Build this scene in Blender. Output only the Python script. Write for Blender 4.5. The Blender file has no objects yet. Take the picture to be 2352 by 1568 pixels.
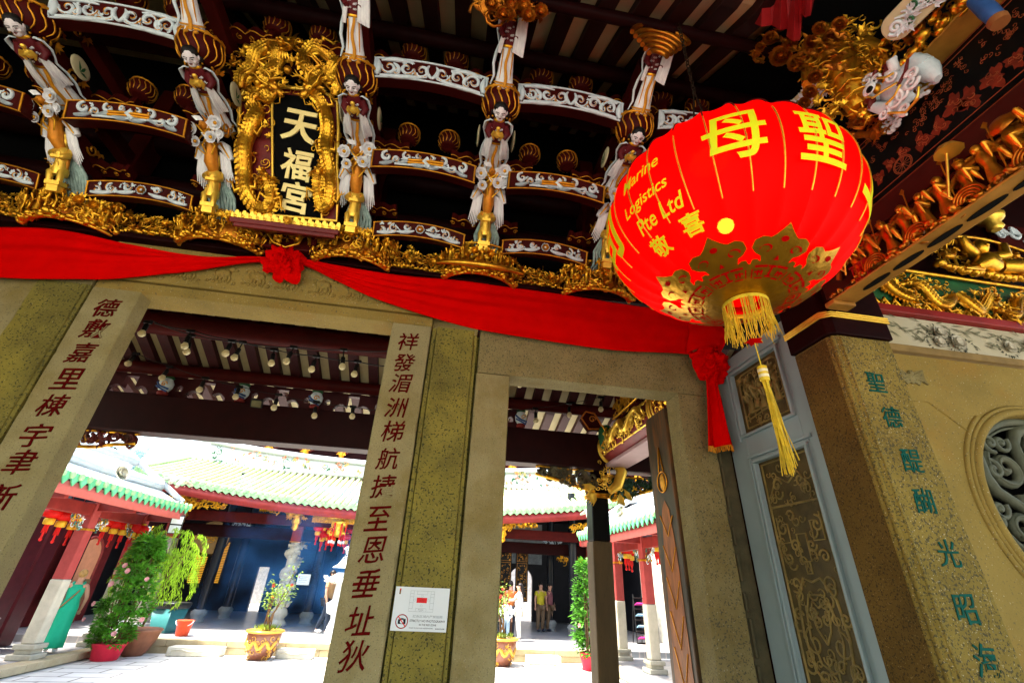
import bpy, math, random
from math import sin, cos, pi, radians, sqrt, atan2, hypot
from mathutils import Vector, Matrix, noise as mnoise

# ------------------------------------------------------------------ camera, sky, sun, exposure
scene = bpy.context.scene
COL = scene.collection
YAW, PITCH, ROLL, FPX = radians(8.05466), radians(28.34234), radians(2.684511), 1022.78
IW, IH = 2352.0, 1568.0
_F = Vector((sin(YAW)*cos(PITCH), cos(YAW)*cos(PITCH), sin(PITCH)))
_R0 = Vector((cos(YAW), -sin(YAW), 0)); _U0 = _R0.cross(_F)
CR = cos(ROLL)*_R0 + sin(ROLL)*_U0
CU = -sin(ROLL)*_R0 + cos(ROLL)*_U0
CF = _F
EYE = Vector((0, 0, 1.65))
cam_d = bpy.data.cameras.new("camera"); cam = bpy.data.objects.new("camera", cam_d); COL.objects.link(cam)
cam_d.sensor_width = 36; cam_d.lens = FPX/IW*36; cam_d.clip_start = .05; cam_d.clip_end = 500
cam.matrix_world = Matrix(((CR.x, CU.x, -CF.x, EYE.x), (CR.y, CU.y, -CF.y, EYE.y), (CR.z, CU.z, -CF.z, EYE.z), (0, 0, 0, 1)))
scene.camera = cam
def ray(px, py): return CR*(px-IW/2) - CU*(py-IH/2) + CF*FPX
def P(px, py, x=None, y=None, z=None):
    d = ray(px, py)
    t = (y-EYE.y)/d.y if y is not None else (x-EYE.x)/d.x if x is not None else (z-EYE.z)/d.z
    return EYE + d*t
def PP(px, py, o, n):
    d = ray(px, py); return EYE + d*((Vector(o)-EYE).dot(n)/d.dot(n))

SUN_EL, SUN_AZ = radians(70), radians(262)     # azimuth clockwise from +y
world = bpy.data.worlds.new("World"); scene.world = world; world.use_nodes = True
wn = world.node_tree.nodes; wl = world.node_tree.links
sky = wn.new("ShaderNodeTexSky"); sky.sky_type = 'NISHITA'; sky.sun_disc = False
sky.sun_elevation = SUN_EL; sky.sun_rotation = SUN_AZ; sky.air_density = 1.6; sky.dust_density = 4.0
bg = wn["Background"]; bg.inputs["Strength"].default_value = .15
wl.new(sky.outputs[0], bg.inputs["Color"])
sun_d = bpy.data.lights.new("sun", 'SUN'); sun_d.energy = 5.0; sun_d.angle = radians(6); sun_d.color = (1, .95, .86)
sun = bpy.data.objects.new("sun", sun_d); COL.objects.link(sun)
_sd = Vector((sin(SUN_AZ)*cos(SUN_EL), cos(SUN_AZ)*cos(SUN_EL), sin(SUN_EL)))
sun.rotation_euler = _sd.to_track_quat('Z', 'Y').to_euler()
vs = scene.view_settings; vs.view_transform = 'Standard'; vs.look = 'None'; vs.gamma = 1.0
vs.exposure = 2.4
cy = scene.cycles
cy.use_denoising = True
try: cy.denoiser = 'OPENIMAGEDENOISE'
except Exception: pass
cy.max_bounces = 8; cy.diffuse_bounces = 5; cy.glossy_bounces = 3; cy.transmission_bounces = 4; cy.volume_bounces = 2
cy.sample_clamp_indirect = 8; cy.caustics_reflective = False; cy.caustics_refractive = False
cy.volume_step_rate = 4

# ------------------------------------------------------------------ materials
MATS = {}
def M(name, col, rough=.6, metal=0.0, var=.25, vs=6.0, spots=None, spot_scale=140, spot_amt=.35, stains=None, stain_scale=1.3, stain_amt=.5,
      bump=0.0, bs=60.0, emit=None, es=1.0, spec=.22, trans=0.0, bevel=0, coat=0.0, stretch=None):
    if name in MATS: return MATS[name]
    m = bpy.data.materials.new(name); m.use_nodes = True; MATS[name] = m
    nt = m.node_tree; N = nt.nodes; L = nt.links; b = N["Principled BSDF"]
    b.inputs["Roughness"].default_value = rough; b.inputs["Metallic"].default_value = metal
    b.inputs["Specular IOR Level"].default_value = spec
    if coat: b.inputs["Coat Weight"].default_value = coat; b.inputs["Coat Roughness"].default_value = .15
    tc = N.new("ShaderNodeTexCoord"); vec = tc.outputs["Object"]
    if stretch:
        mp = N.new("ShaderNodeMapping"); mp.inputs["Scale"].default_value = stretch; L.new(vec, mp.inputs[0]); vec = mp.outputs[0]
    def noise(scale, detail=4, r=.6):
        n = N.new("ShaderNodeTexNoise"); n.inputs["Scale"].default_value = scale; n.inputs["Detail"].default_value = detail
        n.inputs["Roughness"].default_value = r; L.new(vec, n.inputs["Vector"]); return n.outputs["Fac"]
    def ramp(f, a, z):
        r = N.new("ShaderNodeMapRange"); r.inputs[1].default_value = a; r.inputs[2].default_value = z; L.new(f, r.inputs[0]); return r.outputs[0]
    def mix(f, a, c, k=1.0):
        x = N.new("ShaderNodeMix"); x.data_type = 'RGBA'
        if k != 1.0:
            mu = N.new("ShaderNodeMath"); mu.operation = 'MULTIPLY'; mu.inputs[1].default_value = k; L.new(f, mu.inputs[0]); f = mu.outputs[0]
        L.new(f, x.inputs[0])
        for s, i in ((a, 6), (c, 7)):
            if isinstance(s, tuple): x.inputs[i].default_value = (*s, 1)
            else: L.new(s, x.inputs[i])
        return x.outputs[2]
    base = tuple(col)
    out = base
    if var > 0:
        lo = tuple(c*(1-var) for c in base); hi = tuple(min(1, c*(1+var)) for c in base)
        out = mix(ramp(noise(vs), .3, .7), lo, hi)
    if stains: out = mix(ramp(noise(stain_scale, 6, .65), .48, .68), out, tuple(stains), stain_amt)
    if spots:
        for i, (c, th) in enumerate(spots):
            out = mix(ramp(noise(spot_scale*(1+.37*i), 2, .5), th, th+.05), out, tuple(c), spot_amt)
    if out is base: b.inputs["Base Color"].default_value = (*base, 1)
    else: L.new(out, b.inputs["Base Color"])
    if bump:
        bp = N.new("ShaderNodeBump"); bp.inputs["Strength"].default_value = bump; bp.inputs["Distance"].default_value = .01
        L.new(noise(bs, 5, .6), bp.inputs["Height"]); L.new(bp.outputs[0], b.inputs["Normal"])
    if emit:
        b.inputs["Emission Color"].default_value = (*emit, 1); b.inputs["Emission Strength"].default_value = es
    if trans:   # thin translucent cloth / paper
        t = N.new("ShaderNodeBsdfTranslucent"); ms = N.new("ShaderNodeMixShader"); ms.inputs[0].default_value = trans
        if out is base: t.inputs[0].default_value = (*base, 1)
        else: L.new(out, t.inputs[0])
        L.new(b.outputs[0], ms.inputs[1]); L.new(t.outputs[0], ms.inputs[2]); L.new(ms.outputs[0], N["Material Output"].inputs["Surface"])
    return m

DK = (.035, .035, .028); LT = (.62, .58, .45)
granite = M("granite", (.235, .195, .085), .75, var=.15, vs=5, spots=[((.06, .06, .045), .58), ((.55, .52, .40), .69)], spot_scale=95, spot_amt=.75, stains=(.16, .115, .03), stain_scale=1.9, stain_amt=.75, bump=.35, bs=90, spec=.08)
granite_moss = M("granite_mossy", (.17, .145, .036), .8, var=.2, vs=4, spots=[((.035, .04, .022), .58), ((.42, .38, .2), .68)], spot_scale=80, spot_amt=.85, stains=(.30, .25, .045), stain_scale=2.2, stain_amt=.75, bump=.5, bs=80, spec=.08)
granite_grey = M("granite_pale", (.29, .25, .125), .75, var=.12, vs=4, spots=[((.08, .08, .055), .60), ((.6, .56, .45), .68)], spot_scale=110, spot_amt=.5, stains=(.19, .14, .035), stain_scale=1.6, stain_amt=.75, bump=.3, bs=100, spec=.08)
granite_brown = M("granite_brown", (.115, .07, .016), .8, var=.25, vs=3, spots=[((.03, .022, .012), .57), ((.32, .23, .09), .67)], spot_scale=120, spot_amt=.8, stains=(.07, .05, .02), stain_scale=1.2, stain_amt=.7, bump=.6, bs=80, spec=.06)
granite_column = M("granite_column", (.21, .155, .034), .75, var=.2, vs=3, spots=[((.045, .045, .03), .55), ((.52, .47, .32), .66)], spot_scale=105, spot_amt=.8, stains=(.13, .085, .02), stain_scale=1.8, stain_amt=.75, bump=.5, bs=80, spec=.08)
granite_warm = M("granite_warm", (.265, .19, .05), .75, var=.15, vs=3, spots=[((.09, .085, .055), .63), ((.6, .55, .4), .68)], spot_scale=85, spot_amt=.75, stains=(.30, .15, .022), stain_scale=1.7, stain_amt=.75, bump=.4, bs=90, spec=.08)
stone_dark = M("stone_darkened", (.075, .066, .035), .7, var=.3, vs=8, stains=(.11, .09, .04), stain_scale=5, bump=.4, bs=90)
stone_green = M("stone_greenish", (.085, .095, .065), .6, var=.25, vs=7, stains=(.14, .14, .09), stain_scale=6, bump=.3, bs=80)
stone_white = M("stone_whitish", (.55, .52, .42), .7, var=.12, vs=6, bump=.2, bs=70)
gold = M("gold_leaf", (.90, .43, .03), .33, .9, var=.3, vs=14, bump=.25, bs=90, stains=(.42, .10, .012), stain_scale=10, stain_amt=.65)
gold_pale = M("gold_bright", (1.0, .60, .08), .38, .7, var=.12, vs=14, bump=.15, bs=80)
gold_red = M("gold_reddish", (.50, .17, .014), .34, .85, var=.35, vs=14, bump=.25, bs=90, stains=(.3, .03, .008), stain_scale=9, stain_amt=.7)
gold_line = M("gold_line", (.70, .30, .02), .4, .7, var=.25, vs=20)
maroon = M("maroon_lacquer", (.05, .004, .003), .5, var=.3, vs=5, spec=.07)
maroon_dark = M("maroon_dark", (.012, .0016, .0018), .55, var=.35, vs=5, spec=.05)
maroon_red = M("maroon_red_paint", (.22, .022, .018), .5, var=.2, vs=4)
lacquer_black = M("black_lacquer", (.003, .003, .003), .4, var=.3, vs=6, spec=.15)
void_black = M("near_black", (.002, .002, .002), .9, var=0, spec=.1)  # black of the plaque board, and unlit voids painted in as colour
white_blue = M("white_blue_paint", (.70, .80, .88), .5, var=.22, vs=12, stains=(.33, .42, .50), stain_scale=12, stain_amt=.6, bump=.2, bs=70)
white_robe = M("white_robe_paint", (.86, .87, .90), .5, var=.15, vs=12, stains=(.5, .44, .55), stain_scale=14, stain_amt=.4, bump=.3, bs=60, stretch=(3, 1, .6))
face_white = M("face_paint", (.84, .78, .80), .45, var=.06, vs=8)
face_dark = M("face_paint_dark", (.24, .20, .16), .45, var=.3, vs=14)  # darker face colour for the upper maidens
hair_black = M("hair_black", (.008, .007, .007), .5, var=.2)
ochre = M("ochre_paint", (.62, .26, .012), .45, var=.2, vs=12)
orange_p = M("orange_body_paint", (.62, .22, .015), .4, .35, var=.3, vs=12, bump=.2)
green_p = M("green_paint", (.02, .10, .035), .5, var=.3, vs=10)
blue_p = M("blue_paint", (.03, .09, .28), .5, var=.3, vs=10)
cream = M("cream_panel", (.56, .50, .30), .7, var=.1, vs=3)
red_cloth = M("red_cloth", (.62, .0006, .0006), .85, var=.10, vs=5, spec=.02, bump=.12, bs=160)
red_paint = M("red_glyph_paint", (.085, .0025, .0025), .7, var=.3, vs=22, spec=.03)
teal_paint = M("teal_glyph_paint", (.004, .075, .058), .6, var=.3, vs=18, spec=.05)
slate_blue = M("slate_blue_paint", (.26, .36, .39), .45, var=.08, vs=3)
white_card = M("white_card", (.72, .78, .82), .4, var=.02)
ink = M("ink_black", (.01, .012, .02), .6, var=0)
ink_grey = M("ink_grey", (.25, .3, .33), .6, var=0)
ink_red = M("ink_red", (.72, .01, .012), .5, var=0)

# ------------------------------------------------------------------ tagging and hierarchy
WM = {}
def tag(o, label=None, cat=None, group=None, kind=None):
    if label: o["label"] = label
    if cat: o["category"] = cat
    if group: o["group"] = group
    if kind: o["kind"] = kind
    return o
def thing(name, label, cat, loc=(0, 0, 0), rot=(0, 0, 0), group=None):
    o = bpy.data.objects.new(name, None); COL.objects.link(o); o.location = loc; o.rotation_euler = rot; o.empty_display_size = .1
    Mx = Matrix.Translation(Vector(loc)) @ o.rotation_euler.to_matrix().to_4x4()
    WM[o.name] = Mx
    return tag(o, label, cat, group)
def kids(o): return [c for c in COL.objects if c.parent == o]
CHILD = {}
def copy_tree(o, parent=None):
    c = o.copy(); COL.objects.link(c)
    if parent: c.parent = parent; CHILD.setdefault(parent.name, []).append(c)
    for ch in CHILD.get(o.name, []): copy_tree(ch, c)
    return c
def frame(d, up=(0, 0, 1)):
    """columns: side, up-ish, d"""
    d = Vector(d).normalized(); u = Vector(up); s = u.cross(d)
    if s.length < 1e-6: s = Vector((1, 0, 0)).cross(d)
    s.normalize(); u = d.cross(s)
    return Matrix((s, u, d)).transposed()
I3 = Matrix.Identity(3)
def basis(ax, ay, az): return Matrix((Vector(ax), Vector(ay), Vector(az))).transposed()

class MB:
    def __init__(s): s.v = []; s.f = []; s.mi = []; s.sm = []; s.m = 0; s.X = None
    def add(s, vs_, fs, sm=False):
        o = len(s.v)
        if s.X is not None: vs_ = [s.X @ Vector(p) for p in vs_]
        s.v += [tuple(p) for p in vs_]; s.f += [tuple(i+o for i in f) for f in fs]
        s.mi += [s.m]*len(fs); s.sm += [sm]*len(fs); return s
    def box(s, c, h, A=I3):
        c = Vector(c); vs_ = [c + A @ Vector((x*h[0], y*h[1], z*h[2])) for x in (-1, 1) for y in (-1, 1) for z in (-1, 1)]
        return s.add(vs_, [(0, 1, 3, 2), (4, 6, 7, 5), (0, 4, 5, 1), (2, 3, 7, 6), (0, 2, 6, 4), (1, 5, 7, 3)])
    def bx(s, x0, x1, y0, y1, z0, z1): return s.box(((x0+x1)/2, (y0+y1)/2, (z0+z1)/2), (abs(x1-x0)/2, abs(y1-y0)/2, abs(z1-z0)/2))
    def tube(s, pts, r, n=6, cap=True, flat=1.0, up=None):
        pts = [Vector(p) for p in pts]
        if not isinstance(r, (list, tuple)) and len(pts) < 6:
            q = [pts[0]]
            for a, b in zip(pts[:-1], pts[1:]):
                m = int((b-a).length/.8)+1; q += [a.lerp(b, (i+1)/m) for i in range(m)]
            pts = q
        k = len(pts); R = r if isinstance(r, (list, tuple)) else [r]*k
        vs_ = []; prev = None
        for i, p in enumerate(pts):
            t = (pts[min(i+1, k-1)] - pts[max(i-1, 0)])
            if t.length < 1e-9: t = Vector((0, 0, 1))
            t.normalize()
            if prev is None:
                a = Vector(up) if up else (Vector((0, 0, 1)) if abs(t.z) < .9 else Vector((1, 0, 0)))
            else: a = prev
            b = a - t*a.dot(t)
            if b.length < 1e-6: b = t.orthogonal()
            b.normalize(); prev = b; c = t.cross(b)
            for j in range(n):
                q = 2*pi*j/n; vs_.append(p + b*(cos(q)*R[i]*flat) + c*(sin(q)*R[i]))
        fs = [(i*n+j, i*n+(j+1) % n, (i+1)*n+(j+1) % n, (i+1)*n+j) for i in range(k-1) for j in range(n)]
        s.add(vs_, fs, True)
        if cap and max(R[0], R[-1]) > .004: s.add(vs_[:n]+vs_[-n:], [tuple(range(n-1, -1, -1)), tuple(range(n, 2*n))])
        return s
    def lathe(s, prof, at=(0, 0, 0), A=I3, n=16, rip=None, cap=True):
        at = Vector(at); vs_ = []
        for i, (r, z) in enumerate(prof):
            for j in range(n):
                q = 2*pi*j/n; rr = r*(rip(q, i/(len(prof)-1)) if rip else 1)
                vs_.append(at + A @ Vector((rr*cos(q), rr*sin(q), z)))
        k = len(prof)
        fs = [(i*n+j, i*n+(j+1) % n, (i+1)*n+(j+1) % n, (i+1)*n+j) for i in range(k-1) for j in range(n)]
        s.add(vs_, fs, True)
        if cap: s.add(vs_[:n]+vs_[-n:], [tuple(range(n-1, -1, -1)), tuple(range(n, 2*n))])
        return s
    def ell(s, c, r, A=I3, n=8, k=6):
        c = Vector(c); r = r if isinstance(r, (tuple, list)) else (r, r, r)
        vs_ = [c + A @ Vector((0, 0, -r[2]))]
        for i in range(1, k):
            a = -pi/2 + pi*i/k
            for j in range(n):
                q = 2*pi*j/n; vs_.append(c + A @ Vector((r[0]*cos(a)*cos(q), r[1]*cos(a)*sin(q), r[2]*sin(a))))
        vs_.append(c + A @ Vector((0, 0, r[2]))); T = len(vs_)-1
        fs = [(0, 1+(j+1) % n, 1+j) for j in range(n)]
        for i in range(k-2):
            for j in range(n): a = 1+i*n; fs.append((a+j, a+(j+1) % n, a+n+(j+1) % n, a+n+j))
        a = 1+(k-2)*n; fs += [(a+j, a+(j+1) % n, T) for j in range(n)]
        return s.add(vs_, fs, True)
    def prism(s, poly, d, at=(0, 0, 0), A=I3, sm=False):
        """polygon in local xy, extruded along local z from 0 to d"""
        at = Vector(at); n = len(poly)
        vs_ = [at + A @ Vector((p[0], p[1], 0)) for p in poly] + [at + A @ Vector((p[0], p[1], d)) for p in poly]
        fs = [tuple(range(n-1, -1, -1)), tuple(range(n, 2*n))] + [(i, (i+1) % n, n+(i+1) % n, n+i) for i in range(n)]
        return s.add(vs_, fs, sm)
    def grid(s, fn, nu, nv, sm=True, thick=0.0, closed=False):
        vs_ = [Vector(fn(i/nu, j/nv)) for i in range(nu+1) for j in range(nv+1)]; w = nv+1
        fs = [(i*w+j, (i+1)*w+j, (i+1)*w+j+1, i*w+j+1) for i in range(nu) for j in range(nv)]
        return s.add(vs_, fs, sm)
    def leaf(s, p, d, up, l, w):
        d = Vector(d).normalized(); u = Vector(up); sd = d.cross(u)
        if sd.length < 1e-5: sd = d.orthogonal()
        sd.normalize(); u = sd.cross(d); p = Vector(p)
        vs_ = [p, p+d*l*.45+sd*w*.5+u*w*.15, p+d*l - u*w*.2, p+d*l*.45-sd*w*.5+u*w*.15, p+d*l*.5-u*w*.08]
        return s.add(vs_, [(0, 1, 4), (1, 2, 4), (2, 3, 4), (3, 0, 4)], True)
    def petal(s, p, d, up, l, w):
        d = Vector(d).normalized(); u = Vector(up); sd = d.cross(u)
        if sd.length < 1e-5: sd = d.orthogonal()
        sd.normalize(); u = sd.cross(d); p = Vector(p); vs_ = [p]
        for t, q in ((.4, .36), (.75, .5), (.97, .26)): vs_ += [p+d*l*t+sd*w*q+u*w*.22*t, p+d*l*t-sd*w*q+u*w*.22*t]
        vs_ += [p+d*l*.4-u*w*.06, p+d*l*.75-u*w*.04]
        return s.add(vs_, [(0, 1, 7), (0, 7, 2), (1, 3, 8, 7), (7, 8, 4, 2), (3, 5, 8), (8, 5, 6), (8, 6, 4)], True)
    def build(s, name, mats, parent=None, kind=None, label=None):
        me = bpy.data.meshes.new(name); me.from_pydata(s.v, [], s.f)
        for m in (mats if isinstance(mats, (list, tuple)) else [mats]): me.materials.append(m)
        me.polygons.foreach_set("material_index", s.mi); me.polygons.foreach_set("use_smooth", s.sm); me.update()
        o = bpy.data.objects.new(name, me); COL.objects.link(o)
        if parent is not None: attach(o, parent)
        if kind: o["kind"] = kind
        if label: o["label"] = label
        return o
def attach(o, parent):
    o.parent = parent
    if parent.name in WM: o.matrix_parent_inverse = WM[parent.name].inverted()
    CHILD.setdefault(parent.name, []).append(o)
def local_child(o):            # geometry already in the parent's local frame
    o.matrix_parent_inverse = Matrix.Identity(4); return o
def bevel(o, w=.006, seg=2):
    b = o.modifiers.new("bevel", 'BEVEL'); b.width = w; b.segments = seg; b.limit_method = 'ANGLE'; b.angle_limit = radians(40); return o
def spiral(c, ex, ey, r0, turns=1.25, a0=0, n=14, shrink=.12, cw=1):
    c = Vector(c); ex = Vector(ex); ey = Vector(ey); out = []
    for i in range(n+1):
        t = i/n; a = a0 + cw*2*pi*turns*t; r = r0*(1-(1-shrink)*t); out.append(c + ex*(r*cos(a)) + ey*(r*sin(a)))
    return out

# lettering: glyph outlines from the built-in font, as triangles and sides
_TXT = {}
def text_mesh(txt, ext=0.0, off=0.0, shear=0.0, res=3):
    k = (txt, ext, off, shear, res)
    if k in _TXT: return _TXT[k]
    c = bpy.data.curves.new("t", 'FONT'); c.body = txt; c.size = 1.0; c.extrude = ext; c.offset = off; c.shear = shear
    c.align_x = 'CENTER'; c.align_y = 'CENTER'; c.resolution_u = res; c.fill_mode = 'BOTH'
    o = bpy.data.objects.new("t", c); COL.objects.link(o)
    dg = bpy.context.evaluated_depsgraph_get(); me = o.evaluated_get(dg).to_mesh()
    vs_ = [tuple(v.co) for v in me.vertices]; fs = [tuple(p.vertices) for p in me.polygons]
    o.evaluated_get(dg).to_mesh_clear(); bpy.data.objects.remove(o); bpy.data.curves.remove(c)
    if vs_:
        x0 = min(v[0] for v in vs_); x1 = max(v[0] for v in vs_); y0 = min(v[1] for v in vs_); y1 = max(v[1] for v in vs_)
        cx, cy_ = (x0+x1)/2, (y0+y1)/2
        vs_ = [(v[0]-cx, v[1]-cy_, v[2]) for v in vs_]
        _TXT[k] = (vs_, fs, x1-x0, y1-y0)
    else: _TXT[k] = ([], [], 1, 1)
    return _TXT[k]
def put_text(mb, txt, at, A, w=None, h=None, ext=.004, off=0.0, shear=0.0):
    """fit the lettering to width w and/or height h, extruded by ext along local z"""
    vs_, fs, tw, th = text_mesh(txt, .5, off, shear)
    sx = (w/tw) if w else h/th; sy = (h/th) if h else sx
    at = Vector(at)
    mb.add([at + A @ Vector((v[0]*sx, v[1]*sy, (v[2]+.5)*ext)) for v in vs_], fs)
FACE = basis((1, 0, 0), (0, 0, 1), (0, -1, 0))      # local z looks out of the facade, towards the porch
# ------------------------------------------------------------------ ground, floors
def sheet(name, x0, x1, y0, y1, z, m, kind='structure'):
    mb = MB(); mb.add([(x0, y0, z), (x1, y0, z), (x1, y1, z), (x0, y1, z)], [(0, 1, 2, 3)]); return mb.build(name, m, kind=kind)
street_m = M("street_paving", (.24, .23, .20), .85, var=.15, vs=2)
floor_tile_m = M("porch_tile", (.26, .17, .10), .5, var=.2, vs=3)
court_m = M("courtyard_paving", (.62, .60, .55), .8, var=.10, vs=1.2, stains=(.45, .42, .36), stain_scale=.8)
sheet("ground", -300, 300, -300, 300, -.6, street_m)
sheet("street", -60, 60, -60, -2.2, -.3, street_m)
mb = MB(); mb.bx(-9, 7, -2.2, 5.9, -.5, 0); mb.build("porch_floor", floor_tile_m, kind='structure')

# ------------------------------------------------------------------ stone facade
FY = 3.1
def rough_post(mb, x0, x1, y0, y1, z0, z1, n=130):
    """stone post with worn, chipped front edges"""
    rings = []; sd_ = x0*7.3+y0
    for i in range(n+1):
        z = z0+(z1-z0)*i/n; c = []
        for k in (0, 1):
            a = mnoise.noise(Vector((z*5, sd_+k*9, 0))); b = mnoise.noise(Vector((z*21, sd_+k*9, 4))); c.append(.005+max(0, a-.18)*.022+max(0, b-.32)*.022)
        w = .0015*mnoise.noise(Vector((z*9, sd_, 8)))
        rings.append([(x0, y1, z), (x0+w, y0+c[0], z), (x0+c[0]+w, y0, z), (x1-c[1]+w, y0, z), (x1+w, y0+c[1], z), (x1, y1, z)])
    vs_ = [p for r in rings for p in r]; mb.add(vs_, [(6*i+j, 6*i+(j+1) % 6, 6*(i+1)+(j+1) % 6, 6*(i+1)+j) for i in range(n) for j in range(6)]+[tuple(range(6)), tuple(range(6*n+5, 6*n-1, -1))])
def slab(name, label, cat, m, x0, x1, y0, y1, z0, z1, bw=.008, parts=None, group=None):
    mb = MB()
    if z1-z0 > 1.5: rough_post(mb, x0, x1, y0, y1, z0, z1); o = mb.build(name, m)
    else: mb.bx(x0, x1, y0, y1, z0, z1); o = mb.build(name, m); bevel(o, bw, 3)
    tag(o, label, cat, group); return o
slab("stone_wall", "pale stone wall slab at the far left of the doorway facade", "wall", granite_grey, -5.2, -2.98, 3.105, 3.4, 0, 3.40)
mb = MB(); rough_post(mb, -2.972, -2.655, 3.085, 3.4, 0, 3.40); mb.bx(-2.652, -2.628, 3.092, 3.4, 0, 3.40); mb.bx(-2.99, -2.615, 3.18, 3.39, 0, 3.39)
o = mb.build("stone_post", granite_moss); tag(o, "mossy speckled stone post left of the leftmost inscribed pillar", "post")
def inscription(parent, text, pts, xc, y, w, h, m, wob=1, off=.006, sh=.12):
    for ch, (px, py) in zip(text, pts):
        mb = MB(); z = P(px, py, y=y).z
        put_text(mb, ch, (xc(z) if callable(xc) else xc, y, z), FACE, w, h, .005, off, sh)
        a = random.Random(ord(ch)).uniform(-.05, .05)
        for i, v in enumerate(mb.v):     # brush wobble
            n = mnoise.noise_vector(Vector((v[0]*22, ord(ch), v[2]*22))); mb.v[i] = (v[0]+n.x*.006+a*(v[2]-z), v[1], v[2]+n.z*.006+(v[0]-xc)*.10)
        mb.build("glyph", m, parent)
# left inscribed pillar
t = slab("inscribed_pillar", "inscribed stone pillar with red characters on the left side of the main doorway", "pillar", granite_grey, -2.622, -2.302, 3.1, 3.225, 0, 3.395, .014)
inscription(t, "德敷嘉里棟宇聿新", [(253, 708), (222, 755), (190, 810), (156, 870), (130, 931), (92, 1000), (60, 1062), (20, 1142)], -2.462, 3.0995, .15, .145, red_paint, off=.006)
t = slab("inscribed_pillar", "inscribed stone pillar with red characters between the two doorways", "pillar", granite_grey, -.503, -.204, 3.1, 3.26, 0, 3.385, .012)
inscription(t, "祥發湄洲梯航捷至恩垂址狄", [(942, 785), (936, 833), (924, 880), (914, 936), (905, 990), (897, 1053), (882, 1116), (864, 1190), (857, 1262), (842, 1338), (828, 1424), (814, 1505)], -.362, 3.0995, .15, .145, red_paint, off=.006)
mb = MB(); mb.bx(-.192, -.165, 3.105, 3.35, 0, 3.38); rough_post(mb, -.16, .135, 3.085, 3.35, 0, 3.385); mb.bx(.138, .16, 3.1, 3.35, 0, 3.35); mb.bx(-.215, .185, 3.18, 3.34, 0, 3.379)
o = mb.build("stone_post", granite_moss); tag(o, "mossy speckled stone post carrying the white notice", "post")
slab("door_jamb", "pale stone jamb on the left side of the smaller right doorway", "jamb", granite_grey, .178, .434, 3.1, 3.3, 0, 3.035, .008)
slab("stone_lintel", "plain stone lintel over the smaller right doorway", "lintel", granite, .182, 2.19, 3.098, 3.3, 3.042, 3.42, .008)
slab("door_jamb", "stone jamb on the right side of the smaller doorway beside the blue frame", "jamb", granite, 1.802, 2.06, 3.1, 3.3, 0, 3.036, .008)
mb = MB(); mb.bx(2.066, 2.19, 3.12, 3.3, 0, 3.036)
for i in range(14):
    z = .2+i*.2; mb.box((2.075+random.Random(i).uniform(0, .02), 3.112, z), (.012, .012, random.Random(i+50).uniform(.05, .11)))
o = mb.build("stone_strip", stone_dark); bevel(o, .008, 2); tag(o, "dark rough stone strip between right jamb and blue frame", "strip")
# main lintel with low-relief beasts
lint = MB(); lint.bx(-2.62, -.2, 3.098, 3.34, 3.39, 3.475); lint.bx(-2.62, .17, 3.078, 3.34, 3.48, 3.86)
lo = lint.build("stone_lintel", granite_warm); bevel(lo, .012, 3); tag(lo, "stone lintel over the main doorway carved with small beasts", "lintel")
slab("stone_lintel", "short stone lintel block at the far left under the red cloth", "lintel", granite, -5.2, -2.63, 3.09, 3.4, 3.405, 3.86, .01)
rr = random.Random(3)
for i in range(9):
    bx_ = -2.30+i*.245; zc = 3.585+.05*(1-((bx_+1.4)/1.1)**2); mb = MB(); yy = 3.076
    mb.ell((bx_, yy, zc), (.062, .014, .036)); mb.ell((bx_+.055, yy, zc+.045), (.026, .016, .024)); mb.ell((bx_+.085, yy, zc+.038), (.018, .012, .012))
    for k in (-.04, -.015, .025, .05): mb.tube([(bx_+k, yy, zc-.02), (bx_+k+.01, yy, zc-.045), (bx_+k+.005, yy, zc-.068)], .011, 6)
    mb.tube(spiral((bx_-.07, yy, zc+.03), (1, 0, 0), (0, 0, 1), .035, 1.1, 0, 10), .008, 5)
    for k in range(5): mb.tube(spiral((bx_-.09+k*.045, yy, zc-.075), (1, 0, 0), (0, 0, 1), .02, 1.2, k, 9), .006, 5)
    for k in range(4): mb.tube(spiral((bx_-.03+k*.025, yy, zc+.03+.01*(k % 2)), (1, 0, 0), (0, 0, 1), .016, 1, k*2, 8), .006, 5)
    mb.build("relief_beast", granite_warm, lo)
# ------------------------------------------------------------------ white notice on the post
NY = 3.083
c4 = [P(910, 1345.5, y=NY), P(1033, 1351, y=NY), P(1025, 1451.6, y=NY), P(896, 1447, y=NY)]
nc = sum(c4, Vector())/4; nw = .306; nh = .228
rt = (c4[1]-c4[0]+c4[2]-c4[3]).normalized(); upv = Vector((0, -1, 0)).cross(rt)*-1
if upv.z < 0: upv = -upv
NA = Matrix((rt, upv, Vector((0, -1, 0)))).transposed()
nw = ((c4[1]-c4[0]).length+(c4[2]-c4[3]).length)/2; nh = ((c4[0]-c4[3]).length+(c4[1]-c4[2]).length)/2
def npos(u, v, d=.003): return nc + rt*((u-.5)*nw) + upv*((.5-v)*nh) + Vector((0, -d, 0))
nt_ = thing("notice_board", "white printed notice about no photography on the mossy stone post", "notice", tuple(nc))
mb = MB(); mb.box(nc, (nw/2, nh/2, .0015), NA); mb.build("card", white_card, nt_)
def nt(txt, u, v, w=None, h=None, m=ink, off=0.0):
    mb = MB(); put_text(mb, txt, npos(u, v, .0021), NA, w and w*nw, h and h*nh, .0004, off); return mb
mb = nt("STRICTLY NO PHOTOGRAPHY", .645, .765, .64, .052, off=.006); mb.v += []; mb.build("lettering", ink, nt_)
nt("IN THE RED ZONE", .655, .85, .31, .042, off=.006).build("lettering", ink, nt_)
nt("THANK YOU FOR YOUR UNDERSTANDING", .54, .925, .43, .024, off=.004).build("lettering", ink, nt_)
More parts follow.
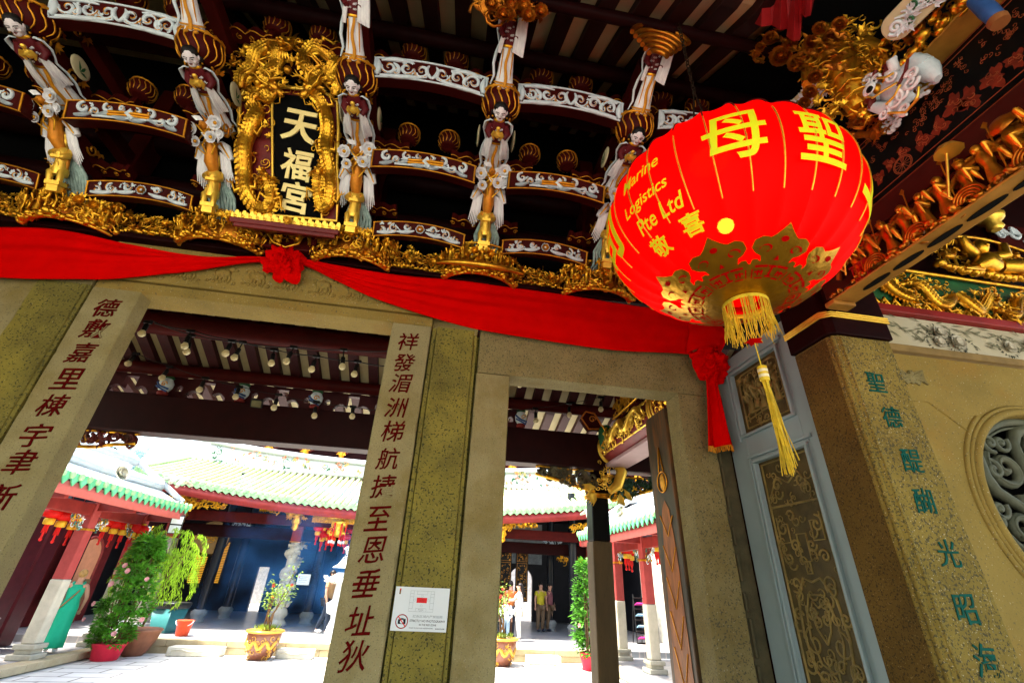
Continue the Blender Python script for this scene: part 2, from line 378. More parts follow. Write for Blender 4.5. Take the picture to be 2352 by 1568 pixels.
nt("谢谢您的谅解", .88, .93, .17, .03).build("lettering", ink, nt_)
nt("红色区域内严禁拍照", .64, .665, .54, .062).build("lettering", ink_grey, nt_)
nt("Entrance", .5, .515, .09, .022, off=.004).build("lettering", ink, nt_)
nt("出入口", .5, .55, .05, .018).build("lettering", ink_grey, nt_)
def nline(mb, a, b, w=.003, d=.0022):
    pa = npos(*a, d); pb = npos(*b, d); dv = pb-pa; mb.box((pa+pb)/2, (dv.length/2+w*nw*.5, w*nw*.5, .0002), Matrix((dv.normalized(), Vector((0, -1, 0)).cross(dv.normalized()), Vector((0, -1, 0)))).transposed())
mb = MB()
def nrect(mb, u0, u1, v0, v1): 
    for a, b in (((u0, v0), (u1, v0)), ((u1, v0), (u1, v1)), ((u1, v1), (u0, v1)), ((u0, v1), (u0, v0))): nline(mb, a, b)
for r in ((.28, .72, .085, .56), (.28, .345, .085, .15), (.28, .345, .15, .225), (.28, .345, .225, .36), (.28, .345, .36, .495), (.655, .72, .085, .15), (.655, .72, .15, .225), (.655, .72, .225, .36), (.655, .72, .36, .495), (.405, .595, .085, .165), (.405, .595, .485, .56)): nrect(mb, *r)
for cu, cv in ((.5, .2), (.365, .30), (.625, .30), (.5, .425)):
    for k in range(16):
        a, b = 2*pi*k/16, 2*pi*(k+1)/16; q = nw/nh
        nline(mb, (cu+.018*cos(a), cv+.018*q*sin(a)), (cu+.018*cos(b), cv+.018*q*sin(b)), .002)
mb.build("floor_plan", ink_grey, nt_)
mb = MB(); mb.box(npos(.5, .3, .0021), (.094*nw, .06*nh, .0003), NA); mb.build("red_zone", ink_red, nt_)
nt("大殿", .5, .283, .04, .025).build("lettering", ink, nt_); nt("Main Hall", .5, .312, .08, .02).build("lettering", ink, nt_)
# no-camera emblem
mb = MB(); q = nw/nh; cu, cv = .185, .79
for k in range(32):
    a, b = 2*pi*k/32, 2*pi*(k+1)/32; nline(mb, (cu+.105*cos(a), cv+.105*q*sin(a)), (cu+.105*cos(b), cv+.105*q*sin(b)), .015, .003)
nline(mb, (cu-.07, cv-.075*q), (cu+.07, cv+.075*q), .016, .0032); mb.build("prohibition_ring", ink_red, nt_)
mb = MB(); mb.box(npos(cu, cv+.005, .0021), (.068*nw, .052*nh, .0003), NA); mb.box(npos(cu, cv-.055, .0021), (.03*nw, .018*nh, .0003), NA); mb.box(npos(cu+.05, cv-.05, .0021), (.012*nw, .012*nh, .0003), NA)
mb.build("camera_symbol", ink, nt_)
mb = MB(); mb.lathe([(.03*nw, 0), (.03*nw, .0004)], npos(cu, cv+.005, .0026), NA, 20); mb.build("camera_lens_symbol", white_card, nt_)
mb = MB(); mb.box(npos(.088, .065, .0021), (.013*nw, .02*nh, .0003), NA); mb.build("emblem_top", ink_red, nt_)
mb = MB(); mb.box(npos(.086, .13, .0021), (.013*nw, .045*nh, .0003), NA); mb.build("emblem", ink, nt_)
nt("天", .086, .105, .018, .024, off=.01).build("lettering", ochre, nt_); nt("福", .086, .131, .018, .024, off=.01).build("lettering", ochre, nt_); nt("宮", .086, .158, .018, .024, off=.01).build("lettering", ochre, nt_)

# ------------------------------------------------------------------ red festive cloth
def lerp_poly(pl, t):
    n = len(pl)-1; i = min(int(t*n), n-1); f = t*n-i; return pl[i]*(1-f)+pl[i+1]*f
def resample(px, n, y):
    pts = [P(a, b, y=y) for a, b in px]; out = []
    xs = [p.x for p in pts]
    for i in range(n+1):
        x = xs[0]+(xs[-1]-xs[0])*i/n; k = 0
        while k < len(xs)-2 and x > xs[k+1]: k += 1
        f = (x-xs[k])/(xs[k+1]-xs[k])
        # smooth (catmull) z
        p0 = pts[max(k-1, 0)].z; p1 = pts[k].z; p2 = pts[k+1].z; p3 = pts[min(k+2, len(xs)-1)].z
        z = .5*((2*p1)+(-p0+p2)*f+(2*p0-5*p1+4*p2-p3)*f*f+(-p0+3*p1-3*p2+p3)*f**3)
        out.append(Vector((x, y, z)))
    return out
def swag(top, bot, y, pinch0, pinch1, seed):
    n = 80; A = resample(top, n, y); B = resample(bot, n, y); mb = MB(); m_ = 26
    def fn(u, v):
        i = min(int(u*n), n); p = A[i]*(1-v)+B[i]*v
        w = (A[i]-B[i]).length
        k = max(pinch0*(1-u), pinch1*u)
        f = sin(v*26+seed+u*3)*.010*k + sin(v*9+u*5)*.012*(.25+.75*k) + .02*sin(v*pi)
        return p + Vector((0, -f-.006 + .012*mnoise.noise(Vector((u*6, v*5, seed))), 0))
    mb.grid(fn, n, m_); return mb
rc = thing("red_cloth", "long red festive cloth draped across the door lintels with a rosette at its middle", "cloth", tuple(P(655, 600, y=3.0)))
CYL = 3.035
o = swag([(-160, 515), (0, 525), (130, 530), (300, 563), (420, 583), (520, 592), (622, 597)], [(-160, 628), (0, 638), (150, 642), (270, 640), (400, 627), (510, 613), (622, 604)], CYL, .1, 1, 1).build("swag", red_cloth, rc)
o.modifiers.new("thickness", 'SOLIDIFY').thickness = .004
o = swag([(690, 598), (760, 610), (900, 632), (1050, 646), (1200, 664), (1330, 682), (1470, 705), (1588, 722)], [(690, 608), (760, 640), (850, 682), (960, 720), (1090, 755), (1250, 783), (1420, 806), (1588, 816)], CYL, 1, .3, 5).build("swag", red_cloth, rc)
o.modifiers.new("thickness", 'SOLIDIFY').thickness = .004
def rosette(c, R, seed, fac=(0, -1, 0)):
    rr = random.Random(seed); mb = MB(); A = frame(fac); c = Vector(c)
    for ring, (n, rad, sz, out) in enumerate(((7, .70, .58, .10), (6, .42, .54, .3), (4, .18, .46, .46), (1, 0, .4, .55))):
        for k in range(n):
            a = 2*pi*k/n+ring*.5+rr.uniform(-.2, .2); ctr = c + A @ Vector((cos(a)*rad*R, sin(a)*rad*R, out*R))
            n1 = A @ Vector((cos(a)*(.55 if ring < 3 else 0)+rr.uniform(-.35, .35), sin(a)*(.55 if ring < 3 else 0)+rr.uniform(-.35, .35), .8)); B = frame(n1); s = sz*R*rr.uniform(.85, 1.2); ph = rr.uniform(0, 6)
            def fn(u, v, B=B, ctr=ctr, s=s, ph=ph):
                q = 2*pi*u; r = s*v*(1+.22*sin(3*q+ph)); z = s*(.50*v**2*(1+.55*sin(5*q+ph)) - .25*v**4*1.8)
                return ctr + B @ Vector((r*cos(q), r*sin(q), z))
            mb.grid(fn, 20, 6)
    return mb
o = rosette(P(655, 602, y=3.0)+Vector((0, 0, 0)), .14, 2).build("rosette", red_cloth, rc)
# turned-over end, knot and hanging tail
t2 = thing("red_cloth_bow", "red cloth knot with a fringed tail hanging beside the blue frame", "bow", tuple(P(1632, 845, y=2.99)))
kn = P(1632, 838, y=2.99)
def fold(u, v):
    a = P(1580+95*u, 724+44*u**1.5, y=3.0); b = P(1575+70*u, 812-20*u+20*u*u, y=3.0); p = a*(1-v)+b*v
    return p+Vector((0, -.05*sin(u*pi)-.03*sin(v*pi)-.012*sin(v*14+u*4), 0))
mb = MB(); mb.grid(fold, 16, 12); mb.build("fold", red_cloth, t2).modifiers.new("thickness", 'SOLIDIFY').thickness = .004
def neck(u, v):
    top = P(1612+62*v, 748+20*v, y=2.99); bot = P(1622+20*v, 830, y=2.99); p = top*(1-u)+bot*u
    return p+Vector((0, -.02*sin(v*22)*(.4+.6*u)-.03, 0))
mb = MB(); mb.grid(neck, 12, 30); mb.build("gather", red_cloth, t2)
rosette(kn+Vector((0, -.02, 0)), .14, 9).build("rosette", red_cloth, t2)
def tail(u, v):
    top = P(1618+26*v, 862, y=2.985); bot = P(1622+66*v, 1026-4*v, y=2.985); p = top*(1-u)+bot*u
    return p+Vector((0, -.03*sin(v*9.5+1)*(.7+.3*u)-.012*sin(v*23+u*2)*(1-u*.5), 0))
mb = MB(); mb.grid(tail, 16, 30); mb.build("tail", red_cloth, t2).modifiers.new("thickness", 'SOLIDIFY').thickness = .003
mb = MB(); rr = random.Random(4)
for k in range(46):
    p = Vector(tail(1, k/45)); mb.tube([p, p+Vector((rr.uniform(-.004, .004), 0, -.02)), p+Vector((rr.uniform(-.01, .01), 0, -.042))], .0028, 4)
mb.build("fringe", gold_line, t2)
# ------------------------------------------------------------------ open door leaf with painted figure (right doorway)
dl = thing("door_leaf", "dark painted door leaf standing open inside the right doorway", "door", (1.80, 3.33, 0))
mb = MB(); mb.bx(1.79, 1.85, 3.33, 3.70, 0.05, 3.0); door_m = M("door_board", (.055, .04, .022), .45, var=.35, vs=2, stains=(.22, .075, .012), stain_scale=2.2, stain_amt=.8, stretch=(1, 5, .7)); o = mb.build("board", door_m, dl); bevel(o, .006)
mb = MB(); X = 1.788; rr = random.Random(8)
def dp(y, z): return (X-.002, y, z)
robe = M("door_robe_paint", (.34, .10, .014), .45, var=.4, vs=8, stains=(.07, .03, .012), stain_scale=5, stretch=(1, 3, .6))
mb.add([dp(3.50, 2.28), dp(3.56, 2.2), dp(3.60, 1.9), dp(3.64, 1.2), dp(3.66, .3), dp(3.36, .3), dp(3.38, 1.2), dp(3.40, 1.9), dp(3.44, 2.2)], [tuple(range(9))])
mb.build("painted_robe", robe, dl)
mb = MB()
for s in range(9):
    z0 = 2.15-.22*s; mb.tube([(X-.003, 3.40+.004*s, z0), (X-.003, 3.50, z0-.14-.02*s), (X-.003, 3.60, z0+.02)], .005, 5)
mb.tube(spiral((X-.003, 3.50, 2.42), (0, 1, 0), (0, 0, 1), .08, 1, 0, 20, shrink=1), .006, 5)
mb.tube([(X-.003, 3.46, 2.5), (X-.003, 3.50, 2.70), (X-.003, 3.54, 2.5)], .006, 5); mb.ell((X, 3.50, 2.42), (.003, .045, .07))
mb.build("painted_outline", gold_line, dl)
# ------------------------------------------------------------------ carving vocabulary
def refine(vs_, fs, L):
    V = [Vector(v) for v in vs_]; out = []; mid = {}
    st = []
    for f in fs:
        for k in range(1, len(f)-1): st.append((f[0], f[k], f[k+1]))
    while st:
        a, b, c = st.pop(); e = ((V[a]-V[b]).length, (V[b]-V[c]).length, (V[c]-V[a]).length); m = max(e)
        if m <= L: out.append((a, b, c)); continue
        if m == e[0]: p, q, r = a, b, c
        elif m == e[1]: p, q, r = b, c, a
        else: p, q, r = c, a, b
        k = (min(p, q), max(p, q))
        if k not in mid: mid[k] = len(V); V.append((V[p]+V[q])/2)
        n = mid[k]; st += [(p, n, r), (n, q, r)]
    return V, out
def flower(mb, c, R, fac, n=6, cup=.35, layers=2, ctr=True):
    A = frame(fac); c = Vector(c)
    for l in range(layers):
        for k in range(n):
            a = 2*pi*(k+.5*l)/n; d = A @ Vector((cos(a), sin(a), cup*(1+l)))
            mb.petal(c+A @ Vector((0, 0, .15*R*l)), d, A @ Vector((0, 0, 1)), R*(1-.3*l), R*.85)
    if ctr: mb.ell(c+A @ Vector((0, 0, .2*R)), R*.26, n=7, k=5)
def mini_figure(mb, p, h, A, rr, hat=True):
    """small carved person: A columns = side, up, front"""
    p = Vector(p); T = lambda x, y, z: p + A @ Vector((x*h, y*h, z*h))
    U = basis(A.col[0], A.col[2], A.col[1])     # local z = up
    lean = rr.uniform(-.12, .12)
    mb.lathe([(.145*h, 0), (.13*h, .2*h), (.09*h, .42*h), (.11*h, .5*h), (.13*h, .66*h), (.085*h, .76*h), (.045*h, .79*h)], p, U, 10, rip=lambda q, t: 1+.10*sin(5*q+lean*20)*(1-t))
    mb.ell(T(lean*.5, .87, .02), (.095*h, .105*h, .11*h), basis(A.col[0], A.col[2], A.col[1]), 8, 6)
    mb.ell(T(lean*.5, .85, .11), (.02*h, .02*h, .03*h), U, 5, 4)
    if hat: mb.lathe([(.10*h, 0), (.105*h, .03*h), (.05*h, .06*h), (.04*h, .13*h), (.0*h, .16*h)], T(lean*.5, .92, .02), U, 8)
    for s in (-1, 1):
        e = (s*rr.uniform(.20, .28), rr.uniform(.42, .62), rr.uniform(.02, .16)); w = (s*rr.uniform(.05, .34), rr.uniform(.35, .85), rr.uniform(.14, .3))
        mb.tube([T(s*.12, .7, 0), T(*e), T(*w)], [.055*h, .065*h, .05*h], 6); mb.ell(T(*w), .035*h, n=6, k=4)
        mb.tube([T(*w), T(w[0]*.9, w[1]-.16, w[2]-.05), T(w[0]*.8, w[1]-.3, w[2]-.1)], [.05*h, .045*h, .01*h], 5)
    if rr.random() < .5:
        w = (.26, .5, .2); mb.tube([T(w[0], w[1]-.45, w[2]), T(w[0]+.05, w[1]+.55, w[2]-.05)], .014*h, 5); mb.leaf(T(w[0]+.05, w[1]+.5, w[2]-.05), A.col[1], A.col[2], .2*h, .12*h)
def mini_horse(mb, p, h, A, rr):
    p = Vector(p); T = lambda x, y, z: p + A @ Vector((x*h, y*h, z*h)); U = basis(A.col[0], A.col[2], A.col[1])
    mb.ell(T(0, .55, 0), (.32*h, .14*h, .17*h), U, 10, 6)
    mb.tube([T(.22, .6, 0), T(.38, .8, .03), T(.42, .95, .05)], [.12*h, .085*h, .06*h], 7); mb.tube([T(.38, .98, .05), T(.5, .9, .07), T(.58, .82, .08)], [.06*h, .055*h, .035*h], 6)
    for x in (-.24, -.16, .16, .26):
        k = rr.uniform(-.1, .1); mb.tube([T(x, .48, 0), T(x+k, .25, .02), T(x+k*.3, 0, 0)], [.065*h, .04*h, .03*h], 5)
    mb.tube([T(-.3, .6, 0), T(-.46, .5, 0), T(-.5, .22, 0)], [.04*h, .05*h, .01*h], 5)
    for k in range(4): mb.leaf(T(.24+.05*k, .72+.07*k, 0), A @ Vector((-1, .2, .2)), A.col[2], .14*h, .07*h)
def pine(mb, p, h, A, rr):
    p = Vector(p); T = lambda x, y, z: p + A @ Vector((x*h, y*h, z*h))
    mb.tube([T(0, 0, 0), T(.08, .3, .02), T(-.05, .6, .04), T(.05, .85, .02)], [.06*h, .05*h, .04*h, .02*h], 6)
    for k in range(5):
        c = (rr.uniform(-.35, .35), rr.uniform(.5, 1), rr.uniform(-.05, .1)); 
        for j in range(9):
            a = 2*pi*j/9; mb.leaf(T(*c), A @ Vector((cos(a), sin(a)*.45, .3)), A.col[2], .2*h, .09*h)
def rock(mb, p, s, A, rr):
    p = Vector(p); R3 = frame((rr.uniform(-1, 1), rr.uniform(-1, 1), rr.uniform(-1, 1)))
    mb.ell(p, (s, s*rr.uniform(.5, .8), s*rr.uniform(.4, .7)), R3, 6, 4)
def curl(mb, p, s, A, rr, r=.14):
    a0 = rr.uniform(0, 6.28); cw = rr.choice((-1, 1)); pts = spiral(p, A.col[0], A.col[1], s, rr.uniform(.8, 1.4), a0, 12, .1, cw)
    pts = [q + A.col[2]*(s*.25*i/len(pts)) for i, q in enumerate(pts)]
    mb.tube(pts, [s*r*(1-.6*i/len(pts)) for i in range(len(pts))], 5)
def leafspray(mb, p, s, A, rr, n=6):
    a0 = rr.uniform(0, 6.28)
    for k in range(n):
        a = a0+k*.7+rr.uniform(-.2, .2); mb.leaf(Vector(p), A @ Vector((cos(a), sin(a), rr.uniform(.1, .6))), A.col[2], s*rr.uniform(.7, 1.1), s*.42)
def carve(mb, fn, nf, nu, rr, h=.12, kinds="fphlc", depth=.05, rocks=True):
    """fill a panel with carved figures, horses, trees, curls. fn(u,v,d)->(point, A)"""
    W = 1.0/nf
    for k in range(nf):
        u = (k+.5+rr.uniform(-.3, .3))*W; kd = rr.choice(kinds); v = rr.uniform(.08, .35); p, A = fn(u, v, depth*rr.uniform(.3, 1))
        if kd == 'f': mini_figure(mb, p, h*rr.uniform(.85, 1.15), A, rr)
        elif kd == 'p': pine(mb, p, h*rr.uniform(1, 1.4), A, rr)
        elif kd == 'h':
            mini_horse(mb, p, h*.8, A, rr); q, B = fn(u, v+.25, depth); mini_figure(mb, q, h*.8, B, rr)
        elif kd == 'l': leafspray(mb, fn(u, v+.3, depth)[0], h*.5, A, rr, 8); flower(mb, fn(u, v+.3, depth*1.1)[0], h*.28, A.col[2])
        else: curl(mb, fn(u, v+.3, depth)[0], h*.45, A, rr)
    for k in range(nu):
        p, A = fn(rr.random(), rr.random(), depth*rr.uniform(-.4, .7)); q = rr.random()
        if q < .45: curl(mb, p, h*rr.uniform(.16, .34), A, rr, .2)
        elif q < .8: leafspray(mb, p, h*rr.uniform(.18, .36), A, rr, 6)
        else: flower(mb, p, h*rr.uniform(.14, .26), A.col[2], 5)
    if rocks:
        for k in range(int(nf*5)):
            p, A = fn(rr.random(), rr.uniform(-.03, .08), depth*rr.uniform(.2, 1.1)); rock(mb, p, h*rr.uniform(.12, .3), A, rr)
def dragon(mb, pts, r, A, rr, head=True, spikes=True):
    """serpentine body along pts; A.col[2] points to the viewer"""
    pts = [Vector(p) for p in pts]; n = len(pts); rad = [r*(.45+.75*sin(pi*min(1, .15+.8*i/n))) for i in range(n)]
    mb.tube(pts, rad, 9)
    for i in range(1, n-1):
        t = (pts[i+1]-pts[i-1]).normalized(); sd = t.cross(A.col[2]).normalized()
        if spikes: mb.leaf(pts[i]+sd*rad[i]*.8, sd+t*.5, A.col[2], r*.9, r*.8)
        for k in range(-2, 3):
            q = (pts[i]+sd*rad[i]*.42*k*(.9)+A.col[2]*rad[i]*sqrt(max(0, 1-(.42*k)**2))); mb.leaf(q-t*r*.1, t+A.col[2]*.35, A.col[2], r*.62, r*.5)
        if i % 13 == 6:
            for s in (-1, 1):
                e = pts[i]+sd*s*r*1.7+t*r*.9+A.col[2]*r*.5; f = e-t*r*1.5+sd*s*r*.2
                mb.tube([pts[i], e, f], [r*.55, r*.38, r*.22], 6)
                for c in (-.6, 0, .6): mb.tube([f, f-t*r*.5+sd*(c+s*.3)*r*.8, f-t*r*.9+sd*(c+s*.2)*r], [r*.14, r*.1, r*.03], 4)
    if head: dragon_head(mb, pts[-1], (pts[-1]-pts[-2]).normalized(), A.col[2], r*1.25, rr)
def dragon_head(mb, p, d, up, s, rr):
    d = Vector(d).normalized(); A = frame(d, up); T = lambda x, y, z: Vector(p)+A @ Vector((x*s, y*s, z*s))
    mb.ell(T(0, .1, .5), (.75*s, .7*s, .95*s), A); mb.ell(T(0, .15, 1.55), (.5*s, .38*s, .8*s), A); mb.ell(T(0, -.42, 1.35), (.42*s, .2*s, .75*s), A)
    for k in (-1, 1):
        mb.ell(T(.42*k, .6, .75), .26*s, n=7, k=5); mb.ell(T(.26*k, .42, 2.2), .2*s, n=6, k=4)
        mb.tube([T(.4*k, .6, .2), T(.7*k, 1.1, -.5), T(.55*k, 1.3, -1.2), T(.8*k, 1.6, -1.6)], [.2*s, .15*s, .1*s, .03*s], 6)
        mb.tube([T(.35*k, .2, 2.1), T(1.0*k, .1, 2.6), T(1.4*k, -.4, 1.9), T(1.7*k, -.2, 1.2)], [.09*s, .07*s, .05*s, .02*s], 5)
        for j in range(5): mb.leaf(T(.6*k, .3-.25*j, .1), A @ Vector((k*.9, .3-.35*j, -.7)), A.col[1], 1.3*s, .5*s)
    for j in range(4): mb.leaf(T(-.3+.2*j, -.6, 1.2), A @ Vector((-.3+.2*j, -1, .2)), A.col[2], .8*s, .25*s)

# ------------------------------------------------------------------ big red lantern
LC = Vector((1.178, 1.40, 3.160)); LR, LH = .540, .445
def lant(lon, lat, off=0.0):       # lon 0 faces -y (the porch side), positive towards +x
    n = Vector((sin(lon)*cos(lat)/LR, -cos(lon)*cos(lat)/LR, sin(lat)/LH)).normalized()
    return LC + Vector((LR*sin(lon)*cos(lat), -LR*cos(lon)*cos(lat), LH*sin(lat))) + n*off
def lant_px(px, py):
    d = ray(px, py); s = Vector((1/LR, 1/LR, 1/LH)); o = Vector([(EYE-LC)[i]*s[i] for i in range(3)]); dd = Vector([d[i]*s[i] for i in range(3)])
    a = dd.dot(dd); b = o.dot(dd); c = o.dot(o)-1; D_ = max(0, b*b-a*c); t = (-b-sqrt(D_))/a; p = o+dd*t
    return atan2(p.x, -p.y), math.asin(max(-1, min(1, p.z)))
lt = thing("red_lantern", "huge round red paper lantern with yellow characters and a long yellow tassel", "lantern", tuple(LC))
lan_red = M("lantern_paper", (.80, .0008, .0006), .6, var=.04, vs=4, trans=.5, spec=.06)
N = lan_red.node_tree.nodes; L_ = lan_red.node_tree.links
tr = N.new("ShaderNodeBsdfTransparent"); tr.inputs[0].default_value = (1, .28, .03, 1); mx = N.new("ShaderNodeMixShader"); mx.inputs[0].default_value = .035
src = N["Material Output"].inputs["Surface"].links[0].from_socket; L_.new(src, mx.inputs[1]); L_.new(tr.outputs[0], mx.inputs[2]); L_.new(mx.outputs[0], N["Material Output"].inputs["Surface"])
NR = 28; mb = MB(); nlon = NR*8
LAT0, LAT1 = radians(-76), radians(76)
def shade(u, v):
    lon = 2*pi*u; lat = LAT0+(LAT1-LAT0)*v; f = abs(sin(NR*lon/2)); return lant(lon, lat, -.013*f*cos(lat)**.7)
mb.grid(shade, nlon, 40); mb.build("shade", lan_red, lt)
rib_dark = M("lantern_rib", (.10, .004, .003), .6, var=0); lan_yel = M("lantern_yellow", (.72, .82, .012), .6, var=.05, vs=8, trans=.08); foil = M("lantern_foil", (.50, .26, .016), .28, .9, var=.25, vs=9, bump=.35, bs=28)
for k in range(NR):
    lon = 2*pi*k/NR
    mb = MB(); mb.tube([lant(lon, radians(a), .001) for a in range(18, 77, 4)], .0035, 5); mb.build("rib", rib_dark, lt)
    top = 20 if k % 3 else 14; mb = MB(); mb.tube([lant(lon, radians(a), .001) for a in range(-34, top, 3)], [.0022+.0015*(1-abs(i/18-.5)) for i in range(len(range(-34, top, 3)))], 5); mb.build("rib_strip", M("lantern_strip", (.75, .42, .03), .35, .5, var=.3, vs=25), lt)
def lant_text(txt, px, py, w, h, off=.02, shear=0, m=None, name="lettering", tilt=0):
    lon0, lat0 = lant_px(px, py); vs_, fs, tw, th = text_mesh(txt, 0.0, off, shear)
    V, Fc = refine([(v[0]*w/tw, v[1]*h/th, 0) for v in vs_], fs, .035); rx = LR*cos(lat0); out = []
    c_, s_ = cos(tilt), sin(tilt)
    for v in V:
        x, y = v.x*c_-v.y*s_, v.x*s_+v.y*c_
        lat = lat0 + y/(LR*.86); lon = lon0 + x/rx; out.append(lant(lon, lat, .004))
    mb = MB(); mb.add(out, Fc); mb.build(name, m or lan_yel, lt)
lant_text("聖", 1893, 312, .20, .225, .014); lant_text("母", 1686, 306, .215, .225, .014)
lant_text("上", 2003, 418, .24, .25, .03); lant_text("司", 1402, 562, .24, .25, .03)
lant_text("Marine", 1467, 402, .20, .062, .012, .25); lant_text("Logistics", 1478, 458, .235, .066, .012, .25); lant_text("Pte Ltd", 1512, 490, .225, .066, .012, .2)
lant_text("敬", 1519, 565, .082, .085, .025); lant_text("喜", 1590, 514, .082, .085, .025)
# foil collar below: ring plus eight ruyi heads, with red cut-outs
def lpoly(poly, off, L=.03):
    """polygon in (lon deg, polar deg from the bottom)"""
    bm_v = [(a*.006, (9+(b-9)*.67)*.0075, 0) for a, b in poly]; cu = [bm_v]
    import mathutils.geometry as mg
    tri = mg.tessellate_polygon([[Vector(v) for v in bm_v]]); V, Fc = refine(bm_v, [tuple(t) for t in tri], L)
    return [lant(radians(v.x/.006), radians(v.y/.0075-90), off) for v in V], Fc
NS = 8; fo = MB(); cut = MB()
for k in range(NS):
    a = 360/NS*k-6
    fo.add(*lpoly([(a-22.6, 9), (a+22.6, 9), (a+22.6, 33), (a-22.6, 33)], .003))
    head = [(-22.6, 32), (-20, 36), (-16, 36), (-13, 34), (-14, 38), (-18, 40), (-21, 44), (-19, 49), (-14, 51), (-9, 50), (-6, 52), (-3, 55), (0, 59)]
    head = head + [(-x, y) for x, y in head[::-1][1:]]
    fo.add(*lpoly([(a+x, y) for x, y in head], .0035))
    for s in (-1, 1):
        sp = [(a+s*(11+5*cos(q)*(1-q/9)), 43+3.4*sin(q)*(1-q/9)) for q in [i*.5 for i in range(10)]]
        w_ = 1.0; cut.add(*lpoly([(x+w_, y) for x, y in sp]+[(x-w_*.2, y-.9) for x, y in sp[::-1]], .006))
    cut.add(*lpoly([(a+2.6*cos(q), 49+1.9*sin(q)) for q in [i*2*pi/14 for i in range(14)]], .006))
    cut.add(*lpoly([(a-2.4, 35), (a+2.4, 35), (a, 38.5)], .006))
    for (x0, x1, y0, y1) in ((-17, -5, 30, 31.6), (5, 17, 30, 31.6), (-1.2, 1.2, 23, 31), (-4, 4, 30, 31.4), (-4, 4, 22.6, 24), (-14, -12, 24, 28), (-10, -8, 24, 28), (-17, -8, 26, 27.2), (12, 14, 24, 28), (8, 10, 24, 28), (8, 17, 26, 27.2), (-20, -18.6, 22, 29), (18.6, 20, 22, 29), (-16, -6, 21.5, 22.5), (6, 16, 21.5, 22.5)):
        cut.add(*lpoly([(a+x0, y0), (a+x1, y0), (a+x1, y1), (a+x0, y1)], .006))
fo.build("foil_collar", foil, lt); cut.build("foil_cutout", lan_red, lt)
zb = LC.z-LH
mb = MB(); mb.lathe([(.085, 0), (.092, .012), (.085, .026), (.07, .03)], (LC.x, LC.y, zb+.002), n=28, cap=False); mb.build("collar_ring", red_cloth, lt)
mb = MB(); mb.lathe([(.088, 0), (.090, .015), (.085, .018)], (LC.x, LC.y, zb-.016), n=28, cap=False)
rr = random.Random(12); tas = M("tassel_yellow", (.72, .50, .03), .6, var=.25, vs=30)
for k in range(150):
    a = rr.uniform(0, 2*pi); r = .086+rr.uniform(-.004, .004); l = rr.uniform(.10, .155); p = Vector((LC.x+r*cos(a), LC.y+r*sin(a), zb-.012)); j = rr.uniform(-.018, .018)
    mb.tube([p, p+Vector((j*.3, j*.2, -l*.5)), p+Vector((j, -j*.4, -l))], .0016, 3, cap=False)
mb.build("fringe", tas, lt)
mb = MB()
for k in range(5):
    a = 2*pi*k/5; mb.leaf((LC.x, LC.y, zb-.185), (cos(a), sin(a), .35), (0, 0, 1), .04, .035)
mb.build("red_bow", red_cloth, lt)
kz = P(1752, 845, y=1.40).z
mb = MB(); mb.tube([(LC.x, LC.y, zb), (LC.x+.002, LC.y, zb-.2), (LC.x+.006, LC.y, kz)], .0022, 5); mb.build("tassel_cord", tas, lt)
mb = MB(); mb.lathe([(.012, .008), (.018, .004), (.018, -.05), (.014, -.055)], (LC.x+.006, LC.y, kz), n=14)
tz = P(1822, 1090, y=1.4).z
for k in range(46):
    a = rr.uniform(0, 2*pi); r = .011*sqrt(rr.random()); p = Vector((LC.x+.006+r*cos(a), LC.y+r*sin(a), kz-.045)); e = Vector((LC.x+.012+rr.uniform(-.018, .018)+(.035 if k < 6 else 0), LC.y+rr.uniform(-.018, .018), tz+rr.uniform(-.01, .06)))
    m1 = p.lerp(e, .5)+Vector((rr.uniform(-.006, .006), 0, 0)); mb.tube([p, m1, e], .0022, 3, cap=False)
mb.build("tassel", tas, lt)
mb = MB()
for s in (0, .022): mb.lathe([(.0187, 0), (.0187, -.012)], (LC.x+.006, LC.y, kz-.008-s), n=14, cap=False)
mb.build("tassel_band", M("tassel_band", (.8, .7, .45), .4, var=0), lt)
mb = MB(); mb.lathe([(.10, 0), (.105, .03), (.09, .04)], (LC.x, LC.y, LC.z+LH-.02), n=24); mb.build("top_cap", gold_pale, lt)
# chain and hanger
mb = MB(); ctop = Vector((LC.x+.02, LC.y, 4.95)); c0 = Vector((LC.x+.01, LC.y, 4.18))
for s in (-1, 1): mb.tube([c0, Vector((LC.x+s*.085, LC.y, LC.z+LH))], .0045, 5)
n = 22
for k in range(n):
    z = c0.z+(ctop.z-c0.z)*k/n; x = c0.x+(ctop.x-c0.x)*k/n; r = .018
    ax = (1, 0, 0) if k % 2 else (0, 1, 0); mb.tube([Vector((x, LC.y, z))+Vector(ax)*r*.6*cos(q)+Vector((0, 0, 1))*r*1.2*sin(q) for q in [i*2*pi/8 for i in range(9)]], .0035, 4, cap=False)
mb.build("chain", M("chain_iron", (.03, .02, .012), .5, .6), lt)
# bulb inside: the lamp is lit
bpz = LC.lerp(Vector((LC.x-.06, LC.y-.2, LC.z-.12)), 1.0)
lb = lant_px(1668, 522); bp_ = LC + (lant(*lb)-LC)*.62
mb = MB(); mb.ell(bp_, .032, n=12, k=8); mb.build("bulb", M("bulb_lit", (1, .9, .6), emit=(1, .78, .35), es=26), lt)
pl = bpy.data.lights.new("lantern_bulb_light", 'POINT'); pl.energy = 2.5; pl.color = (1, .4, .1); pl.shadow_soft_size = .05
po = bpy.data.objects.new("lantern_bulb_light", pl); COL.objects.link(po); po.location = LC
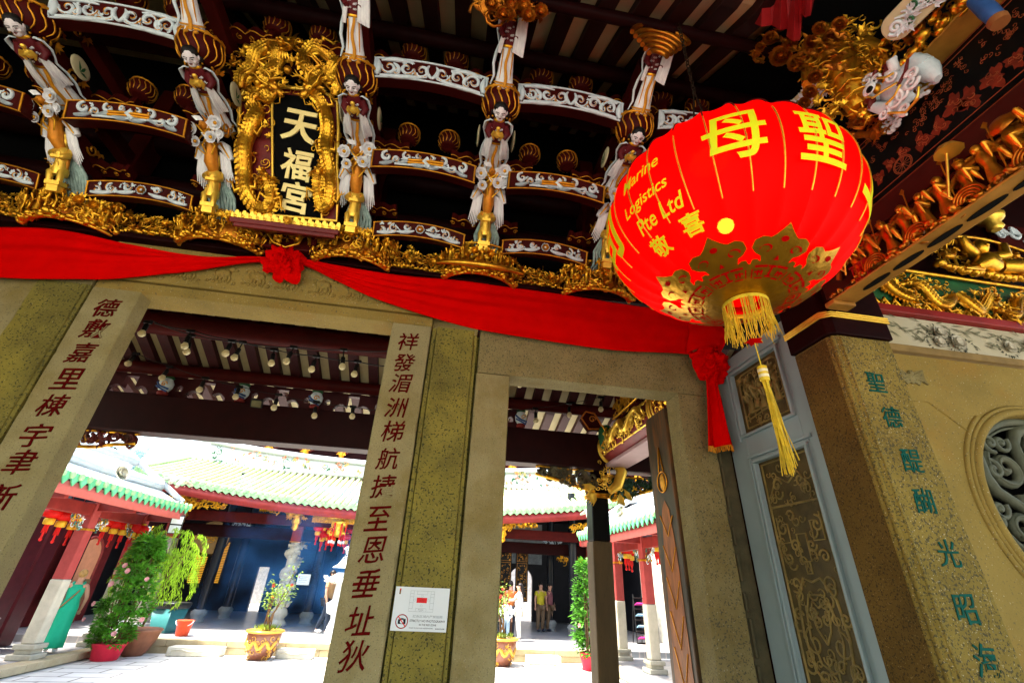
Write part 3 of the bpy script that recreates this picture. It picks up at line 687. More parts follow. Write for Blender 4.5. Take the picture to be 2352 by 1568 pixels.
# ------------------------------------------------------------------ right side: porch side wall with slate-blue frame
SX = 2.19
mb = MB(); mb.bx(2.2, 2.4, 2.1, 3.3, 0, 3.3); o = mb.build("side_wall", maroon_dark); tag(o, "dark side wall of the porch behind the slate blue panel frame", "wall")
fr = thing("carved_screen", "slate blue framed screen with two dark carved stone panels on the porch side wall", "screen", (SX, 2.7, 0))
def framing(mb, y0, y1, z0, z1, d0, w, d1):      # picture frame on x=SX plane, opening y0..y1, z0..z1
    mb.bx(SX-d1, SX-d0, y0-w, y1+w, z1, z1+w); mb.bx(SX-d1, SX-d0, y0-w, y1+w, z0-w, z0); mb.bx(SX-d1, SX-d0, y0-w, y0, z0, z1); mb.bx(SX-d1, SX-d0, y1, y1+w, z0, z1)
UP = (2.40, 2.905, 2.672, 3.145); LO = (2.37, 2.845, .3, 2.455)
mb = MB()
mb.bx(SX-.012, SX+.01, 2.905, 3.095, 0, 3.30); mb.bx(SX-.012, SX+.01, 2.14, 2.37, 0, 3.30); mb.bx(SX-.012, SX+.01, 2.37, 2.905, 3.145, 3.30); mb.bx(SX-.012, SX+.01, 2.37, 2.905, 2.455, 2.672); mb.bx(SX-.012, SX+.01, 2.845, 2.905, 0, 2.455); mb.bx(SX-.012, SX+.01, 2.37, 2.40, 2.672, 3.145)
o = mb.build("rails", slate_blue, fr); bevel(o, .004)
mb = MB()
for (a, b, c, d) in (UP, LO):
    for k, (w, p) in enumerate(((.022, .030), (.018, .022), (.02, .036))):
        off = (.04, .018, 0)[k] if True else 0
        mb.bx(SX-p, SX-.012, a-off-w, b+off+w, d+off, d+off+w); mb.bx(SX-p, SX-.012, b+off, b+off+w, c-off, d+off); 
        if k == 2: mb.bx(SX-p, SX-.012, a-off-w, b+off+w, c-off-w, c-off); mb.bx(SX-p, SX-.012, a-off-w, a-off, c-off, d+off)
o = mb.build("moulding", slate_blue, fr); bevel(o, .006, 3)
SA = basis((0, -1, 0), (0, 0, 1), (-1, 0, 0))     # side wall relief frame: side = towards viewer, front = -x
def relief_panel(nm, r, seed):
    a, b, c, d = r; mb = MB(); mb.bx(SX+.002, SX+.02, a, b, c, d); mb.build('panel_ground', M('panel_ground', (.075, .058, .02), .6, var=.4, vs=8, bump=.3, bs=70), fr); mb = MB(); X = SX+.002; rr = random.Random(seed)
    V = lambda u, v: Vector((X-.002, b-(b-a)*u, c+(d-c)*v))
    def line(pts, w=.006): mb.tube([V(*p) for p in pts], w, 6)
    def vol(u, v, s, cw, a0, t=1.3): 
        pts = spiral(V(u, v), SA.col[0], SA.col[1], s, t, a0, 16, .1, cw); mb.tube(pts, .0065, 6)
    asp = (b-a)/(d-c)
    if nm == 'lo':
        line([(.06, .01), (.06, .99), (.94, .99), (.94, .01)], .008); line([(.06, .86), (.94, .86)], .007); line([(.06, .33), (.94, .33)], .007); line([(.06, .355), (.94, .355)], .005)
        for s in (0, 1):
            f = lambda u: u if s == 0 else 1-u
            cw = 1 if s == 0 else -1
            line([(f(.14), .9), (f(.3), .945), (f(.5), .92)]); vol(f(.28), .92, .045, cw, 0)
            for (u, v, sz, a0) in ((.2, .80, .05, 1.57), (.2, .72, .04, 3.0), (.36, .75, .04, 0), (.22, .655, .05, 4), (.14, .58, .04, 0), (.3, .52, .075, 1.5), (.38, .59, .05, 2.5), (.16, .47, .05, 3.8), (.34, .44, .045, .7), (.2, .40, .05, 2)): vol(f(u), v, sz, cw, a0)
            line([(f(.12), .83), (f(.12), .76), (f(.3), .76), (f(.3), .81), (f(.22), .81)]); line([(f(.5), .66), (f(.36), .67), (f(.2), .62), (f(.16), .54), (f(.22), .46), (f(.4), .42), (f(.5), .43)], .008)
            line([(f(.5), .63), (f(.38), .63), (f(.28), .58), (f(.26), .53), (f(.34), .475), (f(.5), .46)], .006)
            line([(f(.5), .60), (f(.42), .615), (f(.36), .59), (f(.40), .55), (f(.5), .52)], .006); vol(f(.43), .575, .035, cw, 1)
            line([(f(.12), .30), (f(.3), .22), (f(.2), .12), (f(.45), .16)], .008); leafspray(mb, V(f(.3), .22), .08, SA, rr, 7)
            line([(f(.1), .395), (f(.3), .40), (f(.3), .375), (f(.42), .375), (f(.42), .40), (f(.5), .40)])
        line([(.42, .71), (.42, .78), (.58, .78), (.58, .71), (.42, .71)]); line([(.46, .71), (.46, .68), (.54, .68), (.54, .71)]); line([(.44, .445), (.44, .49), (.56, .49), (.56, .445), (.44, .445)])
        flower(mb, V(.5, .25), .10, SA.col[2], 6); flower(mb, V(.3, .14), .07, SA.col[2], 5); flower(mb, V(.72, .16), .08, SA.col[2], 5)
        for k in range(170): curl(mb, V(rr.uniform(.08, .92), rr.uniform(.03, .97)), rr.uniform(.018, .042), SA, rr, .16)
    else:
        line([(.08, .08), (.08, .88), (.16, .94), (.84, .94), (.92, .88), (.92, .08), (.08, .08)], .007)
        for k in range(5): mini_figure(mb, V(.25+.14*k, .26+.05*(k % 2)), .2, SA, rr)
        pine(mb, V(.2, .4), .22, SA, rr); pine(mb, V(.8, .42), .24, SA, rr)
        line([(.1, .26), (.92, .36)], .007); line([(.1, .20), (.92, .3)], .006)
        for k in range(6): line([(.15+.14*k, .16+.02*k), (.15+.14*k, .3)], .005)
        line([(.3, .6), (.5, .74), (.9, .68)], .009); line([(.34, .58), (.34, .4)], .006); line([(.78, .66), (.78, .42)], .006)
        for k in range(26): curl(mb, V(rr.uniform(.12, .88), rr.uniform(.1, .9)), .03, SA, rr, .2)
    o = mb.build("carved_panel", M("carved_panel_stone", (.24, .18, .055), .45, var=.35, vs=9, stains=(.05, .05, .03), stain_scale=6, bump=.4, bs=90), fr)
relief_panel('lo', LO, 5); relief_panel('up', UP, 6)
# ------------------------------------------------------------------ corner column with teal inscription
CX0, CX1, CY0, CY1 = 2.05, 2.415, 1.852, 2.134
ct = thing("corner_column", "tall granite corner column with teal characters and a dark red cap", "column", (2.23, 2.0, 0))
mb = MB(); c = .018
mb.prism([(CX0, CY1), (CX0, CY0+c*2), (CX0+c, CY0+c), (CX0+c*2.2, CY0), (CX1, CY0), (CX1, CY1)][::-1], 2.935, (0, 0, 0)); o = mb.build("shaft", granite_column, ct); bevel(o, .004)
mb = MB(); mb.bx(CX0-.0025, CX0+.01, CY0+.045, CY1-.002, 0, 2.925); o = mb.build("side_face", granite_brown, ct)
mb = MB(); mb.tube([(CX0+.016, CY0+.016, 0), (CX0+.016, CY0+.016, 2.93)], .013, 8); mb.tube([(CX0+.052, CY0+.001, 0), (CX0+.052, CY0+.001, 2.93)], .008, 8); mb.build("corner_bead", granite_column, ct)
mb = MB(); mb.prism([(CX0-.02, CY1+.01), (CX0-.02, CY0+.01), (CX0+.02, CY0-.018), (CX1+.015, CY0-.018), (CX1+.015, CY1+.01)][::-1], .62, (0, 0, 2.937)); o = mb.build("cap", maroon_dark, ct); bevel(o, .006)
mb = MB()
for k in range(3):
    z = 3.045+.014*k; mb.tube([(CX0-.026, CY1+.01, z), (CX0-.026, CY0+.012, z), (CX0+.018, CY0-.022, z), (CX1+.02, CY0-.022, z)], .0075, 6)
mb.build("gold_band", gold_pale, ct)
cc = [(2010, 878), (2048, 958), (2093, 1058), (2122, 1150), (2176, 1270), (2218, 1398), (2264, 1516)]
for ch, (px, py) in zip("聖德醍醐光昭海", cc):
    p = P(px, py, y=CY0); mb = MB(); put_text(mb, ch, (p.x, CY0-.0005, p.z), FACE, .112, .112, .004, .004, .1)
    for i, v in enumerate(mb.v):
        n_ = mnoise.noise_vector(Vector((v[0]*26, ord(ch), v[2]*26))); mb.v[i] = (v[0]+n_.x*.005, v[1], v[2]+n_.z*.005)
    mb.build("glyph", teal_paint, ct)
# ------------------------------------------------------------------ round-window wall
WY = 1.965
wall = thing("window_wall", "yellowish granite wall panel to the right of the corner column", "wall", (3.5, WY, 0))
WC = Vector((3.30, 2.09)); WR = .52
def ringpoly(r, n=48): return [(WC.x+r*cos(2*pi*k/n), WC.y+r*sin(2*pi*k/n)) for k in range(n)]
mb = MB(); n = 48; inner = ringpoly(WR, n); rect = []
for k in range(n):
    a = 2*pi*k/n; dx, dz = cos(a), sin(a)
    lims = [((6.0-WC.x)/dx if dx > 0 else (2.416-WC.x)/dx) if abs(dx) > 1e-9 else 1e9, ((2.935-WC.y)/dz if dz > 0 else (0-WC.y)/dz) if abs(dz) > 1e-9 else 1e9]
    t = min(l for l in lims if l > 0); rect.append((WC.x+dx*t, WC.y+dz*t))
vs_ = [(x, WY, z) for x, z in inner]+[(x, WY, z) for x, z in rect]+[(x, WY+.12, z) for x, z in inner]
mb.add(vs_, [(k, (k+1) % n, n+(k+1) % n, n+k) for k in range(n)]+[(k, 2*n+k, 2*n+(k+1) % n, (k+1) % n) for k in range(n)])
# corner fill triangles so that the sheet is a full rectangle
for (x, z) in ((6.0, 2.935), (2.416, 2.935), (2.416, 0), (6.0, 0)):
    a = atan2(z-WC.y, x-WC.x) % (2*pi); k = int(a/(2*pi)*n); p, q = rect[k], rect[(k+1) % n]; mb.add([(p[0], WY, p[1]), (x, WY, z), (q[0], WY, q[1])], [(0, 1, 2)])
mb.build("panel", granite_warm, wall)
mb = MB()      # shallow raised polygonal field around the window
def edge(pts, w=.012, d=.008):
    for p, q in zip(pts[:-1], pts[1:]): mb.tube([(p[0], WY, p[1]), (q[0], WY, q[1])], w*.5, 6)
edge([(2.52, 0), (2.52, 2.64), (2.66, 2.64), (2.84, 2.49)]); mb.tube([(WC.x+.60*cos(a), WY, WC.y+.60*sin(a)) for a in [2.2+i*.05 for i in range(0, 60)]], .014, 8)
mb.build("raised_edge", granite_warm, wall)
mb = MB(); 
for r, w in ((.545, .024), (.575, .012)): mb.tube([(WC.x+r*cos(2*pi*k/64), WY-.004, WC.y+r*sin(2*pi*k/64)) for k in range(65)], w, 8, cap=False)
mb.build("window_surround", granite_warm, wall)
gr = thing("stone_grille", "round carved stone window grille of coiled dragons in the granite wall", "window", (WC.x, WY, WC.y))
FA = basis((1, 0, 0), (0, 0, 1), (0, -1, 0)); rr = random.Random(21)
mb = MB(); mb.tube([(WC.x+.505*cos(2*pi*k/64), WY+.05, WC.y+.505*sin(2*pi*k/64)) for k in range(65)], .024, 8, cap=False)
mb.tube([(WC.x+.47*cos(2*pi*k/64), WY+.055, WC.y+.47*sin(2*pi*k/64)) for k in range(65)], .008, 6, cap=False); mb.build("rim", stone_green, gr)
mb = MB()
for k in range(6):
    a = 2*pi*k/6+.3
    for (rad, s) in ((.33, .115), (.14, .10)):
        q = a+(.4 if rad < .2 else 0); c0 = Vector((WC.x+rad*cos(q), WY+.06, WC.y+rad*sin(q)))
        mb.tube(spiral(c0, FA.col[0], FA.col[1], s, 1.5, q, 26, .08, 1), .023, 7); mb.tube([p-Vector((0, .018, 0)) for p in spiral(c0, FA.col[0], FA.col[1], s*1.02, 1.5, q, 26, .1, 1)], .008, 5)
    e = [Vector((WC.x+r*cos(a+b), WY+.06, WC.y+r*sin(a+b))) for r, b in ((.49, .1), (.44, .35), (.38, .5), (.28, .62), (.18, .9), (.1, 1.4))]; mb.tube(e, [.03, .034, .03, .028, .024, .02], 7); mb.tube([p-Vector((0, .022, 0)) for p in e], .007, 5)
    for r, b in ((.46, -.15), (.40, .2), (.42, .75)): mb.ell((WC.x+r*cos(a+b), WY+.05, WC.y+r*sin(a+b)), (.018, .018, .018)); mb.tube(spiral((WC.x+r*cos(a+b), WY+.045, WC.y+r*sin(a+b)), FA.col[0], FA.col[1], .055, 1.3, b*9, 16, .1, -1), .014, 6)
dragon_head(mb, Vector((WC.x, WY+.04, WC.y-.05)), Vector((.3, -.6, .5)), Vector((0, -1, .3)), .05, rr); mb.build("tracery", stone_green, gr)
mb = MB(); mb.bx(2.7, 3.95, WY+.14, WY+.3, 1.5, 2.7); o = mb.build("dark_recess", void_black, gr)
# bat relief
bt = MB(); z0 = 2.775; x0 = 2.605
bt.ell((x0, WY-.004, z0), (.03, .012, .035)); bt.ell((x0+.01, WY-.006, z0+.035), (.018, .012, .018))
for s in (-1, 1):
    bt.prism([(x0, z0+.02), (x0+s*.05, z0+.05), (x0+s*.10, z0+.065), (x0+s*.09, z0+.01), (x0+s*.10, z0-.03), (x0+s*.06, z0-.015), (x0+s*.04, z0-.04), (x0, z0-.02)][::s], .008, (0, WY-.009, 0), basis((1, 0, 0), (0, 0, 1), (0, 1, 0)))
    for k in range(3): bt.tube([(x0, WY-.008, z0+.01), (x0+s*.085, WY-.01, z0+.05-.035*k)], .004, 5)
o = bt.build("bat_relief", granite, wall)
# floral relief band, red string course, gilded frieze
FB = thing("floral_frieze", "pale stone frieze of daisies and slender leaves above the granite wall", "frieze", (3.5, WY, 3.08))
mb = MB(); mb.bx(2.417, 6, WY-.012, WY+.1, 2.99, 3.20); o = mb.build("slab", M("stone_cream", (.50, .46, .33), .7, var=.15, vs=5, stains=(.33, .26, .12), stain_scale=2.5, bump=.2), FB)
mb = MB(); mb.bx(2.417, 6, WY-.03, WY+.1, 2.94, 2.988); o = mb.build("ledge", M("stone_ochre", (.23, .15, .05), .75, var=.3, vs=6, bump=.3), FB); bevel(o, .006)
mb = MB(); rr = random.Random(31); yb = WY-.014; dark = MB()
for (fx, fz, r) in ((2.93, 3.11, .05), (3.03, 3.05, .056), (2.90, 3.04, .042), (3.42, 3.07, .045), (3.6, 3.1, .05)): flower(mb, (fx, yb, fz), r, (0, -1, 0), 9, .25, 2)
sl = MB()
for k in range(110):
    x = rr.uniform(2.46, 3.9); z = rr.uniform(3.06, 3.19); d = Vector((rr.choice((-1, 1))*rr.uniform(.4, 1), -.1, rr.uniform(-1, .3))); sl.leaf((x, yb, z), d, (0, -1, 0), rr.uniform(.05, .11), .011)
for k in range(80):
    fx, fz = rr.choice(((2.93, 3.11), (3.03, 3.05), (2.90, 3.04), (3.1, 3.03), (3.42, 3.07))); a = rr.uniform(0, 6.28); dark.leaf((fx+.05*cos(a), yb+.004, fz+.04*sin(a)), (cos(a), -.05, sin(a)*.8), (0, -1, 0), .05, .03)
sl.build("slender_leaves", M('leaf_olive', (.17, .165, .10), .7, var=.3), FB); mb.build("relief_flowers", stone_white, FB); dark.build("relief_leaves", M("leaf_dark", (.05, .055, .04), .6, var=.3), FB)
GF = thing("gilded_frieze", "gilded openwork frieze of beasts and fish on a green ground above the floral band", "frieze", (3.5, WY, 3.4))
mb = MB(); mb.bx(2.417, 6, WY-.05, WY+.1, 3.205, 3.262); o = mb.build("red_course", M("red_course", (.25, .012, .01), .45, var=.25, vs=4), GF); bevel(o, .008)
mb = MB(); mb.bx(2.417, 6, WY-.0, WY+.1, 3.265, 3.60); mb.build("green_ground", green_p, GF)
rr = random.Random(41)
def frz(u, v, d=0): return Vector((2.50+1.6*u, WY-.006-d, 3.275+.28*v)), FA
mb = MB()
for k in range(22):
    x = 2.48+.075*k; mb.tube(spiral((x, WY-.012, 3.285), FA.col[0], FA.col[1], .034, 1.2, 0, 12, .2), .010, 6); mb.tube([(x-.04, WY-.014, 3.272), (x, WY-.02, 3.325), (x+.04, WY-.014, 3.272)], .010, 6)
for k in range(5):
    u0 = .04+.2*k; pts = []
    for i in range(22):
        t = i/21; p, A_ = frz(u0+.17*t, .42+.30*sin(t*5.2+k*1.3)*(1-.3*t), .025+.01*sin(t*9)); pts.append(p)
    if k % 2: pts = pts[::-1]
    dragon(mb, pts, .030, FA, rr, True, True)
for k in range(150): 
    p, A_ = frz(rr.random(), rr.uniform(.1, 1), rr.uniform(0, .03))
    if rr.random() < .5: leafspray(mb, p, rr.uniform(.03, .055), FA, rr, 5)
    else: curl(mb, p, rr.uniform(.015, .03), FA, rr, .24)
mb.tube([(2.42, WY-.03, 3.575), (6, WY-.03, 3.575)], .014, 6)
mb.build("carving", gold, GF)
# laughing gilded figure group over the frieze
BG = thing("gilded_group", "gilded carving of a laughing seated figure with a rider above the green frieze", "carving", (3.6, 1.93, 3.66))
rr = random.Random(51); mb = MB(); bc = P(2266, 604, y=1.9); Y0 = 1.93
mb.ell(bc+Vector((0, 0, .0)), (.085, .075, .08), n=14, k=10); mb.ell(bc+Vector((-.005, -.01, .125)), (.052, .05, .06), n=12, k=8); mb.ell(bc+Vector((-.005, -.055, .115)), (.016, .014, .012))
for s in (-1, 1):
    mb.ell(bc+Vector((s*.05, 0, .12)), (.012, .014, .03)); mb.tube([bc+Vector((s*.07, 0, .06)), bc+Vector((s*.15, -.03, .07)), bc+Vector((s*.17, -.04, .16))], [.035, .04, .025], 8)
    mb.tube([bc+Vector((s*.02, -.04, -.06)), bc+Vector((s*.14, -.07, -.06)), bc+Vector((s*.2, -.05, -.1))], [.05, .055, .03], 8)
    for k in range(7): mb.tube([bc+Vector((s*.05, -.04, .03-.01*k)), bc+Vector((s*(.11+.01*k), -.06, -.01-.02*k)), bc+Vector((s*(.13+.03*k), -.06, -.1-.006*k))], .009, 5)
mini_figure(mb, bc+Vector((.3, 0, -.1)), .24, FA, rr); mini_figure(mb, bc+Vector((.42, 0, -.1)), .24, FA, rr); mini_figure(mb, bc+Vector((-.12, .03, .04)), .16, FA, rr)
mini_horse(mb, bc+Vector((-.30, .0, -.08)), .17, FA, rr); mini_figure(mb, bc+Vector((-.30, 0, .02)), .15, FA, rr, False)
for k in range(34): rock(mb, bc+Vector((-.45+.032*k, -.02, -.125+.05*(abs(k-14)/20)**2+rr.uniform(-.01, .01))), .04, FA, rr)
mb.tube([bc+Vector((-.45+.05*i, .0, .13+.10*sin(i/20*pi))) for i in range(20)], .012, 6)

for k in range(70): (curl if k % 2 else leafspray)(mb, bc+Vector((rr.uniform(-.42, .45), rr.uniform(-.02, .03), rr.uniform(-.1, .12))), rr.uniform(.02, .04), FA, rr)
mb.build("figures", gold, BG)
mb = MB(); mb.bx(2.45, 6, 2.0, 2.1, 3.61, 5.2); o = mb.build("backboard", maroon_dark); tag(o, "dark timber backboard behind the gilded laughing figure", "board")
SB = thing("scroll_board", "dark red board with pale blue scrollwork at the right edge", "board", (3.7, 1.96, 3.95)); q = P(2335, 540, y=1.93)
mb = MB(); mb.bx(q.x-.16, 6, 1.95, 1.99, q.z-.12, q.z+.12); mb.build("board", maroon, SB); mb = MB()
for k in range(7): 
    pp = q+Vector((-.12+.12*k, .012, .02*sin(k*2))); mb.tube(spiral(pp, FA.col[0], FA.col[1], .06, 1.3, k*1.7, 18, .15, (-1)**k), [.014*(1-.5*i/18) for i in range(19)], 6); leafspray(mb, pp, .06, FA, rr, 6)
mb.build("scrollwork", white_blue, SB)
LB = thing("lotus_finial", "gilded lotus post head beside the pale blue scrollwork", "carving", (3.5, 1.9, 3.9)); q = P(2272, 500, y=1.88)
mb = MB(); mb.lathe([(.03, -.12), (.05, -.1), (.04, -.06), (.075, -.03), (.085, .0), (.05, .03), (.05, .05), (.075, .08), (.06, .13), (.02, .16)], q, n=14, rip=lambda a, t: 1+.06*sin(7*a)); mb.build("head", gold_pale, LB)
# ------------------------------------------------------------------ depth beam with painted panel, gilded figure shelf
BX = 2.05
bm_ = thing("painted_beam", "dark beam with a black panel of red painted figures running above the gilded shelf", "beam", (2.2, .6, 3.06))
mb = MB(); mb.bx(BX, 2.10, -1.2, 1.83, 3.07, 3.98); o = mb.build("timber", maroon_dark, bm_); 
mb = MB(); mb.bx(BX-.004, BX+.02, -1.2, 1.72, 3.445, 3.80); mb.build("panel", lacquer_black, bm_)
mb = MB()
for z in (3.435, 3.47, 3.785, 3.81): mb.tube([(BX-.006, -1.2, z), (BX-.006, 1.72, z)], .0028, 4)
mb.build("panel_line", M("line_red", (.22, .045, .015), .5, var=0), bm_)
mb = MB(); mb.bx(BX-.022, BX, -1.2, 1.78, 3.30, 3.42); mb.bx(BX-.012, BX, -1.2, 1.8, 3.12, 3.29); o = mb.build("fascia", M("fascia_maroon", (.05, .006, .004), .4, var=.3), bm_); bevel(o, .006)
PA = basis((0, -1, 0), (0, 0, 1), (-1, 0, 0)); rr = random.Random(61)
red_draw = M("red_drawing", (.15, .018, .006), .6, var=.35, vs=30); mb = MB(); ln = MB()
def pflat(y, z, s, kind):
    X = BX-.0045
    poly = []
    k = 26
    for i in range(k):
        a = 2*pi*i/k; r = s*(1+.3*sin(3*a+y*9)+.18*sin(7*a+z*20)+.1*sin(11*a)); poly.append((y+r*.8*cos(a), z+r*1.05*sin(a)))
    mb.add([(X, p[0], p[1]) for p in poly], [tuple(range(k))])
    for i in range(7): 
        a = rr.uniform(0, 6.28); c0 = Vector((X-.001, y+s*.4*cos(a), z+s*.5*sin(a))); ln.tube(spiral(c0, PA.col[0], PA.col[1], s*.35, .8, a, 8), .0014, 4)
for k in range(16): pflat(.40+.075*k+rr.uniform(-.02, .02), 3.555+rr.uniform(-.02, .045), rr.uniform(.03, .055), 0)
for k in range(60):
    y = rr.uniform(.35, 1.6); z = 3.66+rr.uniform(-.03, .1)
    for j in range(3): ln.tube(spiral((BX-.005, y+rr.uniform(-.02, .02), z+rr.uniform(-.02, .02)), PA.col[0], PA.col[1], .012, 1, j*2, 6), .0012, 4)
wc_ = Vector((BX-.006, *P(2222, 397, x=BX)[1:])); wc_ = P(2102-27, 378, x=BX)
for r in (.045, .039): ln.tube([wc_+Vector((-.004, r*cos(2*pi*i/24), r*sin(2*pi*i/24))) for i in range(25)], .002, 4)
for i in range(12): ln.tube([wc_+Vector((-.004, 0, 0)), wc_+Vector((-.004, .04*cos(2*pi*i/12), .04*sin(2*pi*i/12)))], .0013, 4)
mb.build("painted_figures", red_draw, bm_); ln.build("painted_lines", M("red_drawing_line", (.30, .07, .02), .6, var=.2), bm_)
# shelf
SZ = 3.03; sh = thing("gilded_shelf", "gilded shelf running from the corner column towards the viewer", "shelf", (1.99, 1.0, SZ))
mb = MB(); mb.bx(1.925, 2.055, .2, 1.66, SZ-.012, SZ); 
mb.bx(1.925, 2.055, 1.66, 1.72, SZ-.03, SZ); o = mb.build("plate", M("shelf_brown", (.34, .16, .025), .5, .1, var=.3, vs=8), sh); bevel(o, .005)
mb = MB()
for k in range(8): mb.prism([(.03*cos(a)*.6, .075*sin(a)) for a in [i*2*pi/16 for i in range(16)]], .003, (1.995, .32+.165*k, SZ-.0155))
mb.build("slots", void_black, sh)
mb = MB(); rr = random.Random(71)
for k in range(90):
    y = rr.uniform(.25, 1.7); rock(mb, (1.925+rr.uniform(-.006, .03), y, SZ+rr.uniform(0, .035)), rr.uniform(.014, .032), PA, rr)
for k in range(6):
    y = .34+.21*k
    for j in range(4): mb.tube([(1.915, y+.055*(1-.22*j)*cos(a), SZ+.01+.055*(1-.22*j)*sin(a)) for a in [pi*i/10 for i in range(11)]], .006, 5)
mb.build("rockwork", gold_red, sh)
mb = MB()
for k in range(9):      # twisted branch behind the figures
    y = .3+.16*k; mb.tube([(2.02, y-.09, 3.17), (2.0, y-.04, 3.235), (2.0, y+.03, 3.24), (2.02, y+.09, 3.17)], .016, 7)
    for j in range(14): mb.leaf((1.99, y-.08+.012*j, 3.19+.05*sin(j/13*pi)), (-.5, .4, .4), (-1, 0, .3), .022, .018)
mb.build("pine_branch", gold_red, sh)
figs = [("gilded figure with raised fan on the shelf, nearest the corner column", 1.50, .19), ("gilded figure in long robe beside the red chest on the shelf", 1.405, .20), ("gilded shelf figure with one arm up, third from the corner column", 1.315, .20), ("gilded shelf figure with folded hands, fourth from the corner column", 1.23, .21), ("gilded shelf figure turning left, fifth from the corner column", 1.145, .20), ("gilded shelf figure with wide sleeves, sixth from the corner column", 1.06, .21), ("gilded shelf figure carrying a parasol pole", .965, .20), ("gilded shelf figure with swept-back sleeve beside the parasol bearer", .885, .21), ("gilded shelf figure with round straw hat", .79, .22), ("gilded shelf figure at the right edge holding a rod", .68, .22)]
for k, (lb, y, h) in enumerate(figs):
    f = thing("shelf_figure", lb, "figurine", (1.965, y, SZ), group="gilded figures along the shelf"); rr = random.Random(100+k); mb = MB()
    T_ = basis((0, -1, 0), (0, .0, 1), (-1, 0, 0)); mini_figure(mb, (1.955, y, SZ+.02), h, T_, rr, k in (2, 6, 8))
    mb.build("body", M('gold_figure', (.66, .30, .025), .36, .85, var=.3, vs=12, stains=(.32, .06, .01), stain_scale=14, stain_amt=.6), f)
    if k == 6:
        mb = MB(); mb.tube([(1.90, y+.05, SZ+.06), (1.90, y-.02, SZ+.25)], .005, 5); mb.lathe([(.05, 0), (.035, .025), (.0, .035)], (1.90, y-.025, SZ+.24), n=10); mb.build("parasol", gold_pale, f)
    if k == 8:
        mb = MB(); mb.lathe([(.055, 0), (.05, .012), (.02, .03), (0, .032)], (1.95, y, SZ+.02+h*.9), frame((-.8, 0, .6)), n=14); mb.build("hat", gold_red, f)
    if k in (0, 9):
        mb = MB(); mb.tube([(1.90, y+.03, SZ+.05), (1.89, y-.03, SZ+.23)], .004, 5); mb.build("rod", gold_pale, f)
cb = MB(); cb.bx(1.94, 2.02, 1.44, 1.53, SZ+.003, SZ+.09); 
for k in range(6): cb.bx(1.932, 1.94, 1.447+.014*k, 1.454+.014*k, SZ+.01, SZ+.07)
cb.bx(1.935, 2.025, 1.435, 1.535, SZ+.09, SZ+.10); o = cb.build("red_chest", M("chest_red", (.35, .015, .01), .4, .1, var=.2)); bevel(o, .004); tag(o, "small red lacquered chest on the gilded shelf near the column", "chest")
# ------------------------------------------------------------------ carvings hanging at the top right
g2 = thing("gilded_shelf", "upper gilded shelf of carved clouds and figures near the top right corner", "shelf", (2.0, .7, 3.86)); mb = MB(); rr = random.Random(81)
mb.bx(1.93, 2.05, .2, 1.02, 3.82, 3.832); o = mb.build("plate", M("shelf_brown", (.3, .15, .03)), g2)
mb = MB()
def up2(u, v, d=0): return Vector((1.94-d, 1.05-.7*u, 3.84+.26*v)), PA
carve(mb, up2, 10, 90, rr, .13, "ffphl", .05); mb.build("figures", gold, g2)
def pxat(px, py, x): return P(px, py, x=x)
w = thing("gilded_warrior", "large gilded armoured figure hanging beside the painted beast head", "carving", tuple(pxat(1945, 150, 1.86))); mb = MB(); rr = random.Random(91)
a = pxat(1975, 250, 1.88); b = pxat(1900, 85, 1.82); mid = a.lerp(b, .5)
mb.tube([a, a.lerp(b, .25), mid, a.lerp(b, .75), b], [.05, .075, .085, .07, .045], 10); ax = (b-a).normalized(); 
WA = frame(ax, (-.6, -.7, 0)); B2 = basis(WA.col[0], ax, WA.col[1])
for k in range(7):
    c = a.lerp(b, .1+.13*k); mb.tube([c+WA @ Vector((.082*cos(q), .082*sin(q), .012*sin(q*5+k))) for q in [i*2*pi/14 for i in range(15)]], .006, 5, cap=False)
for k in range(240):
    q = rr.uniform(0, 6.28); t_q = rr.uniform(.05, .95); rq = .05+.035*sin(pi*t_q); n_q = WA @ Vector((cos(q), sin(q), 0)); mb.leaf(a.lerp(b, t_q)+n_q*rq, -ax+n_q*.5, n_q, .035, .03)
mb.ell(b+ax*.05, (.04, .04, .045), n=10, k=7); dragon_head(mb, a-ax*.02, -ax+Vector((0, -.3, 0)), Vector((-1, -.5, 0)), .035, rr)
for s in (-1, 1): mb.tube([a.lerp(b, .8), a.lerp(b, .7)+WA.col[0]*s*.13, a.lerp(b, .45)+WA.col[0]*s*.17+WA.col[1]*.05], [.035, .04, .025], 7)
for k in range(130):
    p = a.lerp(b, rr.random())+WA.col[0]*rr.choice((-1, 1))*rr.uniform(.05, .17)+WA.col[1]*rr.uniform(-.03, .06)
    (leafspray if rr.random() < .6 else curl)(mb, p, rr.uniform(.025, .05), B2, rr)
mb.build("figure", gold, w)
fl = thing("gilded_flowers", "spray of gilded flowers under the red carved petals at the top", "carving", tuple(pxat(1800, 130, 1.7))); mb = MB()
for (px, py, r) in ((1768, 92, .06), (1745, 110, .04), (1790, 135, .085), (1828, 150, .07), (1860, 100, .05), (1735, 128, .035), (1880, 70, .05), (1815, 105, .05), (1905, 90, .05), (1925, 60, .05), (1870, 180, .05), (1858, 215, .05), (1845, 240, .045)): flower(mb, pxat(px, py, 1.66+.0003*(px-1800)), r*.8, (-.45, -.75, -.5), 7, .3, 3)
for k in range(40):
    p = pxat(rr.uniform(1730, 1930), rr.uniform(70, 165), 1.68); leafspray(mb, p, .05, basis((.9, -.3, 0), (0, 0, 1), (-.4, -.8, -.3)), rr, 5)
mb.build("spray", gold_red, fl)
rp = thing("red_petal_lamp", "faceted red carved petals hanging at the top edge", "carving", tuple(pxat(1780, 30, 1.66))); mb = MB(); c0 = pxat(1790, -40, 1.64)
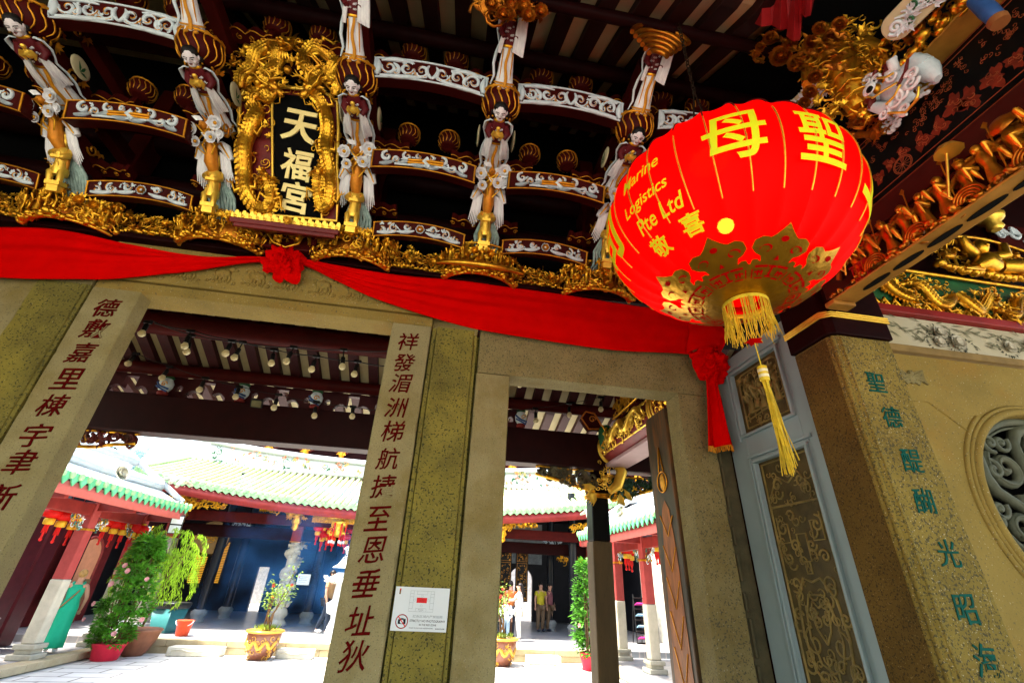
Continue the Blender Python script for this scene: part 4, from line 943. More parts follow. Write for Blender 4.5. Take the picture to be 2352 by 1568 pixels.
for (x0, x1, yb) in ((1700, 1722, 50), (1722, 1775, 62), (1772, 1812, 70), (1806, 1838, 96), (1836, 1862, 40)):
    tl = pxat(x0+15, -60, 1.62); tr = pxat(x1+10, -60, 1.62); bl = pxat(x0, yb-12, 1.66); br = pxat(x1, yb-4, 1.66); bm2 = pxat((x0+x1)/2, yb, 1.60); tm = tl.lerp(tr, .5)+Vector((-.06, -.06, 0))
    mb.add([tl, tm, tr, bl, bm2, br, tl+Vector((.1, .1, .05)), tr+Vector((.1, .1, .05))], [(0, 1, 4, 3), (1, 2, 5, 4), (3, 4, 5), (0, 3, 6), (2, 7, 5), (3, 5, 7, 6)])
mb.build("petals", M("petal_red", (.34, .012, .014), .4, var=.2, vs=8), rp)
bh = thing("beast_head", "white and blue painted beast head with a round staring eye jutting from the beam", "carving", tuple(pxat(2060, 200, 1.93))); mb = MB(); X = 1.93
q = lambda px, py, dx=0: pxat(px, py, X-dx)
mb.ell(q(2065, 195), (.06, .085, .075), n=14, k=10); mb.ell(q(2010, 212, .02), (.055, .065, .06), n=12, k=8); mb.tube([q(2105, 150), q(2135, 165), q(2155, 180)], [.05, .045, .015], 9); mb.tube([q(2080, 165, .02), q(2105, 142, .02), q(2128, 150, .01)], [.03, .04, .035], 8)
mb.tube([q(2000, 245, .04), q(2030, 250, .05), q(2070, 238, .04), q(2100, 215, .02)], [.02, .03, .03, .02], 8); mb.build("head", white_blue, bh)
mb = MB()
for (px, py, s) in ((1992, 187, .03), (2010, 185, .028), (2055, 232, .04), (2075, 215, .035), (2092, 190, .035), (2095, 170, .03), (2050, 175, .03), (2078, 250, .03), (2030, 262, .03)): mb.tube(spiral(q(px, py, .07), PA.col[0], PA.col[1], s, 1.4, px, 16, .1, 1 if py % 2 else -1), [.009*(1-.4*i/16) for i in range(17)], 6)
for k in range(16): mb.leaf(q(2098-k*3, 165+k*5, .06), (-.3, .3, -.6), (-1, 0, 0), .05, .022)
mb.build("curls", white_robe, bh)
mb = MB(); mb.tube([q(2058, 130, .05), q(2048, 142, .06), q(2055, 160, .06), q(2040, 172, .05)], [.008, .022, .024, .02], 8); ew_ = MB(); ew_.ell(q(1996, 205, .085), (.012, .034, .030), n=12, k=8); ew_.build("eye", white_robe, bh); mb.build("horn", white_robe, bh)
mb = MB(); mb.ell(q(1997, 206, .097), (.008, .017, .017), n=10, k=6); mb.build("pupil", lacquer_black, bh)
mb = MB(); mb.tube([q(2085, 137, .06), q(2080, 165, .07), q(2062, 198, .075)], [.006, .009, .007], 6); mb.tube([q(1985, 235, .05), q(2002, 232, .07), q(1998, 250, .06)], [.012, .02, .01], 8); mb.tube(spiral(q(2025, 165, .06), PA.col[0], PA.col[1], .04, .8, 2, 12, .5), .011, 6); mb.build("mouth_brow", M("beast_red", (.12, .012, .01), .4), bh)
mb = MB()
for pts in ([(1988, 222), (2005, 225), (2030, 208), (2060, 190)], [(2035, 240), (2055, 220), (2068, 195)], [(2110, 200), (2108, 220), (2100, 235)], [(2040, 260), (2080, 258), (2110, 225)], [(2015, 180), (2035, 178), (2052, 168)]): mb.tube([q(a_, b_, .078) for a_, b_ in pts], .006, 5)
mb.build("gold_trim", gold_pale, bh)
for nm, px, py, lab in (("lower_knob", 2130, 195, 0), ("x", 2047, 285, 0)):
    t_ = thing("flower_boss", "gold rimmed white flower boss on the beam " + ("beside the beast head" if px > 2100 else "below the beast head"), "carving", tuple(q(px, py))); mb = MB(); mb.lathe([(.045, 0), (.055, .02), (.05, .035), (.042, .04)], pxat(px, py, 2.03), basis((0, 1, 0), (0, 0, 1), (-1, 0, 0)), n=16); mb.build("rim", gold, t_)
    mb = MB(); c = pxat(px, py, 1.985)
    for k in range(26): a_ = rr.uniform(0, 6.28); r = .045*sqrt(rr.random()); rock(mb, c+Vector((0, r*cos(a_), r*sin(a_))), .014, PA, rr)
    mb.build("petals", white_robe, t_)
lb = thing("gilded_rider", "gilded carved figure and coin under the beast head by the lantern", "carving", tuple(q(2010, 290))); mb = MB()
mini_figure(mb, q(2010, 310), .16, basis((0, -.8, .6), (0, .6, .8), (-1, 0, 0)), rr); mb.tube([q(1965, 275)+Vector((0, .035*cos(i*.4), .035*sin(i*.4))) for i in range(17)], .007, 5); mb.tube([q(1965, 275)+Vector((-.01, .02*cos(i*.4), .02*sin(i*.4))) for i in range(17)], .004, 5)
for k in range(24): leafspray(mb, q(rr.uniform(1955, 2040), rr.uniform(270, 325)), .035, PA, rr, 5)
mb.build("figure", gold_red, lb)
def scroll_end(label, c, L, wd, seed):
    t_ = thing("painted_beam_end", label, "beam", tuple(c[0])); rr = random.Random(seed); a, b = c; d = (a-b).normalized(); up = Vector((0, 0, 1)); sd = Vector((-1, 0, 0))
    mb = MB(); n_ = up.cross(sd)
    up2_ = (up-d*up.dot(d)).normalized(); tv = EYE-a; tv = (tv-d*tv.dot(d)).normalized(); up2_ = tv.cross(d); A = basis(d, up2_, tv)
    ol = [(-L, -wd), (0, -wd)]+[(wd*sin(q_)*.9, -wd*cos(q_)) for q_ in [i*pi/12 for i in range(1, 12)]]+[(0, wd), (-L, wd)]
    mb.prism(ol, .05, a-A.col[2]*.05, A); o = mb.build("board", cream, t_); bevel(o, .008)
    mb = MB(); F2 = A.col[2]*.004
    mb.tube([p+F2 for p in spiral(a, A.col[0], A.col[1], wd*.55, 1.6, 0, 24, .1)], .008, 6)
    for k in range(7): mb.tube([a+F2+A @ Vector((-.02-.03*k, -wd*.5, 0)), a+F2+A @ Vector((-.06-.03*k, .0, 0)), a+F2+A @ Vector((-.14-.03*k, wd*.7, 0))], [.004, .008, .004], 5)
    for k in range(16): leafspray(mb, a+F2+A @ Vector((-rr.uniform(0, L*.8), rr.uniform(-wd, wd)*.7, 0)), .04, A, rr, 5)
    mb.build("leaf_painting", white_blue, t_)
    mb = MB()
    for k in range(6): mb.tube(spiral(a+F2+A @ Vector((-.05-k*L*.12, wd*.3*(-1)**k, .004)), A.col[0], A.col[1], .02, 1, k, 8), .005, 5)
    mb.build("vine_painting", green_p, t_)
scroll_end("cream painted beam end with a volute at the top right", (pxat(2058, 62, 1.80), pxat(2140, -20, 1.80)), .35, .062, 1)
scroll_end("cream painted beam end with a crane behind the lantern top", (pxat(1815, 262, 1.84), pxat(1888, 195, 1.84)), .30, .055, 2)
VS = .55
bv = thing("blue_vase", "blue painted vase-shaped block at the top right corner", "carving", tuple(q(2290, 30))); mb = MB(); mb.lathe([(.03*VS, 0), (.05*VS, .02*VS), (.055*VS, .12*VS), (.05*VS, .3*VS)], pxat(2290, 44, 1.9), frame((0, .05, 1)), n=14); mb.build("body", blue_p, bv)
mb = MB(); mb.lathe([(.052*VS, -.05*VS), (.058*VS, 0), (.05*VS, .012*VS)], pxat(2290, 46, 1.9), frame((0, .05, 1)), n=14); mb.build("foot", M("foot_tan", (.35, .13, .04), .5), bv)
# ------------------------------------------------------------------ porch roof and enclosure
def roof_z(y): return 5.25+.7*(y-1.9) if y > 1.2 else 4.76+.33*(y-1.2)
pr = thing("porch_roof", "dark timber porch roof with cream boards between rafters", "roof", (0, 1.9, 5.25))
mb = MB(); ys = [-2.6, -1, 0, 1.2, 1.9, 2.6, 3.4]
mb.add([(x, y, roof_z(y)+.09) for y in ys for x in (-9, 7)], [(2*i, 2*i+1, 2*i+3, 2*i+2) for i in range(len(ys)-1)]); mb.add([(x, y, roof_z(y)+.25) for y in ys for x in (-9, 7)], [(2*i, 2*i+1, 2*i+3, 2*i+2) for i in range(len(ys)-1)])
mb.build("ceiling_board", cream, pr)
mb = MB(); mb.add([(x, y, roof_z(y)-.012) for y in ys for x in (1.74, 7)], [(2*i, 2*i+1, 2*i+3, 2*i+2) for i in range(len(ys)-1)]); mb.build('void_sheet', void_black, pr)  # black sheet added under the rafters to paint in the dark void
raf = M("rafter_dark", (.02, .004, .004), .6, var=.3)
for k in range(-9, 10):
    x = .018+.23*k; mb = MB()
    for y0, y1 in zip(ys[:-1], ys[1:]):
        vs_ = [(x+s*.055, y, roof_z(y)+dz) for y in (y0, y1) for s in (-1, 1) for dz in (0, .088)]; mb.add(vs_, [(0, 2, 3, 1), (4, 5, 7, 6), (0, 4, 6, 2), (1, 3, 7, 5), (0, 1, 5, 4), (2, 6, 7, 3)])
    mb.build("rafter", raf, pr)
for y, r in ((2.0, .06), (1.44, .04), (2.7, .09)):
    mb = MB(); mb.tube([(-9, y, roof_z(y)-r+.01), (7, y, roof_z(y)-r+.01)], r, 10); mb.build("purlin", maroon_dark, pr)
mb = MB(); mb.bx(-9, 7, 3.36, 3.5, 3.87, 7.2); o = mb.build("upper_wall", void_black); tag(o, "wall above the stone lintels behind the brackets, black for the unlit void", "wall")  # its black stands in for the unlit space behind the brackets
mb = MB(); mb.bx(2.41, 2.6, -1.5, 3.3, 3.62, 6.5); o = mb.build("upper_side_wall", void_black); tag(o, "wall plane high above the corner column, black for the unlit void", "wall")  # plane added as black background, darkness put into its colour
mb = MB(); mb.bx(-5.3, -5.1, .4, 3.4, 0, 6.2); o = mb.build("side_wall", granite); tag(o, "granite side wall of the porch at far left", "wall")
# ------------------------------------------------------------------ bracket stacks over the doorway
SXS = [-2.92, -1.905, -.89, .125, 1.14]
ORD = ["leftmost bracket stack", "second bracket stack, left of the plaque", "bracket stack right of the plaque", "fourth bracket stack, over the notice post", "rightmost bracket stack beside the lantern"]
# --- prototype figures in local space: z along the body from feet to head, -y is the front
def gold_lines(mb, r0, r1, z0, z1, n, w, at, A, ph=0):
    for k in range(n):
        a = 2*pi*k/n+ph; pts = []
        for i in range(7):
            t = i/6; q = a+.14*sin(t*6); u_ = t*(len(PRF)-1); i_ = min(int(u_), len(PRF)-2); f_ = u_-i_; r = PRF[i_][0]*(1-f_)+PRF[i_+1][0]*f_; zz_ = PRF[i_][1]*(1-f_)+PRF[i_+1][1]*f_; pts.append(Vector(at)+A @ Vector(((r+.004)*cos(q), (r+.004)*sin(q), zz_)))
        mb.tube(pts, [w*(.6+.6*sin(pi*i/6)) for i in range(7)], 5)
        e = pts[-1]; mb.tube(spiral(e, A.col[0]*-sin(a)+A.col[1]*cos(a), A.col[2], (z1-z0)*.16, .9, 0, 8, .3), w*.7, 4)
def head_parts(root, h, face, r=.055, tilt=0.0):
    """face, hair, features of a carved figure; h = chin height"""
    A = Matrix.Rotation(tilt, 3, 'X'); mb = MB(); c = Vector((0, -.012, h+.062))
    mb.ell(c, (r*.80, r*.86, r*1.18), A, 14, 12); mb.ell(c+A @ Vector((0, -r*.55, -r*.72)), (r*.42, r*.34, r*.36), A, 8, 6)
    mb.tube([c+A @ Vector((0, -r*.80, r*.25)), c+A @ Vector((0, -r*1.05, -r*.18)), c+A @ Vector((0, -r*.86, -r*.25))], [r*.09, r*.17, r*.1], 6)
    for s in (-1, 1): mb.ell(c+A @ Vector((s*r*.82, .0, -r*.05)), (r*.12, r*.22, r*.34), A, 6, 5); mb.ell(c+A @ Vector((s*r*.42, -r*.62, -r*.25)), (r*.26, r*.22, r*.26), A, 6, 5)
    mb.tube([(0, 0, h-.03), (0, -.004, h+.03)], [r*.5, r*.42], 8); local_child(mb.build("face", face, root))
    mb = MB()
    for s in (-1, 1):
        mb.ell(c+A @ Vector((s*r*.32, -r*.80, r*.10)), (r*.15, r*.06, r*.055), A, 6, 4); mb.tube([c+A @ Vector((s*r*.12, -r*.84, r*.30)), c+A @ Vector((s*r*.34, -r*.80, r*.38)), c+A @ Vector((s*r*.58, -r*.62, r*.28))], r*.045, 4)
    mb.ell(c+A @ Vector((0, r*.22, r*.42)), (r*.92, r*.86, r*.92), A, 12, 8)
    for s in (-1, 1): mb.ell(c+A @ Vector((s*r*.95, r*.15, -r*.35)), (r*.28, r*.26, r*.42), A, 8, 6)
    local_child(mb.build("hair", hair_black, root))
    mb = MB(); mb.tube([c+A @ Vector((-r*.2, -r*.80, -r*.46)), c+A @ Vector((0, -r*.88, -r*.50)), c+A @ Vector((r*.2, -r*.80, -r*.46))], [r*.03, r*.10, r*.03], 6); local_child(mb.build("lips", M("lip_red", (.22, .015, .02), .4, var=0), root))
def robe_parts(root, raised):
    rr = random.Random(7 if raised else 3)
    mb = MB(); mb.lathe([(.105, 0), (.098, .06), (.082, .2), (.072, .34), (.062, .44), (.055, .50)], (0, 0, 0), basis((1, 0, 0), (0, .72, 0), (0, 0, 1)), 30, rip=lambda q, t: 1+.09*sin(11*q)*(1-.7*t)); local_child(mb.build("skirt", white_robe, root))
    mb = MB(); mb.tube([(.012*sin(k), -.062-.022*(1-k/8), .03+.055*k) for k in range(9)], [.021-.0007*k for k in range(9)], 6, flat=.4, up=(0, -1, 0))
    mb.lathe([(.108, .0), (.112, .012), (.106, .02)], (0, 0, .07), basis((1, 0, 0), (0, .74, 0), (0, 0, 1)), 30, rip=lambda q, t: 1+.09*sin(11*q), cap=False)
    for s in (-1, 1): mb.tube([(s*.055, -.045, .5-.05*k) for k in range(1, 9)], .007, 5)
    for s in (-1, 1): mb.ell((s*.045, -.075, .012), (.028, .03, .02), n=8, k=5)
    local_child(mb.build("panel", ochre, root))
    mb = MB(); mb.lathe([(.060, .47), (.066, .50), (.072, .58), (.076, .66), (.062, .74), (.03, .785)], (0, 0, 0), basis((1, 0, 0), (0, .75, 0), (0, 0, 1)), 18); 
    for s in (-1, 1): mb.tube([(s*.066, 0, .71), (s*.095, -.025, .62), (s*.06, -.075, .58)], [.034, .036, .028], 8)
    if raised: mb.tube([(.066, 0, .72), (.11, -.03, .76)], [.034, .036], 8)
    local_child(mb.build("bodice", M("bodice_maroon", (.11, .008, .012), .45, var=.2), root))
    mb = MB()
    for k in range(20):
        a = rr.uniform(-2.6, -.5); z = rr.uniform(.54, .70); c = Vector((.079*cos(a), .062*sin(a), z))
        for j in range(5): mb.ell(c+Vector((.007*cos(j*1.256), -.002, .007*sin(j*1.256))), .0042, n=5, k=4)
    local_child(mb.build("flower_spots", white_robe, root))
    mb = MB()          # hanging sleeves and shawl
    if not raised:
        for s in (-1, 1):
            for j in range(5): mb.tube([(s*(.05+.006*j), -.085+.006*j, .60), (s*(.058+.010*j), -.088+.008*j, .5), (s*(.062+.013*j), -.080+.010*j, .38), (s*(.066+.014*j), -.07+.012*j, .30-.006*abs(j-2))], [.010, .015, .017, .012], 6)
    else:
        for j in range(7): mb.tube([(.095+.008*j-.02, -.05, .93-.01*j), (.10+.011*j-.02, -.065, .78), (.09+.013*j-.02, -.07, .60), (.07+.017*j-.02, -.06, .43-.006*j)], [.016, .021, .022, .013], 6)
        for j in range(3): mb.tube([(-.06-.01*j, -.05, .60), (-.075-.008*j, -.055, .5), (-.085-.008*j, -.045, .40)], [.012, .016, .010], 6)
    local_child(mb.build("sleeve", white_robe, root))
    mb = MB()
    for s in ((-1, 1) if not raised else (-1,)):
        mb.tube([(s*.05, .01, .73), (s*.085, -.03, .77), (s*.125, -.02, .73), (s*.135, 0, .64), (s*.115, .01, .55), (s*.10, .0, .50), (s*.125, .01, .40), (s*.14, .01, .28), (s*.12, .01, .15), (s*.15, .01, .04)], [.010, .017, .020, .018, .013, .016, .019, .018, .015, .006], 7, flat=.5)
    local_child(mb.build("sash", white_blue, root))
    mb = MB(); mb.lathe([(.068, -.014), (.073, 0), (.068, .014)], (0, 0, .485), basis((1, 0, 0), (0, .76, 0), (0, 0, 1)), 18, cap=False); mb.lathe([(.05, -.012), (.054, 0), (.04, .014)], (0, 0, .765), basis((1, 0, 0), (0, .8, 0), (0, 0, 1)), 14, cap=False)
    if raised:
        mb.ell((.145, -.05, .945), (.03, .03, .034), n=9, k=6); mb.tube([(.10, -.075, .80), (.13, -.09, .77), (.17, -.07, .79)], .009, 6)
    for s in (-1, 1): mb.ell((s*.068, -.01, .80), .011, n=6, k=5)
    local_child(mb.build("belt", gold, root))
PRF = []
def lotus_block(name, parent=None, r=.105):
    PRF[:] = [(r*.72, -.052), (r*.90, -.03), (r*.98, -.01), (r*1.03, .015), (r*1.04, .035), (r*1.0, .058), (r*.96, .075)]; mb = MB(); mb.lathe([(.05, -.06)]+PRF+[(r*.80, .09)], (0, 0, 0), I3, 22); o1 = mb.build("bowl", maroon, parent)
    g = MB(); gold_lines(g, r*.74, r*1.04, -.045, .06, 15, .0042, (0, 0, 0), I3); g.tube([(r*.99*cos(q), r*.99*sin(q), .078) for q in [i*2*pi/24 for i in range(25)]], .008, 5, cap=False); o2 = g.build("gold_ribs", gold_line, parent)
    return o1, o2
# lower figure
lf = thing("carved_maiden", "x", "carved figure"); robe_parts(lf, False); head_parts(lf, .80, face_white, .074)
mb = MB(); mb.lathe([(.012, -.05), (.035, -.03), (.040, 0), (.028, .025), (.012, .04), (.016, .05), (.022, .065), (.015, .085), (0, .09)], (0, -.10, .655), basis((1, 0, 0), (0, .8, 0), (0, 0, 1)), 14); 
for s in (-1, 1): mb.leaf((0, -.115, .69), (s*.7, -.3, -.55), (0, -1, 0), .075, .04); mb.tube([(s*.035, -.11, .69), (s*.05, -.115, .65), (s*.03, -.12, .60)], [.012, .016, .008], 6)
local_child(mb.build("offering", gold_pale, lf))
uf = thing("carved_maiden", "x", "carved figure"); robe_parts(uf, True); head_parts(uf, .80, face_dark, .066)
def place_fig(o, foot, head, side=(1, 0, 0), L0=.93, roll=0.0):
    a = Vector(head)-Vector(foot); s = a.length/L0; a.normalize(); f = Vector((roll, -.45, -1)); f = (f-a*f.dot(a)).normalized(); sd = (-f).cross(a)
    Mx = Matrix((sd, -f, a)).transposed().to_4x4(); Mx = Matrix.Translation(Vector(foot)) @ Mx @ Matrix.Diagonal((s*1.18, s*1.1, s, 1)); o.matrix_world = Mx
    o.location, q_, o.scale = Mx.decompose(); o.rotation_euler = q_.to_euler(); WM[o.name] = Mx
low_lab = ["white robed maiden carrying a gold bowl, her face turned up, at the far left edge", "white robed maiden with a yellow collar and gold bowl, left of the plaque", "pale faced maiden with gold bowl directly right of the plaque's frame", "pale long-faced maiden with gold bowl on the fourth stack, above the notice post", "pale faced maiden with gold bowl half hidden behind the lantern"]
up_lab = ["robed maiden cut off at the top left corner above the far left stack", "robed maiden of whom only the skirt shows above the yellow-collared maiden", "white robed maiden standing at the top edge, above the plaque's right side", "dark faced maiden raising a white sleeve under the gilded flowers", "dark faced maiden with raised sleeve under the gilded fan hat"]
for k, x in enumerate(SXS):
    o = lf if k == 0 else copy_tree(lf); place_fig(o, (x, 2.545, 4.54), (x, 1.955, 4.565), roll=(.25, .15, .05, 0, -.1)[k]); o["label"] = low_lab[k]; o["group"] = "white robed maidens of the lower tier"
    o = uf if k == 0 else copy_tree(uf); place_fig(o, (x, 1.93, 4.70), (x, 1.50, 4.95), roll=(.1, .1, .05, 0, -.05)[k]); o["label"] = up_lab[k]; o["group"] = "maidens of the upper tier"
# lotus bowls above lower heads and knobs between stacks
kp = thing("lotus_block", "x", "bracket block"); 
for o in lotus_block("lotus", None): attach(o, kp); local_child(o)
def put_lotus(loc, rot, sc, label, group, first=[True]):
    o = kp if first[0] else copy_tree(kp); first[0] = False
    o.location = loc; o.rotation_euler = rot; o.scale = (sc, sc, sc); o["label"] = label; o["group"] = group
lots = ["head of the far left maiden", "head of the yellow-collared maiden", "head of the maiden beside the plaque", "head of the long-faced maiden", "head of the maiden behind the lantern"]
for k, x in enumerate(SXS): put_lotus((x, 2.045, 4.665), (radians(30), 0, 0), 1.22, "dark red bracket bowl with gold ribs over the "+lots[k], "bracket bowls above the maidens")
bays = [(-3.43, "at the left edge"), (-2.41, "between the first and second stacks"), (-1.40, "above the plaque"), (-.383, "right of the plaque"), (.633, "left of the lantern"), (1.65, "behind the lantern")]
for bi, (xm, where) in enumerate(bays):
    for row, (y, z, sc) in enumerate(((2.12, 5.22, .85), (2.56, 4.84, .80))):
        if bi == 0 and row == 0: continue
        for s in (-1, 1):
            put_lotus((xm+s*.165-.03, y, z), (0, 0, bi+s), sc, "%s dark red gold-ribbed knob on the %s tier %s" % ("left" if s < 0 else "right", ("upper", "lower")[row], where), "gold ribbed knobs between the stacks")
# cloud boards under the knobs
def cloud_shape(L, D):
    ol = []
    for i in range(15):
        t = i/14; ol.append((L*t, D*(.55+.30*abs(sin(t*pi*2.5+.3))*(1-.35*t))))
    return [(0, 0)]+ol+[(L, 0)]
for bi, (xm, where) in enumerate(bays):
    for row, (y, z, L) in enumerate(((2.16, 5.10, .30), (2.62, 4.72, .30), (2.93, 4.33, .24))):
        if bi == 0 and row == 0: continue
        for s in (-1, 1):
            t_ = thing("cloud_bracket", "dark scalloped %s cloud bracket in the %s tier %s" % ("left" if s < 0 else "right", ("upper", "middle", "lowest")[row], where), "bracket", (xm+s*.47, y, z), group="scalloped cloud brackets")
            mb = MB(); A = basis((-s, 0, 0), (0, -1, 0), (0, 0, 1)) if s > 0 else basis((1, 0, 0), (0, -1, 0), (0, 0, 1))
            ol = cloud_shape(L, .14); mb.prism(ol if s < 0 else ol[::-1], .06, (xm+s*.47, y+.02, z-.03), A); mb.build("board", maroon, t_)
            mb = MB(); pts = [Vector((xm+s*.47, y+.02, z-.034))+A @ Vector((p[0], p[1]+.002, 0)) for p in ol[1:-1]]; mb.tube(pts, .0045, 4)
            for c_ in (.06, .14, .23): mb.tube(spiral(Vector((xm+s*.47, y+.02, z-.034))+A @ Vector((c_, .055, 0)), A.col[0], A.col[1], .022, 1.2, c_*30, 10, .2), .0042, 4)
            mb.build("gold_edge", gold_line, t_)
# --- structural arms and tie beams
for k, x in enumerate(SXS):
    t_ = thing("bracket_arm", "dark red timber arms of the "+ORD[k], "bracket", (x, 3.2, 4.4), group="timber bracket arms")
    for nm, y0, y1, z0, z1, w in (("arm", 2.62, 3.36, 4.30, 4.42, .045), ("arm", 2.02, 3.36, 4.60, 4.72, .045), ("arm", 1.75, 3.0, 4.98, 5.10, .045), ("post", 3.1, 3.3, 3.9, 5.6, .07)):
        mb = MB(); mb.bx(x-w, x+w, y0, y1, z0, z1); bevel(mb.build(nm, maroon, t_), .008)
    mb = MB(); rr = random.Random(k)
    for s in (-1, 1):
        for (y, z) in ((2.35, 4.62), (2.75, 4.36), (2.2, 4.9), (2.1, 4.62), (2.45, 4.46), (2.62, 4.50)):
            B = basis((0, 1, 0), (0, 0, 1), (s, 0, 0)); p = Vector((x+s*.075, y, z)); mb.tube(spiral(p, B.col[0], B.col[1], .05, 1.2, rr.uniform(0, 6), 12, .15), .008, 5); leafspray(mb, p+Vector((0, .06, .03)), .06, B, rr, 5)
    mb.build("gold_scroll", gold_line, t_)
    mb = MB()
    for s in (-1, 1): mb.ell((x+s*.135, 2.30, 4.66), (.012, .09, .065), n=14, k=8)
    mb.build("cream_oval", cream, t_)
    mb = MB()
    for s in (-1, 1):
        for j in range(6): mb.leaf((x+s*.15, 2.30, 4.62), (0, cos(j), 1.2*abs(sin(j*1.7))+.3), (s, 0, 0), .07, .018)
    mb.build("painted_sprig", green_p, t_)
for y, z, nm in ((2.22, 4.95, "upper"), (2.62, 4.55, "middle"), (2.95, 4.15, "lower")):
    mb = MB(); mb.bx(-5, 2.4, y, y+.09, z, z+.09); o = mb.build("tie_beam", maroon_dark); bevel(o, .01); tag(o, nm+" dark tie beam running behind the bracket stacks", "beam")
for k, z in enumerate((4.05, 4.5, 5.0)):
    mb = MB(); mb.tube([(-5, 3.22, z), (2.4, 3.22, z)], .09, 12); o = mb.build("wall_purlin", maroon_dark); tag(o, "round dark purlin against the back wall, %s of three" % ("lowest", "middle", "top")[k], "beam")
# --- arched scroll boards
def arched(label, xa, xb, y, z, h, style, seed, tiltdeg=22):
    t_ = thing("arched_board", label, "carved board", ((xa+xb)/2, y, z), group="arched scroll boards between the stacks"); rr = random.Random(seed); ti = radians(tiltdeg)
    def sp(u, v, d=0.0):      # u along, v up the face, d out of the face
        x = xa+(xb-xa)*u; ar = .055*(1-(2*u-1)**2); return Vector((x, y-(v*h)*sin(ti)-d*cos(ti), z+v*h*cos(ti)+ar-d*sin(ti)))
    mb = MB(); n = 24; D = .10
    rows = [[sp(i/n, 0), sp(i/n, 1), sp(i/n, 1, -D), sp(i/n, 0, -D)] for i in range(n+1)]
    vs_ = [p for r in rows for p in r]; mb.add(vs_, [(4*i+j, 4*(i+1)+j, 4*(i+1)+(j+1) % 4, 4*i+(j+1) % 4) for i in range(n) for j in range(4)]+[(0, 1, 2, 3), (4*n+3, 4*n+2, 4*n+1, 4*n)]); mb.build("board", maroon, t_)
    fr = MB(); wh = MB(); gl = MB()
    edge_ = gl if style != 'top' else wh; ew = .005 if style != 'top' else .007
    for v in (.05, .95): edge_.tube([sp(i/n, v, .004) for i in range(n+1)], ew, 6)
    for u in (.012, .988): edge_.tube([sp(u, .05+.9*i/6, .004) for i in range(7)], ew*1.3, 6)
    ex = (sp(1, .5)-sp(0, .5)).normalized(); ey = (sp(.5, 1)-sp(.5, 0)).normalized(); A = basis(ex, ey, ex.cross(ey)); W = xb-xa
    def S(u, v, r, turns, a0, cw, w=.013): 
        pts = spiral(sp(u, v, .006), ex, ey, r, turns, a0, 20, .08, cw); wh.tube(pts, [w*(1.15-.75*abs(2*i/20-.6)) for i in range(21)], 6); gl.tube([p+A.col[2]*.004 for p in spiral(sp(u, v, .008), ex, ey, r*1.13, turns*.9, a0, 20, .12, cw)], .0035, 4)
    def B(p0, p1, p2, w=.014): 
        pts = [sp(*p0, .006).lerp(sp(*p1, .006), t).lerp(sp(*p1, .006).lerp(sp(*p2, .006), t), t) for t in [i/10 for i in range(11)]]; wh.tube(pts, [w*(.25+.9*sin(pi*min(1, .12+.85*i/10))) for i in range(11)], 6)
    for s in (0, 1):
        f = lambda u: u if s == 0 else 1-u
        cw = 1 if s == 0 else -1
        if style == 'top':
            S(f(.41), .5, h*.36, 1.5, 1.57*cw+1.57, cw, .011); S(f(.28), .52, h*.30, 1.3, 0, -cw, .011); S(f(.13), .52, h*.34, 1.3, 3, cw, .011); S(f(.20), .3, h*.16, 1.1, 1, cw, .008); S(f(.35), .25, h*.14, 1.1, 4, -cw, .008)
            B((f(.06), .12), (f(.25), .05), (f(.46), .22)); B((f(.06), .85), (f(.18), .98), (f(.34), .80)); B((f(.5), .2), (f(.42), .5), (f(.47), .8)); B((f(.03), .15), (f(.06), .5), (f(.03), .9), .02); B((f(.2), .2), (f(.24), .5), (f(.16), .75))
            for k in range(5): leafspray(wh, sp(f(rr.uniform(.1, .42)), rr.uniform(.25, .8), .01), h*.15, A, rr, 5)
        elif style == 'mid':
            S(f(.14), .62, h*.27, 1.3, 1.57, cw, .013); S(f(.33), .66, h*.24, 1.2, 2, cw, .012); S(f(.23), .42, h*.2, 1.2, 4, -cw, .010); S(f(.44), .7, h*.16, 1.1, 2, cw, .009)
            for k in range(5): leafspray(wh, sp(f(rr.uniform(.08, .46)), rr.uniform(.2, .85), .009), h*.17, A, rr, 4); B((f(.08), .25), (f(.14), .15), (f(.22), .4)); B((f(.36), .3), (f(.46), .1), (f(.52), .35), .018); B((f(.24), .2), (f(.32), .42), (f(.42), .5))
        else:
            S(f(.22), .5, h*.30, 1.3, 1.57, cw, .009); S(f(.36), .62, h*.22, 1.2, 0, -cw, .011); S(f(.10), .42, h*.2, 1.2, 2, -cw, .01); B((f(.05), .3), (f(.15), .15), (f(.26), .3)); B((f(.26), .3), (f(.36), .2), (f(.44), .4))
            for k in range(10): leafspray(wh, sp(f(rr.uniform(.08, .42)), rr.uniform(.25, .8), .008), h*.20, A, rr, 4)
    if style == 'mid':
        for dv in (0, .14): gl.tube([sp(.34, .30+dv, .014), sp(.5, .36+dv, .016), sp(.68, .42+dv, .014)], .011, 6)
        wh.tube([sp(.53, .62, .016), sp(.49, .45, .02), sp(.55, .2, .016)], [.02, .013, .018], 7); wh.tube([sp(.22, .2, .01), sp(.5, .22, .012), sp(.8, .45, .01)], .008, 6)
    if style == 'low':
        flower(gl, sp(.5, .5, .012), h*.26, A.col[2], 6, .3, 2); flower(wh, sp(.5, .5, .010), h*.30, A.col[2], 6, .12, 1)
    wh.build("scrollwork", white_blue, t_); gl.build("gold_trim", gold_line, t_)
wlab = ["at the left edge", "between the two left maidens", "behind the plaque", "right of the plaque", "left of the lantern", "behind the lantern top"]
